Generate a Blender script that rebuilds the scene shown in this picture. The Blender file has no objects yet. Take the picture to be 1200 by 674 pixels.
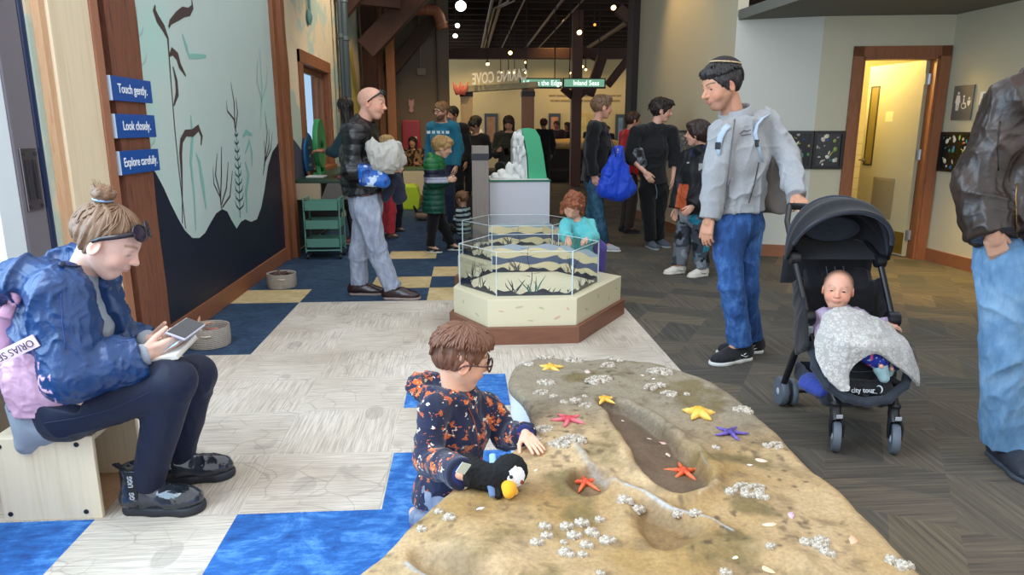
import bpy, bmesh, math, random
import numpy as np
from mathutils import Vector, Matrix, Euler
random.seed(7)
rng = np.random.default_rng(7)
SC = bpy.context.scene
COL = SC.collection
VS = 1.0            # sampling step multiplier of the modelled surfaces
PI = math.pi
FPX = 820.0
YAW, PITCH, CAMH = math.radians(3.84), math.radians(12.85), 1.40
_fh = np.array([math.sin(YAW), math.cos(YAW), 0.0])
CR = np.array([math.cos(YAW), -math.sin(YAW), 0.0])
CF = _fh * math.cos(PITCH) + np.array([0, 0, -math.sin(PITCH)])
CU = np.cross(CR, CF)
CP = np.array([0, 0, CAMH])
def _ray(u, v):
    return CF + CR * (u - 600) / FPX - CU * (v - 337) / FPX
def G(u, v, z=0.0):
    d = _ray(u, v)
    return CP + d * ((z - CAMH) / d[2])
def J(u, v, Y):
    d = _ray(u, v)
    return CP + d * (Y / d[1])
def JX(u, v, X):
    d = _ray(u, v)
    return CP + d * (X / d[0])
cam_data = bpy.data.cameras.new('camera')
cam_data.sensor_width = 36.0
cam_data.lens = FPX / 1200 * 36
cam_data.clip_start = 0.05
cam = bpy.data.objects.new('camera', cam_data)
cam.location = CP
cam.rotation_euler = (PI / 2 - PITCH, 0, -YAW)
COL.objects.link(cam)
SC.camera = cam
def lin(c):
    if isinstance(c, str):
        c = c.lstrip('#')
        c = tuple(int(c[i:i + 2], 16) / 255 for i in (0, 2, 4))
    return tuple((x / 12.92 if x <= .04045 else ((x + .055) / 1.055) ** 2.4) for x in c[:3]) + (1.0,)
MATS = {}
class NT:
    def __init__(s, name):
        s.m = bpy.data.materials.new(name)
        s.m.use_nodes = True
        s.t = s.m.node_tree
        s.bsdf = s.t.nodes['Principled BSDF']
        s.out = s.t.nodes['Material Output']
    def n(s, kind, **kw):
        nd = s.t.nodes.new(kind)
        for k, v in kw.items():
            if k.startswith('i_'):
                key = k[2:]
                key = int(key) if key.isdigit() else key.replace('_', ' ')
                nd.inputs[key].default_value = v
            else:
                setattr(nd, k, v)
        return nd
    def l(s, a, b):
        s.t.links.new(a, b)
    def coord(s, scale=(1, 1, 1), kind='Object', rot=(0, 0, 0)):
        tc = s.n('ShaderNodeTexCoord')
        mp = s.n('ShaderNodeMapping')
        mp.inputs['Scale'].default_value = scale
        mp.inputs['Rotation'].default_value = rot
        s.l(tc.outputs[kind], mp.inputs['Vector'])
        return mp.outputs['Vector']
    def noise(s, vec, scale, detail=4, rough=.55, dist=0):
        nd = s.n('ShaderNodeTexNoise')
        nd.inputs['Scale'].default_value = scale
        nd.inputs['Detail'].default_value = detail
        nd.inputs['Roughness'].default_value = rough
        nd.inputs['Distortion'].default_value = dist
        s.l(vec, nd.inputs['Vector'])
        return nd.outputs['Fac']
    def ramp(s, fac, stops, interp='LINEAR'):
        nd = s.n('ShaderNodeValToRGB')
        cr = nd.color_ramp
        cr.interpolation = interp
        while len(cr.elements) < len(stops):
            cr.elements.new(.5)
        for e, (p, c) in zip(cr.elements, stops):
            e.position = p
            e.color = lin(c) if not isinstance(c, (int, float)) else (c, c, c, 1)
        s.l(fac, nd.inputs['Fac'])
        return nd.outputs['Color']
    def mix(s, fac, a, b, mode='MIX'):
        nd = s.n('ShaderNodeMix', data_type='RGBA', blend_type=mode)
        for sock, v in ((nd.inputs[0], fac), (nd.inputs[6], a), (nd.inputs[7], b)):
            if isinstance(v, bpy.types.NodeSocket):
                s.l(v, sock)
            elif isinstance(v, (int, float)):
                sock.default_value = v
            else:
                sock.default_value = lin(v)
        return nd.outputs[2]
    def math(s, op, a, b=None, c=None):
        nd = s.n('ShaderNodeMath', operation=op)
        for i, v in enumerate((a, b, c)):
            if v is None:
                continue
            if isinstance(v, bpy.types.NodeSocket):
                s.l(v, nd.inputs[i])
            else:
                nd.inputs[i].default_value = v
        return nd.outputs[0]
    def bump(s, h, strength=.3, dist=.01):
        nd = s.n('ShaderNodeBump')
        nd.inputs['Strength'].default_value = strength
        nd.inputs['Distance'].default_value = dist
        s.l(h, nd.inputs['Height'])
        s.l(nd.outputs['Normal'], s.bsdf.inputs['Normal'])
    def col(s, c):
        if isinstance(c, bpy.types.NodeSocket):
            s.l(c, s.bsdf.inputs['Base Color'])
        else:
            s.bsdf.inputs['Base Color'].default_value = lin(c)
    def set(s, **kw):
        for k, v in kw.items():
            s.bsdf.inputs[k.replace('_', ' ')].default_value = v
        return s.m
def mat(name, c, rough=.6, metal=0, var=.12, scale=8, bump=.0, bscale=None, spec=.5, sheen=0, stretch=(1, 1, 1), coat=0):
    if name in MATS:
        return MATS[name]
    t = NT(name)
    v = t.coord(stretch)
    if var:
        f = t.noise(v, scale, 5)
        cl = lin(c)
        def sc(k):
            return tuple(min(1, x * k) for x in cl[:3]) + (1,)
        nd = t.n('ShaderNodeMix', data_type='RGBA')
        nd.inputs[6].default_value = sc(1 - var)
        nd.inputs[7].default_value = sc(1 + var)
        t.l(f, nd.inputs[0])
        t.col(nd.outputs[2])
    else:
        t.col(c)
    if bump:
        t.bump(t.noise(v, bscale or scale * 8, 3), bump, .004)
    t.bsdf.inputs['Specular IOR Level'].default_value = spec
    if sheen:
        t.bsdf.inputs['Sheen Weight'].default_value = sheen
    if coat:
        t.bsdf.inputs['Coat Weight'].default_value = coat
    MATS[name] = t.set(Roughness=rough, Metallic=metal)
    return MATS[name]
def wood(name, c1, c2, rough=.5, scale=3, stretch=(6, 6, .6), knots=.0, bump=.1):
    if name in MATS:
        return MATS[name]
    t = NT(name)
    v = t.coord(stretch)
    a = t.noise(v, scale, 8, .65, 1.2)
    b = t.noise(v, scale * 6, 3, .5)
    f = t.math('ADD', t.math('MULTIPLY', a, .75), t.math('MULTIPLY', b, .25))
    t.col(t.ramp(f, [(.3, c1), (.52, c2), (.7, c1)]))
    t.bump(f, bump, .01)
    MATS[name] = t.set(Roughness=rough)
    return MATS[name]
def emit(name, c, strength):
    if name in MATS:
        return MATS[name]
    t = NT(name)
    t.col(c)
    t.bsdf.inputs['Emission Color'].default_value = lin(c)
    MATS[name] = t.set(Emission_Strength=strength)
    return MATS[name]
def glass(name, c='#ffffff', rough=.02, alpha=.12):
    if name in MATS:
        return MATS[name]
    t = NT(name)
    tr = t.n('ShaderNodeBsdfTransparent')
    tr.inputs[0].default_value = lin(c)
    gl = t.n('ShaderNodeBsdfGlossy')
    gl.inputs['Roughness'].default_value = rough
    fr = t.n('ShaderNodeFresnel')
    fr.inputs['IOR'].default_value = 1.45
    mx = t.n('ShaderNodeMixShader')
    ge = t.n('ShaderNodeNewGeometry')
    front = t.math('SUBTRACT', 1.0, ge.outputs['Backfacing'])
    t.l(t.math('MULTIPLY', t.math('ADD', fr.outputs[0], alpha * .15), front), mx.inputs[0])
    t.l(tr.outputs[0], mx.inputs[1])
    t.l(gl.outputs[0], mx.inputs[2])
    t.l(mx.outputs[0], t.out.inputs['Surface'])
    MATS[name] = t.m
    return t.m
def link(name, me, m=None, parent=None):
    o = bpy.data.objects.new(name, me)
    COL.objects.link(o)
    if m is not None:
        for x in (m if isinstance(m, (list, tuple)) else [m]):
            me.materials.append(x)
    if parent is not None:
        put(o, parent)
    return o
def put(o, parent):
    o.parent = parent
    o.matrix_parent_inverse = Matrix.Translation(-Vector(parent.location)) if parent.rotation_euler[2] == 0 else parent.matrix_basis.inverted()
    return o
def tag(o, label, cat, group=None, kind=None):
    o['label'] = label
    o['category'] = cat
    if group:
        o['group'] = group
    if kind:
        o['kind'] = kind
    return o
def thing(name, label, cat, loc=(0, 0, 0), group=None):
    o = bpy.data.objects.new(name, None)
    o.empty_display_size = .1
    o.location = Vector([float(x) for x in loc])
    COL.objects.link(o)
    return tag(o, label, cat, group)
def structure(o):
    o['kind'] = 'structure'
    return o
def plabel(o, s):
    o['label'] = s
    return o
def copy_tree(o, loc, rotz=0.0, label=None):
    r = o.copy(); COL.objects.link(r)
    r.location = Vector([float(x) for x in loc]); r.rotation_euler[2] = rotz
    if label:
        r['label'] = label
    for ch in o.children:
        c = ch.copy(); COL.objects.link(c); c.parent = r
        for g in ch.children:
            d = g.copy(); COL.objects.link(d); d.parent = c
    return r
def shift(o, loc, rotz=0.0):
    o.location = Vector([float(x) for x in loc]); o.rotation_euler[2] = rotz
    return o
class MB:
    def __init__(s):
        s.v, s.f, s.mi = [], [], []
    def add(s, vs, fs, mi=0):
        k = len(s.v)
        s.v += [tuple(float(c) for c in p) for p in vs]
        s.f += [tuple(i + k for i in f) for f in fs]
        s.mi += [mi] * len(fs)
        return s
    def box(s, lo, hi, mi=0, rot=None, at=None):
        (a, b, c), (d, e, f) = lo, hi
        P = [(a, b, c), (d, b, c), (d, e, c), (a, e, c), (a, b, f), (d, b, f), (d, e, f), (a, e, f)]
        if rot is not None:
            P = [tuple(rot @ Vector(p) + Vector(at or (0, 0, 0))) for p in P]
        return s.add(P, [(3, 2, 1, 0), (4, 5, 6, 7), (0, 1, 5, 4), (1, 2, 6, 5), (2, 3, 7, 6), (3, 0, 4, 7)], mi)
    def bar(s, p, q, w, h, mi=0, up=(0, 0, 1)):
        p, q = Vector([float(x) for x in p]), Vector([float(x) for x in q])
        d = (q - p).normalized(); u = Vector(up)
        x = d.cross(u)
        if x.length < 1e-4:
            x = Vector((1, 0, 0))
        x.normalize(); u = x.cross(d).normalized()
        P = []
        for c in (p, q):
            for a, b in ((-1, -1), (1, -1), (1, 1), (-1, 1)):
                P.append(tuple(c + x * a * w / 2 + u * b * h / 2))
        return s.add(P, [(3, 2, 1, 0), (4, 5, 6, 7), (0, 1, 5, 4), (1, 2, 6, 5), (2, 3, 7, 6), (3, 0, 4, 7)], mi)
    def tube(s, pts, r, n=10, mi=0, caps=True, flat=1.0, up=(0, 0, 1)):
        pts = [Vector([float(x) for x in p]) for p in pts]
        rs = r if isinstance(r, (list, tuple)) else [r] * len(pts)
        P = []; prev = None
        for i, p in enumerate(pts):
            d = (pts[min(i + 1, len(pts) - 1)] - pts[max(i - 1, 0)]).normalized()
            if prev is None:
                x = d.cross(Vector(up))
                if x.length < 1e-3:
                    x = d.cross(Vector((1, 0, .1)))
            else:
                x = prev - d * prev.dot(d)
            x.normalize(); prev = x
            y = d.cross(x)
            for k in range(n):
                a = 2 * PI * k / n
                P.append(p + (x * math.cos(a) + y * math.sin(a) * flat) * rs[i])
        F = []
        for i in range(len(pts) - 1):
            for k in range(n):
                F.append((i * n + k, i * n + (k + 1) % n, (i + 1) * n + (k + 1) % n, (i + 1) * n + k))
        if caps:
            F.append(tuple(range(n - 1, -1, -1)))
            F.append(tuple((len(pts) - 1) * n + k for k in range(n)))
        return s.add(P, F, mi)
    def prism(s, poly, z0, z1, mi=0, fr=None):
        n = len(poly)
        P = [(x, y, z0) for x, y in poly] + [(x, y, z1) for x, y in poly]
        if fr:
            P = [fr(*p) for p in P]
        F = [tuple(range(n - 1, -1, -1)), tuple(range(n, 2 * n))]
        F += [(i, (i + 1) % n, n + (i + 1) % n, n + i) for i in range(n)]
        return s.add(P, F, mi)
    def lathe(s, prof, n=24, c=(0, 0, 0), mi=0, ax=None):
        ax = Vector([float(k) for k in (ax if ax is not None else (0, 0, 1))]).normalized()
        x = ax.orthogonal().normalized(); y = ax.cross(x); c = Vector([float(k) for k in c])
        P = []
        for r, h in prof:
            for k in range(n):
                a = 2 * PI * k / n
                P.append(c + ax * h + (x * math.cos(a) + y * math.sin(a)) * r)
        F = [(i * n + k, i * n + (k + 1) % n, (i + 1) * n + (k + 1) % n, (i + 1) * n + k) for i in range(len(prof) - 1) for k in range(n)]
        F.append(tuple(range(n - 1, -1, -1)))
        F.append(tuple((len(prof) - 1) * n + k for k in range(n)))
        return s.add(P, F, mi)
    def grid(s, fn, nu, nv, mi=0, closed_u=False):
        P = [fn(i / (nu if closed_u else nu - 1), j / (nv - 1)) for j in range(nv) for i in range(nu)]
        F = []
        for j in range(nv - 1):
            for i in range(nu if closed_u else nu - 1):
                F.append((j * nu + i, j * nu + (i + 1) % nu, (j + 1) * nu + (i + 1) % nu, (j + 1) * nu + i))
        return s.add(P, F, mi)
    def build(s, name, m=None, parent=None, smooth=False, bevel=0, thick=0):
        me = bpy.data.meshes.new(name)
        me.from_pydata(s.v, [], s.f)
        ms = m if isinstance(m, (list, tuple)) else [m]
        o = link(name, me, [x for x in ms if x is not None])
        if len(ms) > 1:
            me.polygons.foreach_set('material_index', s.mi)
        bm = bmesh.new(); bm.from_mesh(me)
        bmesh.ops.recalc_face_normals(bm, faces=bm.faces)
        if bevel:
            bmesh.ops.bevel(bm, geom=[e for e in bm.edges if len(e.link_faces) == 2 and e.calc_face_angle(0) > .5], offset=bevel, segments=2, affect='EDGES', profile=.6)
        bm.to_mesh(me); bm.free()
        if smooth:
            me.shade_smooth()
        elif smooth is None:
            me.set_sharp_from_angle(angle=.7)
        if thick:
            md = o.modifiers.new('thickness', 'SOLIDIFY'); md.thickness = thick; md.offset = 0
        if parent is not None:
            put(o, parent)
        return o
def smooth_by_angle(o, ang=.6):
    o.data.shade_smooth()
    o.data.set_sharp_from_angle(angle=ang)
    return o
def scribble(name, rows, m, origin, xdir, ydir, size, parent=None, lift=.001, align='C'):
    x = Vector([float(k) for k in xdir]).normalized(); y = Vector([float(k) for k in ydir]).normalized(); z = x.cross(y); o = Vector([float(k) for k in origin]); b = MB()
    for i, row in enumerate(rows):
        tot = sum(row) + .6 * (len(row) - 1); p = -tot / 2 if align == 'C' else 0
        for w in row:
            c = [o + x * (p + dx) * size * .5 + y * (-(i - (len(rows) - 1) / 2) * size * 1.5 + dy * size) + z * lift for dx, dy in ((0, -.22), (w, -.22), (w, .18), (w * .86, .30), (w * .7, .18), (w * .4, .26), (w * .2, .18), (0, .34))]
            b.add([tuple(q) for q in c], [tuple(range(8))]); p += w + .6
    return b.build(name, m, parent)
def text(name, body, size, m, origin, xdir, ydir, parent=None, depth=.002, align='CENTER', bold=0.0, shear=0, xscale=1.0):
    cu = bpy.data.curves.new(name, 'FONT')
    cu.body = body; cu.size = size; cu.align_x = align; cu.align_y = 'CENTER'
    cu.extrude = depth / 2; cu.offset = bold; cu.shear = shear; cu.resolution_u = 3
    tmp = bpy.data.objects.new('tmp', cu); COL.objects.link(tmp)
    dg = bpy.context.evaluated_depsgraph_get()
    me = bpy.data.meshes.new_from_object(tmp.evaluated_get(dg))
    COL.objects.unlink(tmp); bpy.data.objects.remove(tmp); bpy.data.curves.remove(cu)
    x = Vector([float(k) for k in xdir]).normalized(); y = Vector([float(k) for k in ydir]).normalized(); z = x.cross(y)
    M = Matrix((x * xscale, y, z)).transposed().to_4x4()
    M.translation = Vector([float(k) for k in origin])
    me.transform(M)
    me.materials.clear()
    me.name = name
    return link(name, me, m, parent)
def A(*p):
    return np.array(p if len(p) > 1 else p[0], dtype=np.float64)
def nrm(v):
    v = np.asarray(v, float)
    return v / (np.linalg.norm(v) + 1e-12)
def frame(fwd, up):
    f = nrm(fwd); r = nrm(np.cross(f, up)); u = np.cross(r, f)
    return np.stack([r, f, u], 1)
def rotaxis(v, axis, ang):
    a = nrm(axis); v = np.asarray(v, float)
    return v * math.cos(ang) + np.cross(a, v) * math.sin(ang) + a * np.dot(a, v) * (1 - math.cos(ang))
def _hash(ix, iy, iz, seed):
    h = (ix * 374761393 + iy * 668265263 + iz * 2147483647 + seed * 974711) & 0xffffffff
    h = ((h ^ (h >> 13)) * 1274126177) & 0xffffffff
    h = h ^ (h >> 16)
    return (h & 0xffff) / 65535.0
def vnoise(p, seed=0):
    i = np.floor(p).astype(np.int64); f = p - i; u = f * f * (3 - 2 * f)
    out = 0
    for dx in (0, 1):
        for dy in (0, 1):
            for dz in (0, 1):
                w = (u[:, 0] if dx else 1 - u[:, 0]) * (u[:, 1] if dy else 1 - u[:, 1]) * (u[:, 2] if dz else 1 - u[:, 2])
                out = out + w * _hash(i[:, 0] + dx, i[:, 1] + dy, i[:, 2] + dz, seed)
    return out * 2 - 1
def fbm(p, seed=0, oct=3):
    s = 0; a = 1; t = 0
    for k in range(oct):
        s = s + a * vnoise(p * (2 ** k), seed + k); t += a; a *= .5
    return s / t
def folds(p, freq, seed=0, stretch=(1, 1, .5)):
    q = p * np.array(stretch) * freq
    w = np.stack([vnoise(q * .7, seed + 11), vnoise(q * .7, seed + 12), vnoise(q * .7, seed + 13)], 1)
    n = vnoise(q + w * .9, seed)
    n2 = vnoise(q * 2.1 + w * 1.5, seed + 3)
    return (1 - np.abs(n)) ** 3 * 1.5 + (1 - np.abs(n2)) ** 3 * .6 - .85
def smin(a, b, k):
    if k <= 0:
        return np.minimum(a, b)
    h = np.clip(.5 + .5 * (b - a) / k, 0, 1)
    return b + (a - b) * h - k * h * (1 - h)
class Blob:
    def __init__(s):
        s.ops = []
    def _push(s, fn, lo, hi, k, op):
        s.ops.append((fn, np.minimum(lo, hi), np.maximum(lo, hi), k, op)); return s
    def cap(s, a, b, ra, rb=None, k=.02, op='u'):
        a, b = A(a), A(b); rb = ra if rb is None else rb
        ab = b - a; L2 = float(ab @ ab) + 1e-12
        def fn(x, y, z):
            t = np.clip(((x - a[0]) * ab[0] + (y - a[1]) * ab[1] + (z - a[2]) * ab[2]) / L2, 0, 1)
            return np.sqrt((x - a[0] - t * ab[0]) ** 2 + (y - a[1] - t * ab[1]) ** 2 + (z - a[2] - t * ab[2]) ** 2) - (ra + (rb - ra) * t)
        r = max(ra, rb)
        return s._push(fn, np.minimum(a, b) - r, np.maximum(a, b) + r, k, op)
    def chain(s, pts, rs, k=.02, op='u'):
        for i in range(len(pts) - 1):
            s.cap(pts[i], pts[i + 1], rs[i], rs[i + 1], k, op)
        return s
    def ell(s, c, r, R=None, k=.02, op='u'):
        c = A(c); r = A(r) if not np.isscalar(r) else A(r, r, r)
        R = np.eye(3) if R is None else R
        def fn(x, y, z):
            dx, dy, dz = x - c[0], y - c[1], z - c[2]
            q = [(dx * R[0, i] + dy * R[1, i] + dz * R[2, i]) / r[i] for i in range(3)]
            k0 = np.sqrt(q[0] ** 2 + q[1] ** 2 + q[2] ** 2)
            k1 = np.sqrt((q[0] / r[0]) ** 2 + (q[1] / r[1]) ** 2 + (q[2] / r[2]) ** 2) + 1e-9
            return k0 * (k0 - 1) / k1
        e = np.abs(R) @ r
        return s._push(fn, c - e, c + e, k, op)
    def seg(s, a, b, x, ra, rb, k=.03, op='u'):
        a, b = A(a), A(b); ab = b - a; L = np.linalg.norm(ab) + 1e-9; d = ab / L
        x = nrm(np.asarray(x) - d * np.dot(x, d)); y = np.cross(d, x)
        def fn(X, Y, Z):
            dx, dy, dz = X - a[0], Y - a[1], Z - a[2]
            h = dx * d[0] + dy * d[1] + dz * d[2]
            t = np.clip(h / L, 0, 1)
            w = ra[0] + (rb[0] - ra[0]) * t; e = ra[1] + (rb[1] - ra[1]) * t
            px = dx * x[0] + dy * x[1] + dz * x[2]; py = dx * y[0] + dy * y[1] + dz * y[2]
            ph = h - t * L; m = np.minimum(w, e)
            q = np.sqrt((px / w) ** 2 + (py / e) ** 2 + (ph / m) ** 2)
            g = np.sqrt((px / w ** 2) ** 2 + (py / e ** 2) ** 2 + (ph / m ** 2) ** 2) + 1e-9
            return q * (q - 1) / g
        r = max(ra[0], rb[0], ra[1], rb[1])
        return s._push(fn, np.minimum(a, b) - r, np.maximum(a, b) + r, k, op)
    def box(s, c, h, R=None, rad=.01, k=.01, op='u'):
        c = A(c); h = A(h); R = np.eye(3) if R is None else R
        def fn(X, Y, Z):
            dx, dy, dz = X - c[0], Y - c[1], Z - c[2]
            q = [np.abs(dx * R[0, i] + dy * R[1, i] + dz * R[2, i]) - h[i] + rad for i in range(3)]
            return np.sqrt(sum(np.maximum(v, 0) ** 2 for v in q)) + np.minimum(np.maximum(np.maximum(q[0], q[1]), q[2]), 0) - rad
        e = np.abs(R) @ h
        return s._push(fn, c - e, c + e, k, op)
    def cut(s, p, n, k=.004):
        p = A(p); n = nrm(n)
        s.ops.append((lambda x, y, z: (x - p[0]) * n[0] + (y - p[1]) * n[1] + (z - p[2]) * n[2], None, None, k, 'i')); return s
    def local_cut(s, p, n, radius, k=.004):
        p = A(p); n = nrm(n)
        def fn(x, y, z):
            d = (x - p[0]) * n[0] + (y - p[1]) * n[1] + (z - p[2]) * n[2]
            q = np.sqrt((x - p[0]) ** 2 + (y - p[1]) ** 2 + (z - p[2]) ** 2) - radius
            return np.maximum(-d, q)
        return s._push(fn, p - radius, p + radius, k, 's')
    def clone(s):
        b = Blob(); b.ops = list(s.ops); return b
    def field(s, h):
        us = [o for o in s.ops if o[4] == 'u']
        lo = np.min([o[1] for o in us], 0) - 3 * h - .01; hi = np.max([o[2] for o in us], 0) + 3 * h + .01
        n = np.ceil((hi - lo) / h).astype(int) + 1
        ax = [(lo[i] + h * np.arange(n[i])).astype(np.float32) for i in range(3)]
        f = np.full(tuple(n), .2, np.float32)
        for fn, a, b, k, op in s.ops:
            if a is None:
                sl = [slice(0, n[i]) for i in range(3)]
            else:
                m = max(k, 0) + 4 * h
                i0 = np.clip(np.floor((a - m - lo) / h).astype(int), 0, n); i1 = np.clip(np.ceil((b + m - lo) / h).astype(int) + 1, 0, n)
                if np.any(i1 <= i0):
                    continue
                sl = [slice(i0[i], i1[i]) for i in range(3)]
            X = ax[0][sl[0]][:, None, None]; Y = ax[1][sl[1]][None, :, None]; Z = ax[2][sl[2]][None, None, :]
            d = fn(X, Y, Z).astype(np.float32); g = f[tuple(sl)]
            if op == 'u':
                f[tuple(sl)] = smin(g, d, k)
            elif op == 's':
                f[tuple(sl)] = -smin(-g, d, k)
            else:
                f[tuple(sl)] = -smin(-g, -d, k)
        return f, lo
    def mesh(s, name, h, m, parent=None, disp=None, color=None, smooth=0, largest=False):
        h = h * VS
        f, lo = s.field(h)
        v, q = nets(f, lo, h)
        if smooth:
            v = relax(v, q, smooth)
        if disp is not None:
            v = v + normals(v, q) * disp(v)[:, None]
        me = mesh_np(name, v, q)
        if color is not None:
            c = np.ones((len(v), 4), np.float32); c[:, :3] = color(v)
            at = me.color_attributes.new('Col', 'FLOAT_COLOR', 'POINT')
            at.data.foreach_set('color', c.ravel())
        return link(name, me, m, parent)
def nets(f, lo, h):
    f[0], f[-1] = .2, .2; f[:, 0], f[:, -1] = .2, .2; f[:, :, 0], f[:, :, -1] = .2, .2
    s = f < 0
    c = np.zeros(tuple(k - 1 for k in f.shape), np.int8)
    cs = [(a, b, d) for a in (0, 1) for b in (0, 1) for d in (0, 1)]
    for a, b, d in cs:
        c += s[a:a + c.shape[0], b:b + c.shape[1], d:d + c.shape[2]]
    act = (c > 0) & (c < 8)
    I = np.argwhere(act); idx = np.full(act.shape, -1, np.int32); idx[act] = np.arange(len(I))
    pos = np.zeros((len(I), 3)); cnt = np.zeros(len(I))
    vals = {k: f[I[:, 0] + k[0], I[:, 1] + k[1], I[:, 2] + k[2]].astype(np.float64) for k in cs}
    for a in cs:
        for axn in range(3):
            if a[axn]:
                continue
            b = tuple(1 if i == axn else a[i] for i in range(3))
            fa, fb = vals[a], vals[b]; m = (fa < 0) != (fb < 0)
            t = fa[m] / (fa[m] - fb[m]); p = np.tile(np.array(a, float), (m.sum(), 1)); p[:, axn] = t
            pos[m] += p; cnt[m] += 1
    v = lo + h * (I + pos / cnt[:, None])
    Q = []
    for axn in range(3):
        o1, o2 = [i for i in range(3) if i != axn]
        sa = [slice(1, -1)] * 3; sb = [slice(1, -1)] * 3
        sa[axn] = slice(0, -1); sb[axn] = slice(1, None)
        A_, B_ = s[tuple(sa)], s[tuple(sb)]; m = A_ != B_
        E = np.argwhere(m); ins = A_[m]
        base = E.copy(); base[:, o1] += 1; base[:, o2] += 1
        def cell(d1, d2):
            k = base.copy(); k[:, o1] -= d1; k[:, o2] -= d2
            return idx[k[:, 0], k[:, 1], k[:, 2]]
        q = np.stack([cell(1, 1), cell(0, 1), cell(0, 0), cell(1, 0)], 1)
        flip = ins if axn != 1 else ~ins
        q[~flip] = q[~flip][:, ::-1]
        Q.append(q)
    Q = np.concatenate(Q); Q = Q[(Q >= 0).all(1)]
    return v, Q
def normals(v, q):
    n = np.cross(v[q[:, 2]] - v[q[:, 0]], v[q[:, 3]] - v[q[:, 1]])
    out = np.zeros_like(v)
    for i in range(4):
        for k in range(3):
            out[:, k] += np.bincount(q[:, i], n[:, k], len(v))
    return out / (np.linalg.norm(out, axis=1)[:, None] + 1e-12)
def relax(v, q, it):
    for _ in range(it):
        acc = np.zeros_like(v); cnt = np.zeros(len(v))
        for i in range(4):
            a, b = q[:, i], q[:, (i + 1) % 4]
            for k in range(3):
                acc[:, k] += np.bincount(a, v[b, k], len(v)) + np.bincount(b, v[a, k], len(v))
            cnt += np.bincount(a, minlength=len(v)) + np.bincount(b, minlength=len(v))
        v = v * .4 + .6 * acc / np.maximum(cnt, 1)[:, None]
    return v
def mesh_np(name, v, q):
    me = bpy.data.meshes.new(name)
    me.vertices.add(len(v)); me.vertices.foreach_set('co', v.astype(np.float32).ravel())
    me.loops.add(q.size); me.loops.foreach_set('vertex_index', q.astype(np.int32).ravel())
    me.polygons.add(len(q)); me.polygons.foreach_set('loop_start', np.arange(0, q.size, 4, dtype=np.int32))
    me.polygons.foreach_set('loop_total', np.full(len(q), 4, np.int32))
    me.update(); me.validate(); me.shade_smooth()
    return me
# ================================================================== the setting
WX = -1.95
def m_light_carpet():
    t = NT('cream carpet'); v = t.coord()
    big = t.noise(v, 1.7, 3)
    base = t.ramp(big, [(.3, '#b9ab9a'), (.5, '#ccc0b0'), (.7, '#d8cdbf')])
    vo = t.n('ShaderNodeTexVoronoi', feature='DISTANCE_TO_EDGE'); vo.inputs['Scale'].default_value = 6.5
    wv = t.n('ShaderNodeTexNoise'); wv.inputs['Scale'].default_value = 3; t.l(v, wv.inputs['Vector'])
    t.l(t.mix(.16, v, wv.outputs['Color'], 'ADD'), vo.inputs['Vector'])
    br = t.ramp(vo.outputs['Distance'], [(.0, 1.0), (.012, 1.0), (.026, 0.0)])
    patch = t.ramp(t.noise(v, 2.3, 2, .5, .6), [(.46, 0.0), (.56, 1.0)])
    c = t.mix(t.math('MULTIPLY', t.math('MULTIPLY', br, patch), .38), base, '#7f776d')
    vo2 = t.n('ShaderNodeTexVoronoi'); vo2.inputs['Scale'].default_value = 5.5
    mp = t.coord((1.0, .55, 1), rot=(0, 0, .7)); t.l(mp, vo2.inputs['Vector'])
    lf = t.ramp(vo2.outputs['Distance'], [(.26, 1.0), (.29, 0.0)])
    ph = t.ramp(t.noise(v, 2.9, 2, .5, .3), [(.5, 0.0), (.58, 1.0)])
    c = t.mix(t.math('MULTIPLY', t.math('MULTIPLY', lf, ph), .45), c, '#968d82')
    ln = t.noise(t.coord((1.3, 42, 1)), 3, 4, .7); ln2 = t.noise(t.coord((42, 1.3, 1)), 3, 4, .7)
    sx_ = t.n('ShaderNodeSeparateXYZ'); t.l(t.coord((1.94, 2.07, 1)), sx_.inputs[0])
    sel = t.math('PINGPONG', t.math('ADD', t.math('FLOOR', t.math('ADD', sx_.outputs[0], 20.66)), t.math('FLOOR', sx_.outputs[1])), 1.0)
    line = t.math('ADD', t.math('MULTIPLY', ln, t.math('SUBTRACT', 1.0, sel)), t.math('MULTIPLY', ln2, sel))
    c = t.mix(t.ramp(line, [(.38, .55), (.58, 0.0)]), c, '#7d766d')
    t.col(c); t.bump(line, .25, .004)
    return t.set(Roughness=.95)
def m_blue_carpet(name, dark, midc, light):
    t = NT(name); v = t.coord()
    a = t.noise(v, 5.5, 9, .74, .9); b = t.noise(t.coord((2, 6, 1)), 5, 6, .7, .4)
    f = t.math('ADD', t.math('MULTIPLY', a, .6), t.math('MULTIPLY', b, .4))
    t.col(t.ramp(f, [(.36, dark), (.5, midc), (.64, light)]))
    t.bump(t.noise(v, 260, 2), .35, .004)
    return t.set(Roughness=.97)
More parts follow.
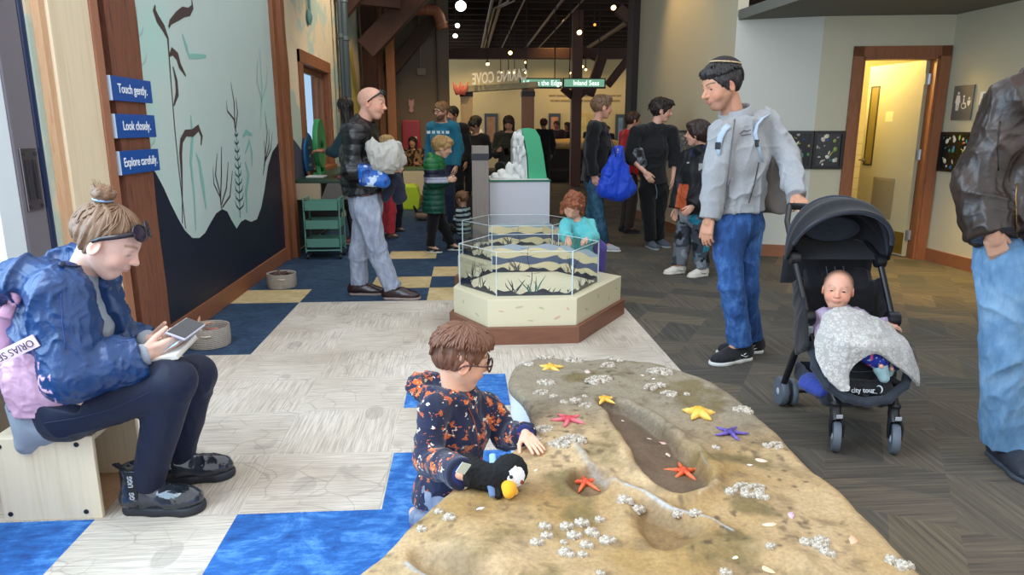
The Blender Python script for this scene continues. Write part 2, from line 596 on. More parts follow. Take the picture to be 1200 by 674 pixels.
def m_plank_carpet():
    t = NT('brown plank carpet')
    v = t.coord((2.2, 2.2, 1), rot=(0, 0, .52))
    sp = t.n('ShaderNodeSeparateXYZ'); t.l(v, sp.inputs[0])
    fx, fy = t.math('FLOOR', sp.outputs[0]), t.math('FLOOR', sp.outputs[1])
    par = t.math('PINGPONG', t.math('ADD', fx, fy), 1.0)
    uu = t.mix(par, v, v)
    sx = t.math('FLOOR', t.math('MULTIPLY', sp.outputs[0], 2.0)); sy = t.math('FLOOR', t.math('MULTIPLY', sp.outputs[1], 2.0))
    cx = t.math('ADD', t.math('MULTIPLY', par, sx), t.math('MULTIPLY', t.math('SUBTRACT', 1.0, par), t.math('ADD', fx, 51.0)))
    cy = t.math('ADD', t.math('MULTIPLY', t.math('SUBTRACT', 1.0, par), sy), t.math('MULTIPLY', par, t.math('ADD', fy, 31.0)))
    cb = t.n('ShaderNodeCombineXYZ'); t.l(cx, cb.inputs[0]); t.l(cy, cb.inputs[1])
    wn = t.n('ShaderNodeTexWhiteNoise', noise_dimensions='2D'); t.l(cb.outputs[0], wn.inputs['Vector'])
    base = t.ramp(wn.outputs['Value'], [(0, '#423b33'), (.3, '#51483d'), (.55, '#5f5344'), (.8, '#48453f'), (1, '#695b47')])
    lx = t.noise(t.coord((26, .8, 1), rot=(0, 0, .52)), 2, 5, .75); ly = t.noise(t.coord((.8, 26, 1), rot=(0, 0, .52)), 2, 5, .75)
    line = t.math('ADD', t.math('MULTIPLY', lx, par), t.math('MULTIPLY', ly, t.math('SUBTRACT', 1.0, par)))
    c = t.mix(t.ramp(line, [(.34, .7), (.52, 0.0)]), base, '#2a2620')
    c = t.mix(t.ramp(line, [(.54, 0.0), (.68, .5)]), c, '#85775f')
    c = t.mix(t.math('MULTIPLY', t.noise(t.coord(), .7, 2), .35), c, '#434f52')
    t.col(c); t.bump(line, .35, .005)
    return t.set(Roughness=.93)
M_LIGHT, M_PLANK = m_light_carpet(), m_plank_carpet()
M_BLUE = m_blue_carpet('blue carpet', '#143f7c', '#2461a8', '#5c96d2')
M_NAVY = m_blue_carpet('dimmed blue carpet', '#14243a', '#213a56', '#35526b')  # blue carpet farther back, its weaker light put into a darker colour
M_YEL = m_blue_carpet('straw carpet', '#a58f63', '#c4ad7d', '#d2bf93')
def floor_kind(x, y):
    if y > 5.69:
        if x > .2:
            return 0
        if x < -1.37 and y < 6.17:
            return 4
        if x < .2:
            if x > -.33 and y < 6.17: return 4
            if -.87 < x < -.33 and 6.17 < y < 6.66: return 4
            if x > -.33 and 6.66 < y < 7.14: return 4
            if -.87 < x < -.33 and 7.62 < y < 8.1: return 4
            return 3
    if x > 1.26:
        return 0
    if x < -1.37:
        if 4.33 < y: return 3
        if y < 2.41: return 2
        return 1
    if -.86 < x < .6 and y < 2.41: return 2
    if -.33 < x < .6 and y < 2.88: return 2
    if -.33 < x < .22 and 3.39 < y < 3.87: return 2
    return 1
xs = [-2.2, -1.37, -.86, -.33, .2, .22, .6, 1.26, 3.0, 7.0]
ys = [-1.5, 2.41, 2.88, 3.39, 3.87, 4.33, 5.69, 6.17, 6.66, 7.14, 7.62, 8.1, 14, 28]
fl = MB()
for i in range(len(xs) - 1):
    for j in range(len(ys) - 1):
        a, b, c, d = xs[i], xs[i + 1], ys[j], ys[j + 1]
        fl.add([(a, c, 0), (b, c, 0), (b, d, 0), (a, d, 0)], [(0, 1, 2, 3)], floor_kind((a + b) / 2, (c + d) / 2))
floor = structure(fl.build('floor', [M_PLANK, M_LIGHT, M_BLUE, M_NAVY, M_YEL]))
def m_painted_wall():
    t = NT('painted landscape wall'); v = t.coord((1, .8, 1))
    f = t.noise(v, 1.1, 5, .6, .5)
    sky = t.ramp(f, [(.43, '#aebcae'), (.47, '#b8c2b2'), (.5, '#d8c6a6'), (.6, '#dccbae')])
    t.col(sky)
    return t.set(Roughness=.75)
M_PAINT = m_painted_wall()
M_CREAM = mat('cream wall paint', '#bdb69e', .8, var=.04, scale=2)
M_CREAM2 = mat('pale wall paint', '#c0baa2', .8, var=.04, scale=2)
M_TAUPE = mat('taupe brown wall paint', '#6b6053', .85, var=.08, scale=2)
M_WOOD = wood('warm brown timber', '#6b3d24', '#8a5533', .55)
M_BASE = wood('brown base board', '#7a4a30', '#8f5b3e', .5, stretch=(.6, .6, 6))
M_DTIM = wood('dark red timber', '#45271d', '#7d4c35', .7, 4, (5, 5, .5), bump=.4)
M_PLY = wood('pale plywood', '#d6c2a0', '#e3d3b5', .55, 2, (8, 8, .35), bump=.05)
M_PLYEDGE = wood('ply edge', '#b98a66', '#cfa883', .7, 4)
M_DARK = mat('dark ceiling paint', '#1c1a1b', .9, var=.15)
M_TRUSS = wood('dark truss timber', '#2e1c15', '#4a2c20', .7, 3)
M_GREYM = mat('grey powder coat', '#6e6a72', .5, var=.05)
M_NAVYSTRIP = mat('dark blue weather strip', '#14264a', .3, var=.05)
M_WHITE = mat('white paint', '#e8e9ea', .5, var=.02)
def wall_quad(name, p, q, z0, z1, m, th=.1, side=1):
    d = Vector((q[0] - p[0], q[1] - p[1], 0)).normalized(); n = Vector((-d.y, d.x, 0)) * side * th
    P = [(p[0], p[1]), (q[0], q[1]), (q[0] + n.x, q[1] + n.y), (p[0] + n.x, p[1] + n.y)]
    return structure(MB().prism(P, z0, z1).build(name, m))
wl = MB()
for (y0, y1, z0, z1) in ((3.47, 8.93, 0, 4.6), (10.6, 18.2, 0, 4.6), (8.93, 10.6, 0, .86), (8.93, 10.6, 2.18, 4.6)):
    wl.box((WX - .22, y0, z0), (WX, y1, z1))
wall_left = structure(wl.build('wall_left', M_PAINT))
hill = MB()
def wp(y, z, o=.002):
    return (WX + o, y, z)
for pts, mi in (([(11.75, .75), (11.75, 1.2), (12.2, 1.9), (12.7, 2.55), (13.1, 2.82), (13.5, 2.3), (14.0, 1.7), (14.0, .75)], 0),
                ([(7.86, .1), (7.86, 1.25), (8.2, 1.32), (8.5, 1.22), (8.8, 1.1), (8.8, .1)], 1), ([(8.8, .1), (8.8, .7), (12.3, .7), (12.3, .1)], 1)):
    hill.add([wp(*p, .002 + .001 * mi) for p in pts], [tuple(range(len(pts)))], mi)
o = hill.build('wall_left_painting', [mat('straw yellow paint', '#c9b45f', .8, var=.08, scale=3), mat('slate paint', '#3b3d4c', .8, var=.08)])
structure(o)
wf = thing('window_1', 'wood framed window', 'window', (WX, 9.77, .86)); del wf['label']; del wf['category']; structure(wf)
b = MB()
y0, y1, z0, z1 = 8.93, 10.6, .86, 2.18
for lo, hi in (((WX - .02, y0 - .13, z0 - .1), (WX + .035, y0 + .02, z1 + .13)), ((WX - .02, y1 - .02, z0 - .1), (WX + .035, y1 + .13, z1 + .13)),
               ((WX - .02, y0 - .13, z1 - .02), (WX + .04, y1 + .13, z1 + .13)), ((WX - .02, y0 - .13, z0 - .1), (WX + .06, y1 + .13, z0 + .02)),
               ((WX - .22, y0, z0), (WX - .01, y0 + .03, z1)), ((WX - .22, y1 - .03, z0), (WX - .01, y1, z1)), ((WX - .22, y0, z1 - .03), (WX - .01, y1, z1)), ((WX - .22, y0, z0), (WX - .01, y1, z0 + .03))):
    b.box(lo, hi)
b.build('window_frame', M_WOOD, wf, bevel=.006)
b = MB()
for lo, hi in (((WX - .10, y0 + .03, z0 + .03), (WX - .05, y0 + .1, z1 - .03)), ((WX - .10, y1 - .5, z0 + .03), (WX - .05, y1 - .43, z1 - .03)), ((WX - .10, y1 - .1, z0 + .03), (WX - .05, y1 - .03, z1 - .03)),
               ((WX - .10, y0 + .1, z1 - .1), (WX - .05, y1 - .1, z1 - .03)), ((WX - .10, y0 + .1, z0 + .03), (WX - .05, y1 - .1, z0 + .1))):
    b.box(lo, hi)
b.build('sash', M_WOOD, wf, bevel=.004)
MB().box((WX - .085, y0 + .1, z0 + .1), (WX - .08, y1 - .1, z1 - .1)).build('pane', glass('window glass', '#cfe2f2'), wf)
structure(MB().box((WX, 4.47, 0), (WX + .025, 7.75, .14)).build('baseboard_left', M_BASE, bevel=.004))
structure(MB().box((WX - .02, 3.56, 0), (WX + .05, 3.93, 4.6)).build('trim_1', M_PLY, bevel=.004))
structure(MB().box((WX - .02, 3.51, 0), (WX + .035, 3.56, 4.6)).build('trim_2', M_PLYEDGE, bevel=.004))
structure(MB().box((WX - .02, 3.93, 0), (WX + .06, 4.01, 4.6)).build('trim_3', wood('red brown board', '#8a5a44', '#a06d52', .6), bevel=.004))
structure(MB().box((WX - .02, 4.01, 0), (WX + .012, 4.10, 4.6)).build('trim_4', mat('deep blue paint', '#1b1e4a', .5, var=.05)))
def rough_post(name, lo, hi, m):
    b = MB(); n = 40
    def fn(u, v):
        a = [(lo[0], lo[1]), (hi[0], lo[1]), (hi[0], hi[1]), (lo[0], hi[1])]
        k = int(u * 4 + 1e-6) % 4; f = u * 4 - int(u * 4 + 1e-6)
        p, q = a[k], a[(k + 1) % 4]; z = lo[2] + (hi[2] - lo[2]) * v
        w = .006 * math.sin(z * 3.1 + k) + .004 * math.sin(z * 8.3 + 2 * k + f * 3)
        cx, cy = (lo[0] + hi[0]) / 2, (lo[1] + hi[1]) / 2
        x, y = p[0] + (q[0] - p[0]) * f, p[1] + (q[1] - p[1]) * f
        L = math.hypot(x - cx, y - cy)
        return (x + (x - cx) / L * w, y + (y - cy) / L * w, z)
    return structure(b.grid(fn, 16, n, closed_u=True).build(name, m, smooth=None))
rough_post('trim_5', (WX - .02, 4.10, 0), (WX + .05, 4.47, 4.6), M_DTIM)
rough_post('trim_6', (WX - .02, 7.75, 0), (WX + .10, 7.90, 4.6), M_WOOD)
rough_post('trim_7', (WX - .02, 7.62, 0), (WX + .05, 7.75, 4.6), M_WOOD)
d1 = thing('door_1', '', '', (WX, 2.4, 0)); del d1['label']; del d1['category']; structure(d1)
MB().box((WX - .12, 3.27, .0), (WX - .02, 3.44, 4.2)).build('door_stile', M_GREYM, d1, bevel=.006)
MB().box((WX - .10, 3.12, .0), (WX - .03, 3.27, 4.2)).build('door_bead', mat('bright aluminium frame', '#dfeaf0', .35, var=.03), d1, bevel=.004)
MB().box((WX - .08, .6, .72), (WX - .07, 3.12, 4.2)).build('pane', glass('door glass', '#dceaf2'), d1)
MB().box((WX - .11, .6, 0), (WX - .02, 3.12, .72)).build('kick_panel', mat('taupe metal panel', '#6f6253', .5, var=.05), d1, bevel=.006)
MB().box((WX - .14, 3.44, 0), (WX - .01, 3.505, 4.6)).build('weather_strip', M_NAVYSTRIP, d1, bevel=.02)
h = MB().box((WX - .02, 3.295, 1.03), (WX - .012, 3.415, 1.31)).build('pull_plate', mat('satin steel', '#8d8a8f', .3, 1.0, var=.05), d1, bevel=.003)
hb = MB()
hb.box((WX - .013, 3.32, 1.08), (WX - .006, 3.338, 1.26)); hb.box((WX - .013, 3.372, 1.08), (WX - .006, 3.39, 1.26))
for z in (1.05, 1.285):
    for y in (3.312, 3.398):
        hb.box((WX - .013, y - .008, z - .008), (WX - .008, y + .008, z + .008))
hb.build('finger_slot', mat('dark slot', '#2c2930', .5), h)
structure(MB().box((-9, -1, -.2), (WX - .25, 6, -.05)).build('ground_outside', mat('pale concrete paving', '#a9a9a4', .9)))
structure(MB().box((-4.1, 1.0, -.05), (-3.9, 7, .95)).build('wall_outside', mat('weathered block wall', '#8a8984', .9, var=.25, scale=5)))
PA0, PAB, PBC, PCD, PD1 = (2.72, 11.2), (2.92, 7.72), (3.72, 7.40), (5.00, 7.20), (5.2, 1.0)
def prism_wall(name, pts, z0, z1, m):
    return structure(MB().prism(pts, z0, z1).build(name, m))
prism_wall('wall_back_right', [PAB, PA0, (PA0[0] + .12, PA0[1]), (PAB[0] + .14, PAB[1] + .06)], 0, 4.4, M_CREAM)
prism_wall('wall_niche', [PAB, (PAB[0] + .05, PAB[1] + .12), (PBC[0] + .03, PBC[1] + .12), PBC], 0, 2.55, mat('cool lit wall paint', '#c3c4bb', .8, var=.03, scale=2))  # wall colour made paler and cooler for the bluish light falling on it
dC = Vector((PCD[0] - PBC[0], PCD[1] - PBC[1], 0)); LC = dC.length; dC.normalize(); nC = Vector((-dC.y, dC.x, 0))
def wc(s, dpt, z):
    p = Vector((PBC[0], PBC[1], 0)) + dC * s + nC * dpt
    return (p.x, p.y, z)
S0, S1, ZD = .42, 1.18, 2.12            # door opening along wall C
wcm = MB()
for a, bb, z0, z1 in ((0, S0, 0, 2.55), (S1, LC, 0, 2.55), (S0, S1, ZD, 2.55)):
    wcm.prism([wc(a, 0, 0)[:2], wc(bb, 0, 0)[:2], wc(bb, .12, 0)[:2], wc(a, .12, 0)[:2]], z0, z1)
structure(wcm.build('wall_back', M_CREAM2))
prism_wall('wall_right', [PCD, PD1, (PD1[0] + .12, PD1[1]), (PCD[0] + .12, PCD[1] + .02)], 0, 2.55, M_CREAM2)
structure(MB().prism([(2.93, 7.70), (3.06, 6.05), (3.2, 4.3), (6.2, 4.3), (6.2, 8.2), (3.0, 8.2)], 2.52, 2.62).build('ceiling_soffit', mat('grey soffit paint', '#6d6d66', .85, var=.03)))
def strip(name, pts, z0, z1, th, m):
    b = MB()
    for p, q in zip(pts[:-1], pts[1:]):
        d = Vector((q[0] - p[0], q[1] - p[1], 0)).normalized(); n = Vector((d.y, -d.x, 0)) * th
        b.prism([(p[0], p[1]), (q[0], q[1]), (q[0] + n.x, q[1] + n.y), (p[0] + n.x, p[1] + n.y)], z0, z1)
    return structure(b.build(name, m))
strip('baseboard_right', [PA0, PAB, PBC, wc(S0 - .1, 0, 0)[:2]], 0, .13, .02, M_BASE)
strip('baseboard_far_right', [PCD, PD1], 0, .13, .02, M_BASE)
M_DOORFR = wood('door frame timber', '#6e3f26', '#8d5634', .5)
d2 = thing('door_2', '', '', wc((S0 + S1) / 2, 0, 0)); del d2['label']; del d2['category']; structure(d2)
fb = MB()
for a, bb, z0, z1 in ((S0 - .1, S0, 0, ZD + .1), (S1, S1 + .1, 0, ZD + .1), (S0 - .1, S1 + .1, ZD, ZD + .1)):
    fb.prism([wc(a, -.03, 0)[:2], wc(bb, -.03, 0)[:2], wc(bb, .0, 0)[:2], wc(a, .0, 0)[:2]], z0, z1)
for a, bb, z0, z1 in ((S0, S0 + .025, 0, ZD), (S1 - .025, S1, 0, ZD), (S0, S1, ZD - .03, ZD)):
    fb.prism([wc(a, -.02, 0)[:2], wc(bb, -.02, 0)[:2], wc(bb, .14, 0)[:2], wc(a, .14, 0)[:2]], z0, z1)
fb.build('door_frame', M_DOORFR, d2)
HG = Vector(wc(S1 - .03, .12, 0))
th = math.radians(97)
e1 = Vector((math.cos(th), math.sin(th), 0)); e2 = Vector((-e1.y, e1.x, 0))   # along the leaf, its face normal towards the left
def lf(s, dpt, z):
    p = HG + e1 * s + e2 * dpt; return (p.x, p.y, z)
def leafbox(b, s0, s1, d0, d1, z0, z1, mi=0):
    b.prism([lf(s0, d0, 0)[:2], lf(s1, d0, 0)[:2], lf(s1, d1, 0)[:2], lf(s0, d1, 0)[:2]], z0, z1, mi); return b
leaf = leafbox(MB(), 0, .86, 0, .045, .012, ZD - .03).build('door_leaf', mat('pale grey door paint', '#b5b094', .45, var=.03), d2)
leafbox(leafbox(leafbox(leafbox(MB(), .66, .68, .045, .05, .98, 1.86), .79, .81, .045, .05, .98, 1.86), .66, .81, .045, .05, 1.85, 1.87), .66, .81, .045, .05, .97, .99).build('glazing_bead', mat('dark glazing bead', '#3b3524', .5), leaf)
leafbox(MB(), .68, .79, .0445, .047, .99, 1.85).build('vision_panel', mat('dim wired glass', '#7d7143', .15, var=.1), leaf)
gb = MB()
for k in range(18):
    leafbox(gb, .27, .58, .045, .052, .40 + k * .024, .414 + k * .024)
for s in ((.255, .27), (.58, .595)):
    leafbox(gb, s[0], s[1], .045, .054, .385, .845)
leafbox(gb, .255, .595, .045, .0465, .385, .845)
gb.build('vent_grille', mat('tan louvre metal', '#93876a', .5, var=.03), leaf)
leafbox(MB(), .02, .84, .045, .048, .03, .27).build('kick_plate', mat('brass kick plate', '#a08a48', .35, .8, var=.05), leaf)
leafbox(MB(), .40, .52, .045, .047, 1.47, 1.58).build('door_notice', mat('cream paper notice', '#e0d7ac', .6), leaf)
hb = MB(); hb.tube([lf(.81, .045, 1.03), lf(.81, .10, 1.03), lf(.70, .10, 1.03)], .011, 8); hb.lathe([(.026, 0), (.026, .012)], 12, lf(.81, .045, 1.03), ax=e2)
hb.build('door_handle', mat('brushed steel', '#9a9890', .3, 1.0), leaf, smooth=None)
for z in (.25, 1.12, 1.9):
    hb = MB(); hb.tube([lf(-.015, .0, z - .055), lf(-.015, .0, z + .055)], .013, 10)
    leafbox(hb, -.012, -.004, .0, .046, z - .055, z + .055)
    hb.prism([wc(S1 - .027, .075, 0)[:2], wc(S1 - .024, .075, 0)[:2], wc(S1 - .024, .12, 0)[:2], wc(S1 - .027, .12, 0)[:2]], z - .055, z + .055)
    hb.build('hinge', mat('steel hinge', '#b4b4b2', .35, .9), d2, smooth=None)
rm = [wc(-.35, .12, 0)[:2], wc(-.35, 1.9, 0)[:2], wc(2.0, 1.9, 0)[:2], wc(2.0, .12, 0)[:2]]
def m_tiles():
    t = NT('cream wall tile')
    br = t.n('ShaderNodeTexBrick'); br.offset = 0
    br.inputs['Scale'].default_value = 1; br.inputs['Brick Width'].default_value = .15; br.inputs['Row Height'].default_value = .15; br.inputs['Mortar Size'].default_value = .004
    for i, c in ((1, '#d9cf9b'), (2, '#d2c792'), (3, '#b3a875')):
        br.inputs[i].default_value = lin(c)
    tc = t.coord(rot=(PI / 2, 0, 0)); t.l(tc, br.inputs['Vector']); t.col(br.outputs['Color'])
    return t.set(Roughness=.25)
M_TILE = m_tiles()
M_WASH = mat('cream washroom paint', '#d3caa0', .7, var=.03)
for i, (p, q) in enumerate(((rm[0], rm[1]), (rm[1], rm[2]), (rm[2], rm[3]))):
    wall_quad('wall_washroom', p, q, 1.35, 2.6, M_WASH, .06)
    wall_quad('wall_washroom_tiled', p, q, 0, 1.35, M_TILE, .06)
structure(MB().prism(rm, 2.6, 2.66).build('ceiling_washroom', M_WASH))
pi0, pi1 = wc(S0 - .02, .14, 0), wc(S0 + .06, 1.2, 0)
wall_quad('wall_washroom_return', pi0[:2], pi1[:2], 0, 1.5, M_TILE, .06, 1)
wall_quad('wall_washroom_return_upper', pi0[:2], pi1[:2], 1.5, 2.6, M_WASH, .06, 1)
structure(MB().box((-3, 25.6, 0), (9, 25.8, 5)).build('wall_far', mat('warm gallery wall', '#c9b78a', .85, var=.05, scale=1)))
structure(MB().box((-3.3, 7.9, 4.3), (9, 26, 4.4)).build('ceiling', M_DARK))
structure(MB().box((8.8, 11, 0), (9, 26, 5)).build('wall_far_right', mat('warm gallery wall side', '#b7a67c', .85, var=.05)))
pL, pR = J(455, 150, 15.0), J(527, 150, 15.0)
structure(MB().box((-2.2, 15.0, 0), (float(pR[0]), 15.5, 4.3)).build('wall_brown', M_TAUPE))
structure(MB().box((2.62, 11.2, 0), (2.92, 11.6, 4.35)).build('trim_8', mat('dark column paint', '#2a2522', .7, var=.1)))
# ================================================================== mural on the left wall
M_NAVY_P = mat('navy mural print', '#161c2e', .45, var=.06, scale=1)
def m_mural():
    t = NT('aqua mural print'); v = t.coord((1, .5, .5))
    t.col(t.ramp(t.noise(v, 1.3, 3, .5), [(.35, '#bcd0cb'), (.5, '#c2d4d0'), (.65, '#b2dad0')]))
    return t.set(Roughness=.38)
mural = MB().box((WX, 4.47, .14), (WX + .008, 7.62, 4.6)).build('wall_mural', m_mural())
tag(mural, 'aqua and navy kelp forest mural panel between two timber posts', 'mural')
def wpix(u, v, o):
    p = JX(u, v, WX); return (WX + o, float(p[1]), float(p[2]))
hills = [(4.47, 1.55)] + [wpix(u, v, 0)[1:] for u, v in ((163, 180), (172, 190), (181, 203), (190, 220), (198, 238), (207, 256), (215, 270), (224, 279), (232, 279), (239, 273), (246, 260), (252, 250), (259, 245), (265, 248), (270, 258), (276, 268), (281, 260), (286, 257), (293, 260), (300, 257), (305, 243), (309, 222), (313, 195), (318, 178), (323, 171))] + [(7.62, 1.25), (7.62, .14), (4.47, .14)]
MB().add([(WX + .0095, y, z) for y, z in hills], [tuple(range(len(hills)))]).build('painted_hill', M_NAVY_P, mural)
def ribbon(b, pts, o, mi=0):
    P = [np.array(wpix(u, v, o)) for u, v, _ in pts]; k = 820 / 6.0
    L, R = [], []
    for i, p in enumerate(P):
        d = P[min(i + 1, len(P) - 1)] - P[max(i - 1, 0)]; d = nrm(d); n = np.array([0, -d[2], d[1]]); w = pts[i][2] / k / 2 * (p[1] / 5.5)
        L.append(p + n * w); R.append(p - n * w)
    n = len(P)
    b.add(L + R, [(i, i + 1, n + i + 1, n + i) for i in range(n - 1)], mi)
def kelp_print(name, strokes, m, o):
    b = MB()
    for s in strokes: ribbon(b, s, o)
    return b.build(name, m, mural)
MK_BR = mat('umber mural ink', '#4b3d3d', .45, var=.08); MK_TEAL = mat('deep teal mural ink', '#35696a', .45, var=.08)
MK_GH = mat('pale grey green mural ink', '#a6c2bd', .45, var=.04); MK_AQ = mat('soft aqua mural ink', '#86bdb4', .45, var=.05)
kelp_print('painted_kelp', [
    [(216, 268, 1.6), (208, 200, 1.8), (203, 150, 1.8), (199, 100, 2), (196, 60, 2.5), (195, 45, 4), (190, 33, 8), (183, 22, 9), (179, 12, 7), (180, 6, 2)],
    [(196, 32, 3), (198, 26, 5), (206, 19, 9), (213, 14, 10), (220, 14, 8), (224, 8, 5), (223, 0, 2)],
    [(197, 65, 3), (200, 60, 8), (206, 66, 9), (209, 77, 7), (216, 89, 2)],
    [(201, 78, 2), (205, 95, 6), (206, 110, 7), (202, 124, 2)],
    [(212, 262, 1.6), (212, 225, 2), (211, 198, 5), (210, 180, 7), (211, 165, 7), (216, 156, 7), (224, 156, 8), (231, 150, 7), (235, 160, 5), (234, 170, 2)]], MK_BR, .0105)
def feather(u0, v0, u1, v1, n, spread, w):
    S = [[(u0, v0, w), ((u0 + u1) / 2 + 1, (v0 + v1) / 2, w), (u1, v1, w * .5)]]
    for i in range(1, n):
        f = i / n; u = u0 + (u1 - u0) * f; v = v0 + (v1 - v0) * f; s = spread * (1.15 - f * .8)
        for sg in (-1, 1):
            S.append([(u, v, w * 1.1), (u + sg * s * .75, v - s * .8, w * 1.3), (u + sg * s, v - s * 2.0, w * .3)])
    return S
kelp_print('painted_seaweed', [[(258, 245, 2), (256, 225, 2.5), (251, 205, 2.5), (253, 180, 1)], [(257, 235, 2), (258, 205, 3), (258, 172, 1)], [(258, 240, 2), (264, 220, 3), (266, 190, 1)], [(259, 243, 2), (268, 230, 2.5), (271, 200, 1)], [(256, 230, 2), (249, 215, 2), (248, 195, .6)]], MK_BR, .0108)
kelp_print('painted_seaweed', feather(280, 255, 275, 150, 11, 5, 1.7), MK_TEAL, .0106)
kelp_print('painted_seaweed', [[(275, 155, 1.8), (273, 140, 2.6), (265, 130, 2), (264, 118, .6)], [(274, 150, 2), (273, 120, 2.4), (269, 96, .6)], [(275, 150, 2), (277, 132, 2.6), (275, 114, .6)]], MK_BR, .0108)
kelp_print('painted_seaweed', [[(307, 205, 1.6), (310, 185, 2), (308, 165, 1)], [(308, 195, 2), (314, 170, 2.4), (314, 150, .6)], [(309, 190, 2), (316, 175, 2), (318, 155, .6)], [(308, 200, 1.6), (312, 155, 2), (309, 130, .6)]], MK_BR, .0108)
kelp_print('painted_ghost_kelp', feather(166, 150, 158, 8, 4, 11, 2.2) + feather(175, 200, 168, 120, 3, 9, 2), MK_GH, .0100)
kelp_print('painted_ghost_kelp', [[(212, 40, 2), (217, 55, 6), (220, 66, 5), (230, 66, 5), (240, 66, 3)], [(228, 270, 2), (226, 230, 4), (222, 190, 6), (224, 160, 6), (222, 135, 2)], [(240, 245, 3), (236, 215, 8), (232, 190, 6), (228, 180, 2)]], MK_AQ, .0102)
kelp_print('painted_ghost_kelp', [[(288, 250, 3), (287, 225, 7), (290, 205, 8), (286, 190, 3)], [(286, 180, 2), (291, 165, 6), (294, 180, 5), (294, 195, 2)], [(283, 160, 2), (287, 155, 6), (294, 158, 3)]], MK_AQ, .0102)
kelp_print('painted_ghost_kelp', [[(304, 150, 1.5), (306, 100, 3), (303, 60, 2)], [(305, 120, 2), (311, 100, 4), (312, 80, 1)], [(305, 115, 2), (300, 95, 4), (301, 70, 1)]], MK_GH, .0100)
M_SIGN = mat('blue acrylic sign', '#174f9c', .35, var=.03); M_LET = mat('white sign lettering', '#eef3f8', .5, var=0)
for nm, za, zb, lab in (('Touch gently.', 1.675, 1.545, 'blue rectangular sign reading Touch gently, topmost of three on dark timber'),
                        ('Look closely.', 1.475, 1.345, 'blue rectangular sign reading Look closely, middle of three on dark timber'),
                        ('Explore carefully.', 1.275, 1.145, 'blue rectangular sign reading Explore carefully, lowest of three on dark timber')):
    s = MB().box((WX + .05, 4.03, zb), (WX + .068, 4.53, za)).build('wall_sign', M_SIGN, bevel=.002)
    tag(s, lab, 'sign', 'blue rule signs on the timber post')
    text('sign_lettering', nm, .070, M_LET, (WX + .0685, 4.285, (za + zb) / 2), (0, 1, 0), (0, 0, 1), s, .001, xscale=.88 if len(nm) > 14 else .95, bold=.0010)
    MB().box((WX + .0495, 4.028, zb), (WX + .0685, 4.0315, za)).build('sign_edge', mat('pale acrylic edge', '#c9d8ea', .3, var=0), s)
# ================================================================== plywood cube seat
q = thing('plywood_cube_stool', 'pale plywood cube stool with open side, under the seated woman', 'stool', (-1.52, 2.57, 0))
MB().box((-1.69, 2.415, 0), (-1.345, 2.435, .325)).build('front_panel', M_PLY, q, bevel=.004)
MB().box((-1.69, 2.74, 0), (-1.345, 2.76, .325)).build('back_panel', M_PLY, q, bevel=.004)
MB().box((-1.69, 2.435, .305), (-1.345, 2.74, .325)).build('top_panel', M_PLY, q, bevel=.003)
MB().box((-1.69, 2.435, .0), (-1.67, 2.74, .305)).build('side_panel', M_PLY, q, bevel=.003)
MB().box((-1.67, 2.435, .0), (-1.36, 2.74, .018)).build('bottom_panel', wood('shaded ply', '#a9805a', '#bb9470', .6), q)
for x in (-1.665, -1.40):
    for z in (.03, .295):
        b = MB(); b.lathe([(.0095, 0), (.009, .003), (.003, .0035)], 12, (x, 2.4155, z), ax=(0, -1, 0)); b.lathe([(.0035, .0032), (.0035, .004)], 6, (x, 2.4155, z), 1, ax=(0, -1, 0))
        b.build('screw', [mat('dark screw steel', '#4a4a4d', .4, .8), mat('screw socket', '#121214', .6)], q, smooth=None)
# ================================================================== rope baskets with toys
M_ROPE = None
def m_rope():
    t = NT('grey cotton rope'); v = t.coord()
    wv = t.n('ShaderNodeTexWave', wave_type='BANDS', bands_direction='Z'); wv.inputs['Scale'].default_value = 32; wv.inputs['Distortion'].default_value = .6
    t.l(v, wv.inputs['Vector']); nz = t.noise(t.coord((1, 1, .3)), 60, 3)
    t.col(t.mix(nz, '#8f877e', '#b3aaa0')); t.bump(wv.outputs['Fac'], .6, .006)
    return t.set(Roughness=.95)
M_ROPE = m_rope()
def starfish_blob(r, w, h, arms=5, seed=0, curl=.15, bumps=True):
    rn = random.Random(seed); b = Blob()
    b.ell((0, 0, h * .55), (w * 1.25, w * 1.25, h * .95), k=w * .5)
    for i in range(arms):
        a = 2 * PI * i / arms + rn.uniform(-.12, .12); c = rn.uniform(-curl, curl); pts = []
        for t in (0, .35, .7, 1.0):
            aa = a + c * t * t; pts.append(A(math.cos(aa) * r * t, math.sin(aa) * r * t, h * (.55 - .32 * t)))
        b.chain(pts, [w * .85, w * .72, w * .5, w * .22], k=w * .35)
    b.cut((0, 0, 0), (0, 0, -1), .001)
    return b
def starfish(label, loc, r, w, h, m, rot=0, seed=0, group='starfish on the rock table', tilt=None, arms=5):
    o = starfish_blob(r, w, h, arms, seed).mesh('starfish', max(.0022, r * .032), m, disp=lambda p: .0016 * np.maximum(0, vnoise(p * 260, 5)) if r > .03 else 0 * p[:, 0])
    o.location = [float(k) for k in loc]; o.rotation_euler = (tilt or (0, 0, 0))[:2] + (rot,)
    return tag(o, label, 'starfish', group)
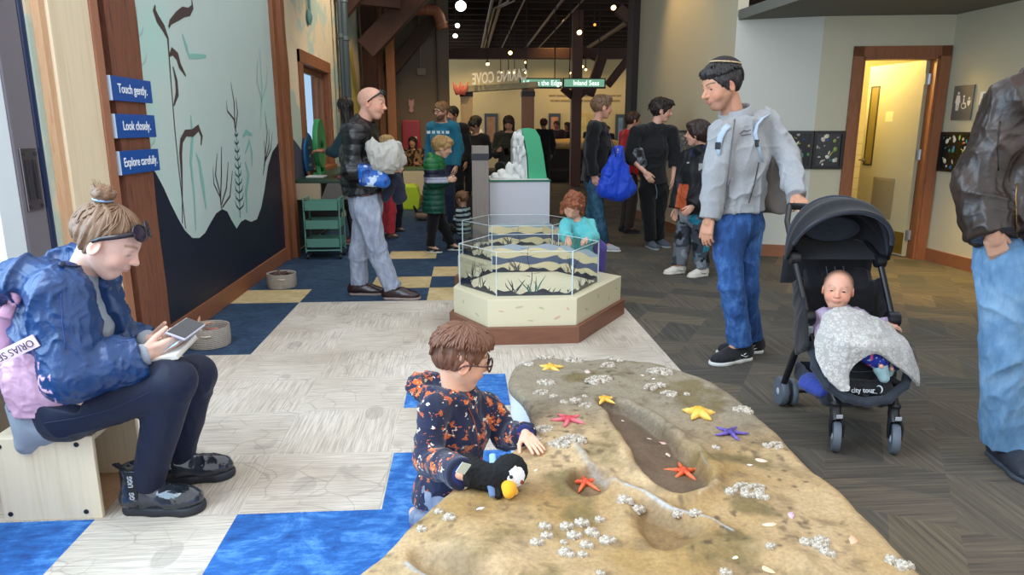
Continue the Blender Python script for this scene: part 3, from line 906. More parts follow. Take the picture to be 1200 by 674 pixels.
def basket(loc, r, h, label):
    b = MB(); prof = []
    for i in range(16):
        z = h * i / 15; prof.append((r * (.90 + .10 * math.sin(PI * (.25 + .45 * i / 15))) + .003 * math.sin(i * 3.14), z))
    prof += [(r - .003, h + .004), (r - .012, h)] + [(r - .016, h * k) for k in (.8, .5, .2)] + [(.01, .02)]
    o = b.lathe([(r * .9, 0)] + prof, 40, (0, 0, 0)).build('rope_basket', M_ROPE, smooth=True)
    shift(o, loc)
    hb = MB(); hb.tube([(.0, -r - .002, h * .72), (.03, -r * .98 - .006, h * .70), (.06, -r * .93 - .008, h * .73)], .006, 8)
    put(shift(hb.build('handle_stitch', mat('pale leather', '#c9bcae', .7), smooth=True), loc), o)
    return tag(o, label, 'basket', 'grey rope baskets along the mural wall')
bk1 = (-1.70, 4.56, 0); bk2 = (-1.66, 6.30, 0)
basket(bk1, .135, .13, 'grey rope basket of starfish toys beyond the seated woman\'s knees')
basket(bk2, .13, .125, 'grey rope basket of brown toys at the foot of the timber post')
M_TANSTAR = mat('tan rubber', '#b98f74', .7, var=.15, scale=40); M_BRSTAR = mat('brown rubber', '#5a4038', .7, var=.2, scale=40)
starfish('tan starfish toy leaning out of the nearer rope basket', (bk1[0] - .055, bk1[1] - .03, .125), .10, .016, .018, M_TANSTAR, .3, 3, 'toys in the rope baskets', (0.5, -.35))
starfish('pink brown starfish toy lying low in the nearer rope basket', (bk1[0] + .045, bk1[1] + .015, .085), .07, .014, .016, mat('pink brown rubber', '#a8695a', .7, var=.15, scale=40), 1.0, 4, 'toys in the rope baskets', (.2, .25))
starfish('dark brown starfish toy in the farther rope basket', (bk2[0] - .03, bk2[1], .115), .085, .016, .02, M_BRSTAR, .2, 5, 'toys in the rope baskets', (.3, -.2))
starfish('small umber starfish toy beside another in the farther rope basket', (bk2[0] + .055, bk2[1] - .01, .11), .06, .014, .018, mat('umber rubber', '#4a332e', .7, var=.2, scale=40), 1.2, 6, 'toys in the rope baskets', (-.2, .3))
# ================================================================== rock touch table
TZ = .38
out_px = [(596, 447), (600, 433), (613, 422), (640, 416.5), (690, 416), (740, 421), (800, 434), (850, 455), (900, 490), (940, 530), (980, 565), (1030, 615), (1085, 674)]
outl = [G(u, v, TZ)[:2] for u, v in out_px] + [A(1.10, 1.16), A(.98, .95), A(.6, .84), A(.1, .86), A(-.25, 1.05), A(-.33, 1.28)] + [G(u, v, TZ)[:2] for u, v in ((410, 674), (448, 640), (492, 602), (535, 568), (575, 545), (603, 524), (620, 505), (623, 488), (613, 465))]
def catmull(P, n=6):
    P = np.array(P); N = len(P); R = []
    for i in range(N):
        a, b, c, d = P[i - 1], P[i], P[(i + 1) % N], P[(i + 2) % N]
        for k in range(n):
            t = k / n; R.append(.5 * ((2 * b) + (c - a) * t + (2 * a - 5 * b + 4 * c - d) * t * t + (3 * b - a - 3 * c + d) * t ** 3))
    return np.array(R)
TOUT = catmull(outl, 5)
def polydist(x, y, P):
    d = np.full(x.shape, 1e9); ins = np.zeros(x.shape, bool); n = len(P)
    for i in range(n):
        a, b = P[i], P[(i + 1) % n]; ex, ey = b - a; wx, wy = x - a[0], y - a[1]
        t = np.clip((wx * ex + wy * ey) / (ex * ex + ey * ey + 1e-12), 0, 1)
        d = np.minimum(d, (wx - ex * t) ** 2 + (wy - ey * t) ** 2)
        c = (a[1] > y) != (b[1] > y)
        ins ^= c & (x < ex * (y - a[1]) / (ey if abs(ey) > 1e-12 else 1e-12) + a[0])
    return np.sqrt(d) * np.where(ins, -1, 1)
def tp(u, v, z=TZ):
    return G(u, v, z)[:2]
POOL1 = catmull([tp(u, v) for u, v in ((703, 472), (720, 500), (738, 528), (757, 556), (790, 577), (822, 574), (836, 560), (828, 543), (808, 522), (785, 500), (755, 480), (725, 470))], 4)
POOL2 = catmull([tp(u, v) for u, v in ((663, 566), (672, 553), (692, 548), (710, 553), (714, 566), (702, 577), (680, 578))], 4)
POOL3 = catmull([tp(u, v) for u, v in ((742, 585), (770, 588), (800, 603), (830, 618), (800, 640), (765, 640), (745, 615))], 4)
POOL4 = catmull([tp(u, v) for u, v in ((480, 640), (520, 640), (560, 660), (600, 690), (540, 700), (490, 670))], 4)
CRACK = np.array([tp(u, v) for u, v in ((676, 527), (690, 545), (712, 560), (735, 570), (745, 574), (760, 582), (790, 597), (815, 606), (835, 612), (858, 624))])
CRACK2 = np.array([tp(u, v) for u, v in ((818, 520), (822, 535), (835, 556), (838, 572), (815, 584))])
CRACK3 = np.array([tp(u, v) for u, v in ((476, 655), (482, 662), (497, 674))])
def linedist(x, y, P):
    d = np.full(x.shape, 1e9)
    for a, b in zip(P[:-1], P[1:]):
        ex, ey = b - a; wx, wy = x - a[0], y - a[1]; t = np.clip((wx * ex + wy * ey) / (ex * ex + ey * ey + 1e-12), 0, 1)
        d = np.minimum(d, (wx - ex * t) ** 2 + (wy - ey * t) ** 2)
    return np.sqrt(d)
def sstep(a, b, x):
    t = np.clip((x - a) / (b - a), 0, 1); return t * t * (3 - 2 * t)
def table_h(x, y):
    p = np.stack([x.ravel(), y.ravel(), np.zeros(x.size)], 1)
    n = (fbm(p * 2.6, 2, 4) * .026 + fbm(p * 10, 9, 4) * .008).reshape(x.shape)
    rg = (1 - np.abs(vnoise(p * 4.3 + 7, 21))).reshape(x.shape)
    n = n + .014 * (rg ** 2 - .45)
    z = TZ - .004 + n
    wob = .010 * vnoise(p * 14, 77).reshape(x.shape)
    d1, d2_, d3, d4 = (polydist(x, y, Q) + wob for Q in (POOL1, POOL2, POOL3, POOL4))
    z = z - .044 * sstep(.004, -.022, d1) - .028 * sstep(.004, -.016, d2_) - .034 * sstep(.006, -.04, d3) - .034 * sstep(.01, -.04, d4)
    z = z + .012 * np.exp(-((d1 - .02) / .018) ** 2) + .008 * np.exp(-((d2_ - .014) / .014) ** 2) + .008 * np.exp(-((d3 - .02) / .02) ** 2)
    z = z + .012 * np.exp(-(linedist(x, y, CRACK) / .018) ** 2) + .010 * np.exp(-(linedist(x, y, CRACK2) / .02) ** 2)
    e = polydist(x, y, TOUT)
    return z - .012 * sstep(-.03, 0, e)
tb = Blob()
x0, x1 = TOUT.min(0) - .02, TOUT.max(0) + .02
def _table(X, Y, Z):
    x = np.broadcast_to(X, (X.shape[0], Y.shape[1], 1))[:, :, 0].astype(float); y = np.broadcast_to(Y, (X.shape[0], Y.shape[1], 1))[:, :, 0].astype(float)
    d2 = polydist(x, y, TOUT)[:, :, None]; h = table_h(x, y)[:, :, None]
    a = (Z - h); d = -smin(-np.broadcast_to(d2, np.broadcast_shapes(d2.shape, Z.shape)), -a, .012)
    return np.maximum(d, (TZ - .05 - .07 * sstep(-.03, -.08, d2)) - Z)
tb._push(_table, A(x0[0], x0[1], TZ - .125), A(x1[0], x1[1], TZ + .03), 0, 'u')
def table_color(p):
    x, y = p[:, 0], p[:, 1]; q = p * np.array([1, 1, 0])
    a = fbm(q * 4, 31, 4)[:, None]; bb = fbm(q * 16, 37, 3)[:, None]
    sand, ochre, grey, brown = A(lin('#c2a67d')[:3]), A(lin('#a88753')[:3]), A(lin('#8a8272')[:3]), A(lin('#66523c')[:3])
    f = np.clip(.5 + 1.3 * a, 0, 1)
    c = sand * (1 - f) + ochre * f
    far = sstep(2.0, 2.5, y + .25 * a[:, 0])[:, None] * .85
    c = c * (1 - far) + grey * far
    sp = np.clip(bb * 2.2 - .35, 0, 1) * .5
    c = c * (1 - sp) + brown * sp
    st = np.clip(fbm(q * 6.5, 55, 4)[:, None] * 3.4 - .6, 0, 1) * .8
    c = c * (1 - st) + A(lin('#6f6038')[:3]) * st
    sk_ = np.clip(fbm(q * 42, 91, 2)[:, None] * 3 - 1.05, 0, 1) * np.clip(.35 + 1.2 * fbm(q * 3, 93, 2)[:, None], .1, 1) * .8
    c = c * (1 - sk_) + A(lin('#4a3a2a')[:3]) * sk_
    for P, s, colr in ((POOL1, .9, '#64503f'), (POOL2, .75, '#6b5238'), (POOL3, .65, '#7d6240'), (POOL4, .6, '#8d7350')):
        m = (sstep(.012, -.03, polydist(x, y, P) + .012 * a[:, 0]) * s)[:, None]
        c = c * (1 - m) + A(lin(colr)[:3]) * (1 + .35 * bb) * m
    for L, w, al in ((CRACK[3:], .0065, .75), (CRACK[:4], .009, .3), (CRACK2, .003, .35), (CRACK3, .005, .7)):
        m = (sstep(w * 1.6, w * .4, linedist(x, y, L) + .006 * a[:, 0] + .003 * bb[:, 0]) * al)[:, None]
        c = c * (1 - m) + A(lin('#b9c0c4')[:3]) * m
    return np.clip(c, 0, 1)
def m_attr(name, rough=.7, bscale=120, bump=.3, sub=0, spec=.4, fine=.1, dist=.004):
    t = NT(name); at = t.n('ShaderNodeAttribute', attribute_name='Col')
    v = t.coord(); f = t.noise(v, bscale, 4, .6)
    t.col(t.mix(1.0, at.outputs['Color'], t.ramp(f, [(.3, 1 - fine * 1.5), (.7, 1.0)]), 'MULTIPLY'))
    if bump: t.bump(f, bump, dist)
    t.bsdf.inputs['Specular IOR Level'].default_value = spec
    if sub:
        t.bsdf.inputs['Subsurface Weight'].default_value = sub; t.bsdf.inputs['Subsurface Radius'].default_value = (.012, .004, .002); t.bsdf.inputs['Subsurface Scale'].default_value = 1.0
    return t.set(Roughness=rough)
M_ROCK = m_attr('sandy sculpted rock', .62, 90, .5, fine=.22)
tabl = thing('rock_touch_table', 'long sandy rock tide pool table beside the kneeling boy', 'table', (.45, 2.0, 0))
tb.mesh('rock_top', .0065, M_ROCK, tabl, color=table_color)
sk = MB(); P = TOUT; n = len(P); cen = P.mean(0)
dn = np.roll(P, -1, 0) - np.roll(P, 1, 0); dn = np.stack([dn[:, 1], -dn[:, 0]], 1); dn /= np.linalg.norm(dn, axis=1)[:, None]
if ((P - cen) * dn).sum() < 0: dn = -dn
Pi = P - dn * .012
sk.add([(x, y, 0) for x, y in Pi] + [(x, y, TZ - .045) for x, y in Pi], [(i, (i + 1) % n, n + (i + 1) % n, n + i) for i in range(n)])
sk.build('skirt', mat('white laminate', '#e6ebee', .35, var=.02), tabl, smooth=True)
def tz(x, y):
    return float(table_h(np.array([[x]]), np.array([[y]]))[0, 0])
def barn_proto(n, spread, seed, h=.0022):
    rn = random.Random(seed); b = Blob(); tips = []
    for i in range(n):
        a = rn.uniform(0, 2 * PI); r = spread * math.sqrt(rn.random()); x, y = r * math.cos(a) * 1.25, r * math.sin(a) * .8; s = rn.uniform(.0045, .0075); z = .005 + .013 * (1 - r / spread) * rn.random()
        b.cap((x, y, -.004), (x, y, z), s * 1.15, s * .75, k=.003); tips.append((x, y, z + s * .75, s))
    for x, y, z, s in tips: b.ell((x, y, z), s * .42, k=.002, op='s')
    return b.mesh('barnacle_cluster', h, None, disp=lambda p: .0015 * vnoise(p * 330, 3)).data
def m_barn():
    t = NT('barnacle crust'); v = t.coord(); f = t.noise(v, 130, 4, .7)
    t.col(t.ramp(f, [(.34, '#6b6053'), (.5, '#b0a696'), (.64, '#d6cdbf')])); t.bump(f, .5, .003)
    return t.set(Roughness=.75)
M_BARN = m_barn()
protos = []
for n_, sp_, sd_ in ((24, .024, 1), (38, .031, 2), (14, .016, 3), (52, .038, 4)):
    me = barn_proto(n_, sp_, sd_); me.materials.append(M_BARN); protos.append((me, sp_ * 1.25 + .008))
for o in [o for o in COL.objects if o.name.startswith('barnacle_cluster')]:
    bpy.data.objects.remove(o)
def on_table(u, v, lift=0):
    p = G(u, v, TZ)
    for _ in range(4):
        p = G(u, v, tz(p[0], p[1]))
    return A(p[0], p[1], tz(p[0], p[1]) + lift)
barns = [(617, 427, 16), (640, 419, 18), (671, 422.5, 24), (716, 421, 14), (712, 429, 18), (727, 423, 9), (773, 436, 28), (702, 446, 30), (641, 449, 20), (634, 461, 17), (649, 465, 11), (661, 472, 11), (674, 470, 15), (687, 476, 16), (686, 465, 8), (762, 454, 18), (775, 452, 12), (784, 462, 18), (805, 462, 8), (637, 504, 22), (630, 515, 13), (656, 522, 24), (674, 515, 26), (664, 517, 22), (839, 525, 11),
         (515, 600, 12), (528, 607, 17), (495, 620, 14), (639, 617, 16), (629, 636, 18), (641, 628, 16), (664, 617, 18), (682, 613, 19), (703, 609, 13), (673, 628, 20), (695, 625, 20), (712, 634, 22), (688, 639, 18), (665, 649, 22), (683, 650, 14), (661, 636, 10), (733, 586, 20), (746, 597, 20), (704, 672, 12),
         (857, 576, 16), (868, 572, 22), (885, 573, 22), (893, 582, 20), (876, 580, 18), (908, 523, 20), (898, 522, 10), (945, 636, 20), (960, 640, 22), (970, 648, 20), (963, 634, 20), (903, 640, 13), (1047, 657, 20), (1060, 663, 22), (795, 601, 14), (815, 607, 16), (851, 671, 16), (869, 480, 20), (877, 483, 12)]
rb = random.Random(4)
for u, v, s in barns:
    p = on_table(u, v); want = 1.3 * s / (820 / (p[1] * .975 + (1.4 - p[2]) * .222)) / 2
    me, r = min(protos, key=lambda q: abs(q[1] - want) + rb.random() * .008)
    o = bpy.data.objects.new('barnacle_cluster', me); COL.objects.link(o); k = want / r
    o.location = [float(c) for c in p + A(0, 0, .001)]; o.scale = (k, k, k * .9); o.rotation_euler = (0, 0, rb.uniform(-.5, .5)); put(o, tabl)
def shell_data(seed):
    b = MB(); ns = 18
    def fn(u, v):
        a = -1.25 + 2.5 * u; r = v; rib = 1 + .035 * math.cos(u * ns * PI) * v
        return (math.sin(a) * r * rib, math.cos(a) * r * rib - .45, .30 * math.sin(PI * min(1, v * .93 + .07)) * math.cos(a * .9) * (1 + .05 * math.cos(u * ns * PI)) + .02)
    b.grid(fn, 37, 9)
    me = bpy.data.meshes.new('sea_shell'); me.from_pydata(b.v, [], b.f); me.shade_smooth(); return me
def m_shell(name, c1, c2):
    t = NT(name); v = t.coord(); wv = t.n('ShaderNodeTexWave', wave_type='RINGS', rings_direction='Z'); wv.inputs['Scale'].default_value = 3.5; wv.inputs['Distortion'].default_value = 1
    t.l(v, wv.inputs['Vector']); t.col(t.mix(wv.outputs['Fac'], c1, c2)); return t.set(Roughness=.4)
for i, (u, v, w_, c1, c2) in enumerate(((779, 508, 18, '#b98d85', '#d9b9ae'), (729, 493, 6, '#d8cdbd', '#efe8dc'), (762, 498, 8, '#d3c5b5', '#e9dfd0'), (782, 533, 14, '#c0a893', '#d8c7b4'), (689, 436, 16, '#b99b92', '#d3bcb0'), (893, 540, 20, '#d9a38d', '#efcdbb'), (878, 545, 12, '#dfd3c2', '#f2ebdf'), (927, 604, 20, '#a98aa8', '#e2c3c8'), (902, 615, 22, '#d8a88c', '#edd3bf'), (999, 633, 24, '#d99a77', '#e9bf9f'), (862, 653, 12, '#e6d29a', '#f4ead0'), (899, 667, 22, '#d7a678', '#ecd0ae'), (753, 440, 8, '#cdbfae', '#e7ded2'), (766, 444, 7, '#cfc4b4', '#e9e1d4'), (628, 551, 10, '#cbbca6', '#e4dac8'), (563, 596, 14, '#b9bdbf', '#dfe3e4'))):
    p = on_table(u, v); me = shell_data(i); me.materials.append(m_shell('shell %d' % i, c1, c2))
    o = bpy.data.objects.new('sea_shell', me); COL.objects.link(o); k = w_ / (820 / (p[1] * .975 + .23)) / 2
    o.location = [float(c) for c in p + A(0, 0, -.001)]; o.scale = (k, k * .85, k * .7); o.rotation_euler = (0, 0, rb.uniform(0, 6)); put(o, tabl)
MS = {'yel': m_shell('yellow starfish', '#d99a1e', '#ecc05a'), 'red': m_shell('vermilion starfish', '#c4401c', '#dd6a3a'), 'pink': m_shell('pink red starfish', '#b8323f', '#d9707c'), 'pur': m_shell('purple starfish', '#3a2a78', '#6a55a8')}
for lab, u, v, r, w_, h_, m_, rot, sd in (
        ('pale yellow starfish at the far end of the rock table', 645, 432, .060, .013, .016, 'yel', .2, 11),
        ('small yellow starfish at the head of the dark pool', 708, 469, .050, .011, .014, 'yel', .35, 12),
        ('pink red starfish left of the dark pool', 666, 493, .062, .011, .014, 'pink', .7, 13),
        ('chunky yellow starfish right of the dark pool, beside the purple one', 819, 486, .060, .019, .022, 'yel', .1, 14),
        ('purple starfish on the right side of the rock table', 856, 508, .062, .009, .013, 'pur', .9, 15),
        ('red orange starfish in the small round pool near the boy', 686, 567, .062, .009, .013, 'red', .45, 16),
        ('orange red starfish inside the long dark pool', 801, 554, .064, .010, .014, 'red', .2, 17)):
    starfish(lab, on_table(u, v, .006 if u == 708 else -.001), r, w_, h_, MS[m_], rot, sd)
# ================================================================== hexagonal display tanks
M_CREAMB = mat('cream laminate', '#d9d0b0', .4, var=.02, scale=2); M_WALN = wood('walnut laminate plinth', '#6e4638', '#80543f', .45, 2, (.6, .6, 5))
M_ACR = glass('clear acrylic', '#fbfdfd', .02, .25); M_EDGE = mat('bright acrylic edge', '#d5e2e4', .15, var=0); M_DECAL = mat('midnight blue vinyl', '#121a33', .4, var=.03)
M_TEALD = mat('sea green vinyl', '#1f5f57', .4, var=.03); M_SANDT = mat('pale sand tank floor', '#d9cfb0', .8, var=.08, scale=12)
leafm = [mat('blush leaf print', '#cfae98', .5, var=0), mat('sage leaf print', '#b9b993', .5, var=0)]
BASE = [(-.09, 4.86), (.14, 4.45), (.73, 4.46), (1.18, 5.15), (.80, 5.62), (.10, 5.60)]
TK = [(-.05, 4.92), (.20, 4.55), (.715, 4.55), (.965, 4.95), (.72, 5.33), (.20, 5.33)]
def offs(P, d):
    P = np.array(P); c = P.mean(0); return [tuple(c + (p - c) * (1 + d / np.linalg.norm(p - c))) for p in P]
def cen(P): return [(x - .46, y - 4.94) for x, y in P]
def tank(label):
    t = thing('hexagonal_display_tank', label, 'display tank', (0, 0, 0), 'hexagonal tanks on cream bases')
    MB().prism(cen(offs(BASE, .035)), 0, .115).build('plinth', M_WALN, t, bevel=.003)
    MB().prism(cen(BASE), .115, .30).build('base_block', M_CREAMB, t, bevel=.003)
    bl = MB(); rn = random.Random(2)
    for (a, b), fs in (((1, 2), ((.15, .6, .02), (.35, .75, .028), (.6, .7, .024), (.78, .3, .03), (.9, .65, .02), (.48, .2, .02))), ((2, 3), ((.2, .4, .03), (.45, .7, .03), (.7, .35, .028), (.88, .6, .025))), ((0, 1), ((.3, .6, .025), (.7, .3, .03)))):
        p, q = np.array(cen(BASE)[a]), np.array(cen(BASE)[b]); d = nrm(q - p); nn = np.array([d[1], -d[0]])
        for s, zf, r in fs:
            c = p + (q - p) * s + nn * .0012; an = rn.uniform(0, 3); z = .12 + .17 * zf
            pts = [(c[0] + d[0] * (math.cos(k / 12 * 2 * PI) * r * math.cos(an) - .4 * math.sin(k / 12 * 2 * PI) * r * math.sin(an)), c[1] + d[1] * (math.cos(k / 12 * 2 * PI) * r * math.cos(an) - .4 * math.sin(k / 12 * 2 * PI) * r * math.sin(an)),
                    z + .6 * (math.cos(k / 12 * 2 * PI) * r * math.sin(an) + .4 * math.sin(k / 12 * 2 * PI) * r * math.cos(an))) for k in range(12)]
            bl.add(pts, [tuple(range(12))], rn.randint(0, 1))
    bl.build('leaf_print', leafm, t)
    ti = cen(TK); MB().prism(cen(offs(TK, -.012)), .301, .306).build('tank_floor', M_SANDT, t)
    for i in range(6):
        p, q = np.array(ti[i]), np.array(ti[(i + 1) % 6]); d = nrm(q - p); nn = np.array([-d[1], d[0]]) * .008; L = np.linalg.norm(q - p)
        pan = MB().prism([tuple(p), tuple(q), tuple(q + nn), tuple(p + nn)], .3005, .60).build('acrylic_panel', M_ACR, t)
        eb = MB(); eb.prism([tuple(p), tuple(q), tuple(q + nn), tuple(p + nn)], .600, .6025)
        eb.prism([tuple(p - d * .001), tuple(p + d * .004), tuple(p + d * .004 + nn), tuple(p - d * .001 + nn)], .3005, .60)
        eb.build('polished_edge', M_EDGE, pan)
        rn = random.Random(10 + i); ib = nn * 1.12
        def W(s, z): return (p[0] + d[0] * s * L + ib[0], p[1] + d[1] * s * L + ib[1], .3005 + z)
        if i in (3, 4):  # reflections in the back panels, put in as flat colour bands
            for kk_, (za, zb, mn) in enumerate(((.004, .075, 0), (.075, .125, 1), (.125, .185, 0), (.185, .215, 2))):
                sb_ = MB(); m__ = 16; e0 = [.012 * math.sin(k * .8 + kk_ * 2 + i) for k in range(m__)]; e1 = [.012 * math.sin(k * .8 + (kk_ + 1) * 2 + i) for k in range(m__)]
                ob_ = nn * 1.06
                sb_.add([(p[0] + d[0] * (.01 + .98 * k / (m__ - 1)) * L + ob_[0], p[1] + d[1] * (.01 + .98 * k / (m__ - 1)) * L + ob_[1], .3005 + za + (e0[k] if kk_ else 0)) for k in range(m__)] + [(p[0] + d[0] * (.01 + .98 * k / (m__ - 1)) * L + ob_[0], p[1] + d[1] * (.01 + .98 * k / (m__ - 1)) * L + ob_[1], .3005 + zb + e1[k]) for k in range(m__)], [(k, k + 1, m__ + k + 1, m__ + k) for k in range(m__ - 1)])
                sb_.build('reflection_band', (mat('sand reflection tone', '#cfc09a', .5, var=.06), mat('slate reflection tone', '#4b5670', .5, var=.06), mat('mist reflection tone', '#97a3ad', .5, var=.06))[mn], pan)
        db = MB(); n = 24; top = [.028 + .012 * math.sin(k * .5 + i) + .008 * math.sin(k * 1.3 + 2 * i) + (.03 * max(0, 1 - abs(k - 4) / 5) if i in (0, 3) else 0) for k in range(n)]
        db.add([W(.01 + .98 * k / (n - 1), 0) for k in range(n)] + [W(.01 + .98 * k / (n - 1), top[k]) for k in range(n)], [(k, k + 1, n + k + 1, n + k) for k in range(n - 1)])
        def stroke(s, z, ds, dz, w, bend, mi=0, nn_=7):
            Lf, Rt = [], []
            for k in range(nn_):
                f = k / (nn_ - 1); ss = s + ds * f + bend * math.sin(f * PI) ; zz = z + dz * f; ww = w * (1 - f) ** .6 * (.5 + math.sin(f * PI)) + .0006
                Lf.append(W(ss - ww / L, zz)); Rt.append(W(ss + ww / L, zz))
            db.add(Lf + Rt, [(k, k + 1, nn_ + k + 1, nn_ + k) for k in range(nn_ - 1)], mi)
        for c in ([.62] if i in (3, 4) else [.3, .62] if i != 1 else [.22, .48]):
            mi = 1 if (i == 1 and c > .4) else 0
            for k in range(rn.randint(4, 6)):
                stroke(c + rn.uniform(-.05, .05), .02, rn.uniform(-.18, .18), rn.uniform(.05, .12) * (1.2 if c > .4 else .9), .004, rn.uniform(-.04, .04), mi)
        if i in (0, 1, 4):
            c = .42 if i else .5; stroke(c, .02, .03, .19, .0022, .03, 0, 9)
            for k in range(4): stroke(c + .02, .13 + .018 * k, (.14 if k % 2 else -.13), .012, .006, .03, 0)
        for k in range(5): stroke(rn.uniform(.6, .95), .02, rn.uniform(-.05, .05), rn.uniform(.02, .045), .003, 0)
        db.build('seaweed_decal', [M_DECAL, M_TEALD], pan)
    return t
tk = tank('hexagonal acrylic tank with seaweed prints on a cream base, nearest the rock table')
tk2 = copy_tree(tk, (.48, 6.20, 0), 0, 'hexagonal acrylic tank behind another tank, in front of the white pedestal')
shift(tk, (.46, 4.94, 0))
# ================================================================== kelp diorama pedestal and post
PY = 8.35
pxl, pxr = float(J(574, 250, PY)[0]), float(J(644, 250, PY)[0])
zt = float(J(600, 211, PY)[2])
pd = thing('diorama_pedestal', 'white display pedestal carrying a green arched ice diorama', 'display pedestal', ((pxl + pxr) / 2, PY + .35, 0))
MB().box((pxl, PY, 0), (pxr, PY + .7, zt - .02)).build('pedestal_box', mat('cool white laminate', '#d5d8e2', .4, var=.02), pd, bevel=.004)
M_SEAG = mat('sea green board', '#3fae7c', .4, var=.03)
MB().box((pxl - .01, PY - .012, zt - .02), (pxr + .01, PY + .71, zt)).build('pedestal_rim', mat('dark green edge', '#1f6f58', .4), pd)
MB().box((pxl + .01, PY + .01, zt), (pxr - .01, PY + .69, zt + .006)).build('diorama_ground', mat('snow white resin', '#e4e6e2', .6, var=.05, scale=9), pd)
def zy(v, Y=PY): return float(J(610, v, Y)[2])
arc = [(600, 211), (600, 165), (603, 156), (610, 151), (619, 150), (626, 152), (631, 160), (635, 180), (639, 211)]
ap = [(float(J(u, v, PY + .3)[0]), float(J(u, v, PY + .3)[2])) for u, v in arc]
inner = [(618, 211), (617, 185), (613, 162), (610, 153)]
gp = [ap[3], ap[4], ap[5], ap[6], ap[7], (ap[8][0], zt)] + [(float(J(u, v, PY + .3)[0]), max(zt, float(J(u, v, PY + .3)[2]))) for u, v in inner[:3]]
MB().prism(gp, 0, .5, fr=lambda x, y, z: (x, PY + .12 + z, y)).build('green_arch', M_SEAG, pd, bevel=.004)
wpn = [(ap[0][0], zt), ap[1], ap[2], ap[3], (float(J(612, 162, PY + .3)[0]), float(J(612, 162, PY + .3)[2])), (float(J(616, 185, PY + .3)[0]), float(J(616, 185, PY + .3)[2])), (float(J(617, 211, PY + .3)[0]), zt)]
MB().prism(wpn, 0, .4, fr=lambda x, y, z: (x, PY + .14 + z, y)).build('ice_panel', mat('frosted ice resin', '#c8cfd0', .3, var=.15, scale=18), pd, bevel=.003)
ib = Blob(); rn = random.Random(3)
for k in range(26):
    u = rn.uniform(599, 615); v = rn.uniform(158, 205); c = J(u, v, PY + .13); ib.ell(c, (rn.uniform(.01, .03), .02, rn.uniform(.03, .07)), k=.012)
ib.mesh('ice_relief', .01, mat('white ice relief', '#dfe2e0', .45, var=.1, scale=30), pd)
for k, (u, v, w_, h_) in enumerate(((580, 207, 10, 8), (588, 203, 12, 12), (597, 200, 10, 20), (593, 207, 16, 7), (604, 208, 10, 6))):
    c = J(u, v, PY + .15); r = w_ / 98 / 2
    Blob().ell((c[0], c[1], zt + h_ / 98 * .4), (r, r, h_ / 98 * .62), k=.01).ell((c[0] + r * .6, c[1] - .02, zt + .01), (r * .6, r * .6, r * .5), k=.02).cut((0, 0, zt + .004), (0, 0, -1)).mesh('ice_boulder', .01, mat('white ice relief', '#dfe2e0'), pd, disp=lambda p: .006 * vnoise(p * 40, k))
po = thing('barrier_post', 'square grey post with dark band beside the white pedestal', 'post', J(563, 280, 8.1) * A(1, 1, 0))
bx0, bx1 = float(J(553.5, 230, 8.0)[0]), float(J(573, 230, 8.0)[0]); pz = float(J(563, 171, 8.0)[2])
M_GREYW = wood('grey washed timber', '#7d7570', '#8f8781', .6, 3, (6, 6, .5))
zb1, zb0 = float(J(563, 180, 8.0)[2]), float(J(563, 188, 8.0)[2])
MB().box((bx0, 8.0, 0), (bx1, 8.2, pz)).build('post_shaft', M_GREYW, po, bevel=.006)
MB().box((bx0 - .004, 7.996, zb0), (bx1 + .004, 8.204, zb1)).build('post_band', mat('charcoal band', '#2e2c36', .5), po)
# ================================================================== low counter, arch posts and cut-out lettering
CY = 13.4
cx0, cx1 = float(J(440, 215, CY)[0]), float(J(551, 215, CY)[0]); cz = float(J(520, 197, CY)[2])
lc = thing('low_counter', 'low cream counter with green rim behind the children', 'counter', ((cx0 + cx1) / 2, CY + .3, 0))
MB().box((cx0, CY, .16), (cx1, CY + .6, cz - .03)).build('counter_panel', mat('cream panel', '#cfc6ae', .6, var=.04), lc, bevel=.005)
MB().box((cx0, CY + .02, 0), (cx1, CY + .58, .16)).build('counter_plinth', M_BASE, lc)
MB().box((cx0, CY - .02, cz - .03), (float(J(530, 200, CY)[0]), CY + .6, cz)).build('green_rim', mat('moss green rim', '#5c7a58', .5), lc)
MB().box((float(J(530, 200, CY)[0]), CY - .02, cz - .03), (cx1, CY + .6, cz)).build('timber_rim', M_WOOD, lc)
ar = thing('timber_archway', 'timber archway whose beam carries reversed cut-out letters', 'archway', J(580, 240, 13.2) * A(1, 1, 0))
M_TAN = wood('lit tan timber post', '#8d7350', '#a58a63', .6, 3, (5, 5, .6)); M_TAND = wood('shaded brown timber post', '#5c3d2c', '#734d38', .6, 3, (5, 5, .6))  # one timber: lit tone on the left post, shaded tone on the right
for u0, u1, um, Y in ((540, 554, 554, 13.1), (612, 626, 620, 13.1)):
    a, bq = float(J(u0, 150, Y)[0]), float(J(u1, 150, Y)[0]); zt_ = float(J(u0, 104, Y)[2])
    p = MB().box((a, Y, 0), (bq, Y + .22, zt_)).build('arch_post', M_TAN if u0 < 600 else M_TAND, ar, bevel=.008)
    MB().box((a - .012, Y - .012, float(J(u0, 113, Y)[2])), (bq + .012, Y + .232, float(J(u0, 107, Y)[2]))).build('post_collar', mat('dark iron collar', '#2a2425', .5, .5), p)
bl0, bl1 = J(541, 105, 13.05), J(627, 99, 13.05)
MB().bar(bl0 + A(-.05, .1, 0), bl1 + A(.05, .1, 0), .3, .10).build('arch_beam', wood('grey olive timber', '#7c7257', '#938867', .6), ar)
c0, c1 = J(557, 97, 13.0), J(614, 91.5, 13.0)
dx_ = nrm(c1 - c0)
text('cutout_lettering', 'CARING COVE', .265, mat('pale cutout letters', '#ddd6c6', .6, var=0), (c0 + c1) / 2 + A(0, -.12, .05), -dx_, (0, 0, 1), ar, .03, xscale=.56, bold=.006)
cb = MB()
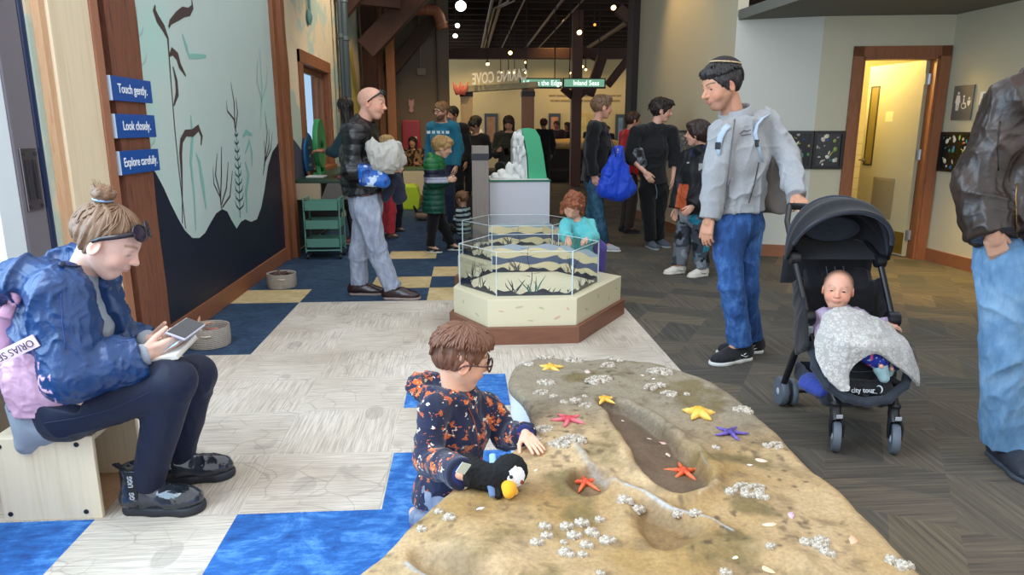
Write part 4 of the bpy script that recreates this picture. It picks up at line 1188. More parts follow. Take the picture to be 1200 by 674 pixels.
for k in range(7):
    u0 = 536 + k * 1.2; cb.tube([J(u0, 111, 12.95), J(u0 - 3 + k, 104, 12.95), J(u0 - 5 + k * 1.7, 96 + (k % 3) * 3, 12.95)], [.035, .03, .012], 6)
tag(cb.build('coral_cutout', mat('coral red board', '#b65a48', .6, var=.2), smooth=True), 'red coral ornament on the archway beam end by the brown wall', 'ornament')
SY = 15.6
for nm, u0, u1, lab in (('Life on the Edge', 609, 658.5, 'hanging green lit sign whose words end in the Edge'), ('Inland Seas', 659.5, 710, 'hanging green lit sign reading Inland Seas')):
    a, bq = J(u0, 103.5, SY), J(u1, 91.5, SY)
    s = thing('hanging_sign', lab, 'sign', ((a[0] + bq[0]) / 2, SY, a[2]), 'green hanging signs')
    MB().box((a[0], SY, a[2]), (bq[0], SY + .1, bq[2])).build('sign_box', mat('black sign case', '#141615', .5), s)
    MB().box((a[0] + .03, SY - .004, a[2] + .035), (bq[0] - .03, SY, bq[2] - .025)).build('lit_face', emit('green lit face', '#6fa588', .38), s)
    text('sign_lettering', nm, .15, emit('lit white letters', '#f0fff2', .75), ((a[0] + bq[0]) / 2 + .04, SY - .006, (a[2] + bq[2]) / 2), (1, 0, 0), (0, 0, 1), s, .003, xscale=.86)
    for x in (a[0] + .15, bq[0] - .15):
        MB().tube([(x, SY + .05, bq[2]), (x, SY + .05, 4.3)], .012, 6).build('hanging_rod', mat('black rod', '#161412', .5), s)
# ================================================================== red cabinet and plaque on the brown wall
ca, cb_ = J(473, 181, 14.98), J(492, 141, 14.98)
fc = thing('fire_hose_cabinet', 'red metal fire cabinet on the brown wall', 'cabinet', ((ca[0] + cb_[0]) / 2, 14.98, ca[2]))
M_RED = mat('signal red enamel', '#a51f2c', .4, var=.04)
MB().box((ca[0], 14.86, ca[2]), (cb_[0], 15.0, cb_[2])).build('cabinet_body', M_RED, fc, bevel=.008)
dr = MB().box((ca[0] + .03, 14.845, ca[2] + .03), (cb_[0] - .03, 14.86, cb_[2] - .03)).build('cabinet_door', mat('darker red enamel', '#8f1c29', .35, var=.04), fc, bevel=.004)
MB().box((cb_[0] - .13, 14.835, (ca[2] + cb_[2]) / 2 - .1), (cb_[0] - .06, 14.845, (ca[2] + cb_[2]) / 2 + .02)).build('door_label', mat('pale label', '#d7cfc0', .5), dr)
pk = [J(u, v, 14.97) for u, v in ((479, 116), (482, 118), (485, 116), (485, 123), (483.5, 126), (485, 130), (482, 132), (479, 130), (480.5, 126), (479, 123))]
tag(MB().prism([(p[0], p[2]) for p in pk], 0, .02, fr=lambda x, y, z: (x, 14.975 + z, y)).build('wall_plaque', mat('dusty pink enamel', '#b98d88', .5)), 'small pink arrow plaque on the brown wall above the red cabinet', 'sign')
jb = J(494, 84, 14.98)
ob = MB().box((jb[0] - .09, 14.93, jb[2] - .07), (jb[0] + .09, 15.0, jb[2] + .07)).build('junction_box', mat('putty steel box', '#6f6456', .5), bevel=.006); tag(ob, 'putty coloured junction box with conduit high on the brown wall', 'electrical box')
cpt = MB(); cpt.tube([(jb[0] - .02, 14.96, jb[2] + .07), (jb[0] - .02, 14.96, 4.3)], .014, 8); cpt.build('conduit', mat('putty steel box', '#6f6456'), ob)
jb2 = J(513, 100, 14.98)
tag(MB().tube([(jb2[0], 14.97, .8), (jb2[0], 14.97, 4.3)], .022, 8).build('wall_conduit', mat('dark brown conduit', '#4a4138', .6)), 'thin vertical conduit near the edge of the brown wall', 'pipe')
ly = 12.3
lp = [(float(J(u, v, ly)[0]), float(J(u, v, ly)[2])) for u, v in ((464, 246), (465.5, 222), (471, 218), (486, 217.5), (488.5, 219), (492, 232), (490.5, 246))]
lp = [(x, max(0, z)) for x, z in lp]
zmin = min(z for _, z in lp); lp = [(x, z - zmin) for x, z in lp]
ls = thing('lime_stool', 'chunky lime green play stool by the cream counter', 'stool', (lp[0][0], ly, 0))
MB().prism(lp, 0, .45, fr=lambda x, y, z: (x, ly + z, y)).build('stool_body', mat('lime moulded foam', '#a5c52b', .5, var=.04), ls, bevel=.03)
MB().prism([(lp[1][0] + .01, lp[1][1]), (lp[2][0], lp[2][1] - .01), (lp[3][0] - .02, lp[3][1] - .01), (lp[3][0] - .02, lp[3][1] + .012), (lp[2][0], lp[2][1] + .012)], .03, .42, fr=lambda x, y, z: (x, ly + z, y)).build('seat_pad', mat('bright lime pad', '#b4d636', .45, var=.03), ls, bevel=.006)
t_ = J(496, 262, 10.9) * A(1, 1, 0)
b = Blob().ell(t_ + A(0, 0, .07), (.13, .09, .075), k=.03).ell(t_ + A(.11, -.02, .10), .065, k=.03).cap(t_ + A(-.08, 0, .1), t_ + A(-.14, 0, .22), .03, .015).cap(t_ + A(.05, .04, .1), t_ + A(.08, .04, .2), .03, .012)
def plush_col(p):
    c = np.tile(A(lin('#8d7a68')[:3]), (len(p), 1)); c[p[:, 2] > .12] = lin('#1f1b1b')[:3]; c[(p[:, 0] > t_[0] + .07) & (p[:, 2] < .12)] = lin('#b7a48f')[:3]; return c
tag(b.mesh('animal_plush', .012, m_attr('plush nap', .95, 300, .4), color=plush_col), 'brown and black plush animal lying on the blue carpet', 'toy')
# ================================================================== activity counter, trolley, wheel by the window
ac = thing('activity_counter', 'beige fronted activity counter under the window', 'counter', (WX + .35, 8.9, 0))
fz0, fz1 = .62, .80
MB().box((WX + .012, 7.95, fz0), (-1.60, 8.0, fz1)).build('beige_fascia', mat('beige counter front', '#a8967c', .6, var=.03), ac)
MB().add([(-1.60, 7.945, fz0), (-1.23, 7.945, fz0), (-1.23, 7.945, fz1), (-1.52, 7.945, fz1)], [(0, 1, 2, 3)]).build('grey_fascia', mat('grey brown counter front', '#5f5854', .6, var=.03), ac, thick=.02)
MB().prism([(WX + .012, 7.96), (-1.22, 7.96), (-1.22, 8.42), (-1.62, 8.42), (-1.62, 10.9), (WX + .012, 10.9)], fz1, fz1 + .03).build('counter_top', mat('dark green counter top', '#1d3a2c', .35, var=.05), ac, bevel=.004)
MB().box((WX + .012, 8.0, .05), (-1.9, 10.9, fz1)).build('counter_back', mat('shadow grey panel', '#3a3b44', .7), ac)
for x, y in ((-1.30, 8.05), (-1.30, 8.34), (-1.69, 10.8)):
    MB().box((x, y, 0), (x + .05, y + .05, fz1)).build('leg', mat('dark steel', '#232428', .5), ac)
M_SAGE = mat('sage green enamel', '#5c8f7e', .4, var=.04)
tr = thing('rolling_trolley', 'three tier sage green rolling trolley under the activity counter', 'trolley', (-1.53, 7.98, 0))
tx0, tx1, ty0, ty1 = -1.735, -1.345, 7.62, 7.92
for z in (.13, .33, .55 - .02):
    b = MB(); b.box((tx0 + .015, ty0, z), (tx1 - .015, ty1, z + .006))
    for lo, hi in (((tx0 + .015, ty0, z), (tx1 - .015, ty0 + .006, z + .10)), ((tx0 + .015, ty1 - .006, z), (tx1 - .015, ty1, z + .10)), ((tx0 + .015, ty0, z), (tx0 + .021, ty1, z + .10)), ((tx1 - .021, ty0, z), (tx1 - .015, ty1, z + .10))):
        b.box(lo, hi)
    b.build('trolley_tray', M_SAGE, tr)
for x in (tx0 + .008, tx1 - .008):
    for y in (ty0 + .01, ty1 - .01):
        MB().tube([(x, y, .075), (x, y, .66)], .009, 8).build('upright', M_SAGE, tr, smooth=None)
    b = MB(); b.tube([(x, ty0 + .01, .66), (x, ty1 - .01, .66)], .009, 8); b.build('side_rail', M_SAGE, tr, smooth=None)
for y in (ty0 + .01, ty1 - .01):
    b = MB(); b.tube([(tx0 + .008, y, .1), (tx1 - .008, y, .1)], .009, 8); b.build('cross_rail', M_SAGE, tr, smooth=None)
for x in (tx0 + .02, tx1 - .02):
    for y in (ty0 + .02, ty1 - .02):
        MB().lathe([(.004, -.012), (.027, -.011), (.03, 0), (.027, .011), (.004, .012)], 16, (x, y, .03), ax=(1, .2, 0)).build('caster', mat('black rubber', '#17171a', .6), tr, smooth=None)
sw = thing('spinning_wheel', 'green rimmed spinning wheel standing on the activity counter', 'game wheel', (-1.75, 9.1, fz1 + .03))
wcen = A(-1.80, 9.05, 1.21); wax = nrm(A(.985, .02, .0))
MB().lathe([(.27, -.02), (.295, -.03), (.30, 0), (.295, .03), (.27, .022)], 40, wcen, ax=wax).build('wheel_rim', mat('leaf green enamel', '#2f8a52', .4, var=.04), sw, smooth=None)
fcx = MB().lathe([(.272, -.012), (.272, .012)], 40, wcen, ax=wax).build('wheel_face', mat('white wheel face', '#cfd6cd', .5, var=.03), sw)
pg = MB(); e_ = nrm(np.cross(wax, A(0, 0, 1)))
for k in range(8):
    a = k * PI / 4 + .2; c = wcen + (e_ * math.cos(a) + A(0, 0, 1) * math.sin(a)) * .2 + wax * .0125
    pg.lathe([(.03, 0), (.03, .003)], 6, c, ax=wax)
pg.build('wheel_picture', mat('dark wheel pictures', '#39433d', .6), fcx)
MB().lathe([(.045, .012), (.05, .03), (.02, .05)], 14, wcen, ax=wax).build('wheel_hub', mat('dark green hub', '#1c5234', .5), sw, smooth=None)
b = MB(); b.bar(wcen - wax * .06, wcen * A(1, 1, 0) + A(.0, -.14, fz1 + .03), .05, .05); b.bar(wcen - wax * .06, wcen * A(1, 1, 0) + A(.0, .16, fz1 + .03), .05, .05); b.bar(wcen * A(1, 1, 0) + A(-.02, -.2, fz1 + .045), wcen * A(1, 1, 0) + A(-.02, .22, fz1 + .045), .08, .03)
b.build('wheel_stand', mat('leaf green enamel', '#2f8a52'), sw)
tag(MB().box((-1.86, 8.45, fz1 + .031), (-1.66, 8.70, fz1 + .045)).build('paper_sheaf', mat('white paper', '#d9dad4', .7)), 'white paper sheaf lying on the activity counter', 'paper')
o = MB().box((-1.46, 8.22, fz1 + .031), (-1.26, 8.38, fz1 + .06)).build('toy_tray', mat('dark red tray', '#7b2a34', .5), bevel=.006); tag(o, 'dark red tray lying on the activity counter', 'tray')
ov = thing('oval_sign', 'blue oval sign board on the wall beside the window', 'sign', JX(362, 183, WX + .02))
oc = JX(362.5, 183, WX + .03);
pts = [(oc[1] + .28 * math.cos(k / 24 * 2 * PI), oc[2] + .27 * math.sin(k / 24 * 2 * PI)) for k in range(24)]
MB().prism(pts, 0, .012, fr=lambda x, y, z: (WX + .025 + z, x, y)).build('sign_board', mat('bright blue board', '#2a6fb0', .4, var=.06), ov)
MB().prism([(oc[1] + (y - oc[1]) * 1.06, oc[2] + (z - oc[2]) * 1.06) for y, z in pts], 0, .02, fr=lambda x, y, z: (WX + .004 + z, x, y)).build('sign_backing', mat('navy backing', '#1a2440', .5), ov)
scribble('sign_lettering', [[4.5], [3.2], [5.2]], M_LET, (WX + .038, oc[1], oc[2]), (0, 1, 0), (0, 0, 1), .07, ov)
M_PIPE = mat('slate painted pipe', '#3b4a52', .45, var=.06)
for y, r, lab in ((11.55, .075, 'thick slate drain pipe on the painted wall'), (11.22, .03, 'thin slate conduit beside the drain pipe')):
    pp = MB(); pp.tube([(WX + .12, y, .8), (WX + .12, y, 4.3)], r, 14)
    o = pp.build('wall_pipe', M_PIPE, smooth=None); tag(o, lab, 'pipe', None)
    cl = MB()
    for z in (1.6, 2.75, 3.3): cl.lathe([(r + .001, -.03), (r + .016, -.03), (r + .016, .03), (r + .001, .03)], 14, (WX + .12, y, z))
    cl.build('pipe_collar', mat('grey pipe collar', '#5a676c', .4, .3), o, smooth=None)
hk = JX(363, 20, WX + .03)
o = MB().lathe([(.015, -.0), (.09, .01), (.1, .03), (.02, .06)], 14, (WX, hk[1], hk[2]), ax=(1, 0, 0)).build('wall_bell', mat('teal painted bell', '#5c8c8c', .5), smooth=None); tag(o, 'teal round bell with conduit high on the painted wall', 'bell')
MB().tube([(WX + .03, hk[1], hk[2] + .05), (WX + .03, hk[1], 4.3)], .018, 8).build('conduit', mat('teal painted bell', '#5c8c8c'), o)
def beam(name, a, b_, w_, h_, m):
    return structure(MB().bar(a, b_, w_, h_).build(name, m, bevel=.01))
beam('beam_post', (WX + .2, 14.0, 0), (WX + .2, 14.0, 4.3), .26, .26, M_TRUSS)
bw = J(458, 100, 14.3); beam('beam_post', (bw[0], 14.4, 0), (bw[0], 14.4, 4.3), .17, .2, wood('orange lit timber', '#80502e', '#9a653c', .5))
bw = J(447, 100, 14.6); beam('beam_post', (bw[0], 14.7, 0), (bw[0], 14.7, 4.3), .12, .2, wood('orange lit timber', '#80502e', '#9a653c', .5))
beam('beam_brace', J(429, 58, 12.6), J(497, -14, 12.6), .25, .36, M_TRUSS)
beam('beam_brace', J(455, 86, 14.6), J(510, 20, 14.6), .2, .26, wood('dark truss shade', '#271a15', '#3a261c', .7))
beam('beam_brace', J(396, 18, 11.9), J(420, -12, 11.9), .2, .26, M_TRUSS)
beam('beam_brace', J(378, -6, 12.2), J(470, 3, 12.2), .16, .2, M_TRUSS)
dt = MB(); dt.tube([J(466, 11, 14.0), J(503, 11, 14.0), J(511, 13, 14.0), J(515, 20, 14.0), J(519, 34, 14.0)], .105, 14)
o = dt.build('elbow_duct', mat('terracotta painted duct', '#8d5640', .55, var=.06), smooth=None); tag(o, 'terracotta elbow duct below the ceiling by the brown wall', 'duct')
dc = MB()
for p, q_ in ((J(500, 11, 14.0), J(502, 11, 14.0)), (J(517, 28, 14.0), J(518, 30, 14.0))): dc.tube([p, q_], .118, 14)
dc.build('duct_collar', mat('terracotta collar', '#9c6650', .5), o, smooth=None)
beam('beam_cross', J(500, 63, 18.5), J(790, 63, 18.5), .22, .26, wood('reddish steel beam', '#3a231b', '#4c3024', .6))
bw = J(674.5, 150, 17.3); beam('beam_post', (bw[0], 17.3, 0), (bw[0], 17.3, 4.3), .24, .24, wood('mahogany post', '#3d2016', '#56301f', .55))
bw = J(700, 60, 15.5)
beam('beam_brace', J(690, 112, 17.8), J(706, 66, 17.8), .2, .24, M_TRUSS)
beam('beam_brace', J(712, 100, 17.6), J(745, 58, 17.6), .16, .18, M_TRUSS)
beam('beam_brace', J(672, 118, 17.3), J(690, 103, 17.3), .14, .16, M_TRUSS)
beam('beam_brace', J(677, 118, 17.3), J(659, 103, 17.3), .14, .16, M_TRUSS)
beam('beam_brace', J(705, 70, 18.3), J(676, 56, 18.3), .16, .2, M_TRUSS)
beam('beam_brace', J(765, 46, 12.4), J(724, 10, 12.4), .13, .18, M_TRUSS)
for k in range(14):
    y = 13.5 + k * .9
    beam('beam_joist', (-2.0, y, 4.18), (9, y, 4.18), .08, .22, wood('joist timber', '#231914', '#332318', .8))
M_CPIPE = mat('dull steel pipe', '#6d625a', .45, .5, var=.1)
for i, (x, z, r) in enumerate(((.62, 3.95, .035), (.80, 3.98, .03), (.95, 3.96, .03), (1.08, 3.98, .025), (1.3, 4.0, .02), (2.05, 3.95, .03), (2.5, 3.98, .02), (4.0, 3.93, .035), (4.15, 3.96, .02))):
    pp = MB(); bend = .25 if 1 < i < 4 else 0
    pp.tube([(x, 10, z), (x, 15.5, z), (x - bend, 16.3, z), (x - bend, 25.4, z)], r, 8)
    o = pp.build('ceiling_pipe', M_CPIPE, smooth=None); tag(o, 'thin steel pipe running along the dark hall ceiling', 'pipe', 'ceiling pipes')
    hg = MB()
    for y in (12, 15, 18.5, 22): hg.bar((x - (bend if y > 16 else 0), y, z), (x - (bend if y > 16 else 0), y, 4.3), .012, .012)
    hg.build('pipe_hanger', mat('black rod', '#161412'), o)
lamps = [(540, 7, 14, .10, 'w'), (536, 30, 14.6, .075, 'g'), (533.5, 42, 15, .075, 'g'), (679, 38, 15.5, .085, 'y'), (719, 9, 14.5, .08, 'y'), (697, 29, 16, .05, 'd'), (598, 62, 16.5, .07, 'y'), (571.5, 75, 18, .07, 'y'), (616, 73, 19, .05, 'y'), (587, 85, 19.5, .05, 'y'), (596, 85, 20, .05, 'y'), (603, 85, 20.3, .05, 'y'), (616, 85, 20.6, .05, 'y'), (668, 85.5, 20.4, .05, 'y'), (682.5, 78, 19.5, .06, 'y'), (686.5, 81.5, 20, .055, 'y'), (743, 93, 20, .07, 'y'), (744, 105, 21, .07, 'y')]
EM = {'w': emit('warm white lamp', '#fff3d8', 9), 'g': emit('soft white lamp', '#f1f0d8', 4), 'y': emit('amber lamp', '#ffce7a', 5), 'd': emit('dim amber lamp', '#c98a35', 1.2)}
where = ['large round white spotlight nearest the brown wall', 'upper of two white floodlights hung beside the brown wall', 'lower of two white floodlights hung beside the brown wall', 'bright amber spotlight over the middle of the hall', 'amber spotlight nearest the dark column, high up', 'dim amber spotlight angled beside the bright one', 'amber spotlight over the archway letters', 'amber spotlight over the left half of the archway']
for i, (u, v, Y, r, k) in enumerate(lamps):
    c = J(u, v, Y); d = nrm(A(0, -1, -.55) if i < 7 else A(.1, -1, -.8))
    lab = where[i] if i < len(where) else 'tiny amber ceiling spotlight far down the hall'
    r = r * (1 if k == 'w' else .62)
    t = thing('ceiling_spotlight', lab, 'spotlight', c, 'hall spotlights' if i < len(where) else 'far hall spotlights')
    MB().lathe([(r, 0), (r * 1.12, -.01), (r * 1.05, -r * 1.6), (r * .5, -r * 2.4)], 16, c, ax=d).build('lamp_housing', mat('black lamp can', '#1b1917', .5), t, smooth=None)
    MB().lathe([(r * .98, .002), (r * .8, .014), (.002, .02)], 16, c, ax=d).build('lamp_glass', EM[k], t, smooth=True)
    if c[2] < 4.25:
        MB().tube([c - d * r * 1.2, (c - d * r * 1.2) * A(1, 1, 0) + A(0, 0, 4.3)], .012, 6).build('lamp_stem', mat('black rod', '#161412'), t)
M_BAN = mat('blue grey banner', '#3d4a58', .6, var=.1)
for k, (u0, u1, v0, v1, cc, lab) in enumerate(((568, 583, 133, 172, '#a0785a', 'tall dark framed banner behind the green coated woman'), (643, 657, 133, 160, '#c98a6a', 'framed banner on the far wall above the dark figures'), (676, 690, 133, 170, '#d9bf7a', 'pale yellow panel on the far wall beside the mahogany post'), (721, 733, 134, 178, '#6d86a0', 'blue framed panel on the far wall beside the red jacket'))):
    a, bq = J(u0, v1, 25.5), J(u1, v0, 25.5)
    t = thing('wall_banner', lab, 'banner', ((a[0] + bq[0]) / 2, 25.5, a[2]), 'banners on the far wall')
    MB().box((a[0], 25.52, a[2]), (bq[0], 25.6, bq[2])).build('banner_board', M_BAN if k != 2 else mat('straw board', '#cdb06a', .6), t)
    MB().box((a[0] + .08, 25.515, a[2] + .15), (bq[0] - .08, 25.53, bq[2] - .12)).build('banner_picture', mat('banner print %d' % k, cc, .6, var=.6, scale=4), t)
wl_ = scribble('wall_quotation', [[4, 7, 2, 6, 9, 2, 8, 3], [2, 3, 6, 4, 3, 5, 3, 6, 2, 4]], mat('faint brown wall print', '#96825f', .8, var=0), J(686, 115, 25.58), (1, 0, 0), (0, 0, 1), .115, None, .004)
tag(wl_, 'two lines of faint lettering printed on the far wall', 'lettering')
q0, q1 = J(640, 172, 18.2), J(722, 172, 18.2)
ht = thing('driftwood_table', 'dark exhibit table with a pale driftwood edged top in the far hall', 'table', ((q0[0] + q1[0]) / 2, 18.6, 0))
b = Blob(); rn = random.Random(8)
for k in range(16):
    f = k / 15; c = q0 + (q1 - q0) * f; b.seg(A(c[0], 18.3, .97 + .05 * rn.random()), A(c[0] + .1, 19.6, 1.0), (1, 0, 0), (.2, .10), (.2, .07), k=.08)
b.mesh('driftwood_top', .035, wood('pale driftwood', '#b8945c', '#d8b67a', .7, 2), ht, disp=lambda p: .03 * vnoise(p * 5, 2))
MB().box((q0[0] - .1, 18.45, .08), (q1[0] + .1, 19.5, .95)).build('table_base', mat('black brown table base', '#221a15', .7), ht)
MB().box((q0[0] - .05, 18.38, .30), (q1[0] + .05, 18.45, .36)).build('base_rail', mat('brown rail', '#3b2a1f', .6), ht)
MB().box((q0[0] - .0, 18.55, 0), (q1[0] + .0, 19.4, .08)).build('table_plinth', mat('black plinth', '#17120f', .7), ht)
# ================================================================== friezes and signs on the right
def m_frieze():
    t = NT('sea life frieze print'); v = t.coord((1, 1, 1))
    vo = t.n('ShaderNodeTexVoronoi'); vo.inputs['Scale'].default_value = 17; vo.inputs['Randomness'].default_value = 1
    t.l(v, vo.inputs['Vector'])
    dots = t.ramp(vo.outputs['Distance'], [(.26, 1.0), (.34, 0.0)])
    sp = t.n('ShaderNodeSeparateColor'); t.l(vo.outputs['Color'], sp.inputs[0])
    hue = t.ramp(sp.outputs[0], [(0, '#d8d4cc'), (.25, '#9aa39a'), (.4, '#c04a38'), (.5, '#c7a35a'), (.62, '#4f8a4c'), (.75, '#b6b0a6'), (.9, '#2f6fb4')], 'CONSTANT')
    on = t.math('GREATER_THAN', sp.outputs[1], .45)
    t.col(t.mix(t.math('MULTIPLY', dots, on), '#0d0f12', hue))
    return t.set(Roughness=.25)
M_FRZ = m_frieze(); M_BLK = mat('black frieze frame', '#0e0d10', .4, var=.05)
def frieze(p, q, z0, z1, lab, seed):
    p, q = np.array(p), np.array(q); d = nrm(q - p); nn = np.array([d[1], -d[0]]); L = np.linalg.norm(q - p)
    t = thing('sea_life_frieze', lab, 'wall frieze', ((p[0] + q[0]) / 2, (p[1] + q[1]) / 2, z0), 'black sea life friezes')
    def W(s, dd, z): r = p + d * s + nn * dd; return (r[0], r[1], z)
    def bx(b, s0, s1, d0, d1, za, zb, mi=0): b.prism([W(s0, d0, 0)[:2], W(s1, d0, 0)[:2], W(s1, d1, 0)[:2], W(s0, d1, 0)[:2]], za, zb, mi)
    b = MB(); bx(b, 0, L, .001, .012, z0, z1); b.build('frieze_panel', M_FRZ, t)
    b = MB(); bx(b, 0, L, .001, .03, z1, z1 + .03); bx(b, 0, L, .001, .03, z0 - .03, z0); bx(b, -.0, .03, .001, .03, z0, z1); bx(b, L - .03, L, .001, .03, z0, z1); b.build('frieze_frame', M_BLK, t)
    rn = random.Random(seed); cols = ['#1f6fd0', '#b7d36a', '#d0452e', '#d8d3c8', '#bdb6a8', '#3a8f86', '#e0dccf', '#cfc8b8', '#8a9a48', '#c9c2b6']
    for k in range(min(88, int(L * 58))):
        s = rn.uniform(.06, L - .06); z = z0 + (z1 - z0) * (rn.random() ** 1.3) * .9 + .015; r = rn.uniform(.012, .03); an = rn.uniform(0, 3); c = W(s, .016, z)
        b = MB(); n = 9; el = rn.choice((.5, .8, .35))
        b.add([tuple(np.array(c) + np.append(d, 0) * (math.cos(j / n * 2 * PI) * r * math.cos(an) - el * math.sin(j / n * 2 * PI) * r * math.sin(an)) + A(0, 0, 1) * (math.cos(j / n * 2 * PI) * r * math.sin(an) + el * math.sin(j / n * 2 * PI) * r * math.cos(an))) for j in range(n)] + [tuple(np.array(c) + np.append(nn, 0) * .008)], [(j, (j + 1) % n, n) for j in range(n)])
        ci = rn.choice(cols) if z > z0 + .12 else rn.choice(cols[3:8]); b.build('sea_creature', mat('frieze creature ' + ci, ci, .3), t)
frieze((PAB[0] + .02, PAB[1] - .01), (PBC[0], PBC[1]), 1.0, 1.34, 'black sea life frieze on the pale wall behind the man in the grey jacket', 1)
frieze((PBC[0], PBC[1]), wc(S0 - .105, 0, 0)[:2], 1.0, 1.34, 'short black sea life frieze left of the washroom door frame', 2)
frieze((PA0[0] + .07, 9.9), (PAB[0] - .015, 7.9), 1.0, 1.34, 'black sea life frieze on the wall behind the boy in the black jacket', 3)
dD = nrm(A(PD1[0] - PCD[0], PD1[1] - PCD[1]));
frieze(A(*PCD) + dD * .03, A(*PCD) + dD * 1.9, .99, 1.33, 'black sea life frieze right of the washroom door, below the signs', 4)
def onD(u, v):
    r = _ray(u, v); n_ = A(dD[1], -dD[0]); t = (A(*PCD) - CP[:2]) @ n_ / (r[:2] @ n_); p = CP + r * t
    return (p[:2] - A(*PCD)) @ dD, p[2]
nD = A(dD[1], -dD[0])
if nD @ (A(0, 3) - A(*PCD)) < 0: nD = -nD
def WD(s, o_, z): r = A(*PCD) + dD * s + nD * o_; return (r[0], r[1], z)
def pbox(b, s0, s1, o0, o1, z0, z1, mi=0): b.prism([WD(s0, o0, 0)[:2], WD(s1, o0, 0)[:2], WD(s1, o1, 0)[:2], WD(s0, o1, 0)[:2]], z0, z1, mi); return b
(sa, za), (sb, zb) = onD(1115, 141), onD(1144, 99)
ws = thing('washroom_sign', 'grey washroom sign with white figure pictograms right of the door', 'sign', WD((sa + sb) / 2, .01, za))
pbox(MB(), sa, sb, 0, .014, za, zb).build('sign_plate', mat('slate grey sign', '#5a5a60', .5, var=.03), ws)
M_PIC = mat('white pictogram', '#e4e4e2', .5, var=0)
def pict(s, z, shapes, name):
    b = MB()
    for kind, *a in shapes:
        if kind == 'c':
            x, y, r = a; b.add([WD(s + x + r * math.cos(k / 14 * 2 * PI), .0155, z + y + r * math.sin(k / 14 * 2 * PI)) for k in range(14)], [tuple(range(14))])
        elif kind == 'p':
            b.add([WD(s + x, .0155, z + y) for x, y in a[0]], [tuple(range(len(a[0])))])
        else:
            x, y, r0, r1, a0, a1 = a; n = 14
            P = [WD(s + x + r * math.cos(a0 + (a1 - a0) * k / n), .0155, z + y + r * math.sin(a0 + (a1 - a0) * k / n)) for r in (r0, r1) for k in range(n + 1)]
            b.add(P, [(k, k + 1, n + 2 + k, n + 1 + k) for k in range(n)])
    return b.build(name, M_PIC, ws)
wS, hS = sb - sa, zb - za
k_ = hS
pict(sa + wS * .27, za + hS * .55, [('c', 0, .23 * k_, .042 * k_), ('p', [(-.07 * k_, .17 * k_), (.07 * k_, .17 * k_), (.11 * k_, -.05 * k_), (.075 * k_, -.05 * k_), (.05 * k_, -.27 * k_), (.01 * k_, -.27 * k_), (.01 * k_, -.1 * k_), (-.01 * k_, -.1 * k_), (-.01 * k_, -.27 * k_), (-.05 * k_, -.27 * k_), (-.075 * k_, -.05 * k_), (-.11 * k_, -.05 * k_)])], 'woman_pictogram')
pict(sa + wS * .56, za + hS * .5, [('c', 0, .18 * k_, .035 * k_), ('a', .02 * k_, -.08 * k_, .075 * k_, .10 * k_, 2.2, 6.0), ('p', [(-.02 * k_, .13 * k_), (.025 * k_, .13 * k_), (.03 * k_, .0), (.10 * k_, .0), (.14 * k_, -.14 * k_), (.10 * k_, -.16 * k_), (.075 * k_, -.04 * k_), (-.01 * k_, -.04 * k_)])], 'wheelchair_pictogram')
pict(sa + wS * .83, za + hS * .52, [('c', 0, .10 * k_, .042 * k_), ('p', [(-.07 * k_, .04 * k_), (.07 * k_, .04 * k_), (.06 * k_, -.06 * k_), (0, -.13 * k_), (-.06 * k_, -.06 * k_)])], 'infant_pictogram')
(sc, zc), (sd_, zd) = onD(1146, 134), onD(1160, 107)
ns = thing('notice_sign', 'small white and blue notice beside the grey washroom sign', 'sign', WD((sc + sd_) / 2, .01, zc))
pbox(MB(), sc, sd_, 0, .006, zc, zd).build('notice_sheet', mat('white notice sheet', '#dfe4ea', .5, var=0), ns)
pbox(MB(), sc, sd_, .006, .0075, zc, zc + (zd - zc) * .42).build('blue_field', mat('sky blue print', '#3f8fc4', .5, var=0), ns)
b = MB(); c_ = ((sc + sd_) / 2, zc + (zd - zc) * .21); r_ = (zd - zc) * .17
b.add([WD(c_[0] + r_ * math.cos(k / 16 * 2 * PI), .009, c_[1] + r_ * math.sin(k / 16 * 2 * PI)) for k in range(16)], [tuple(range(16))]); b.build('white_disc', M_PIC, ns)
b = MB()
pbox(b, c_[0] - r_ * .3, c_[0] + r_ * .3, .009, .0100, c_[1] - r_ * .5, c_[1] + r_ * .35)
for k in range(3): pbox(b, sc + (sd_ - sc) * .15, sd_ - (sd_ - sc) * .15, .006, .008, zc + (zd - zc) * (.5 + .07 * k), zc + (zd - zc) * (.52 + .07 * k))
b.add([WD((sc + sd_) / 2 + .018 * math.cos(k / 12 * 2 * PI), .008, zc + (zd - zc) * .83 + .022 * math.sin(k / 12 * 2 * PI)) for k in range(12)], [tuple(range(12))])
b.build('notice_print', mat('slate blue print', '#5f7f9f', .5, var=0), ns)
tp_ = wc(S0 + .12, 1.0, 0)
fx = thing('washroom_tube_light', 'glowing vertical tube light just inside the washroom', 'lamp', (tp_[0], tp_[1], 1.9))
MB().tube([(tp_[0], tp_[1], 1.95), (tp_[0], tp_[1], 2.45)], .02, 10).build('tube', emit('warm tube', '#ffe9a0', 6), fx, smooth=None)
MB().lathe([(.03, -.02), (.055, 0), (.05, .06), (.02, .08)], 14, (tp_[0], tp_[1], 1.88)).build('lamp_bulb', emit('warm bulb', '#fff2c0', 12), fx, smooth=True)
MB().box((tp_[0] - .04, tp_[1] + .02, 1.85), (tp_[0] + .04, tp_[1] + .05, 2.6)).build('lamp_bracket', mat('cream metal', '#cfc7a0', .5), fx)
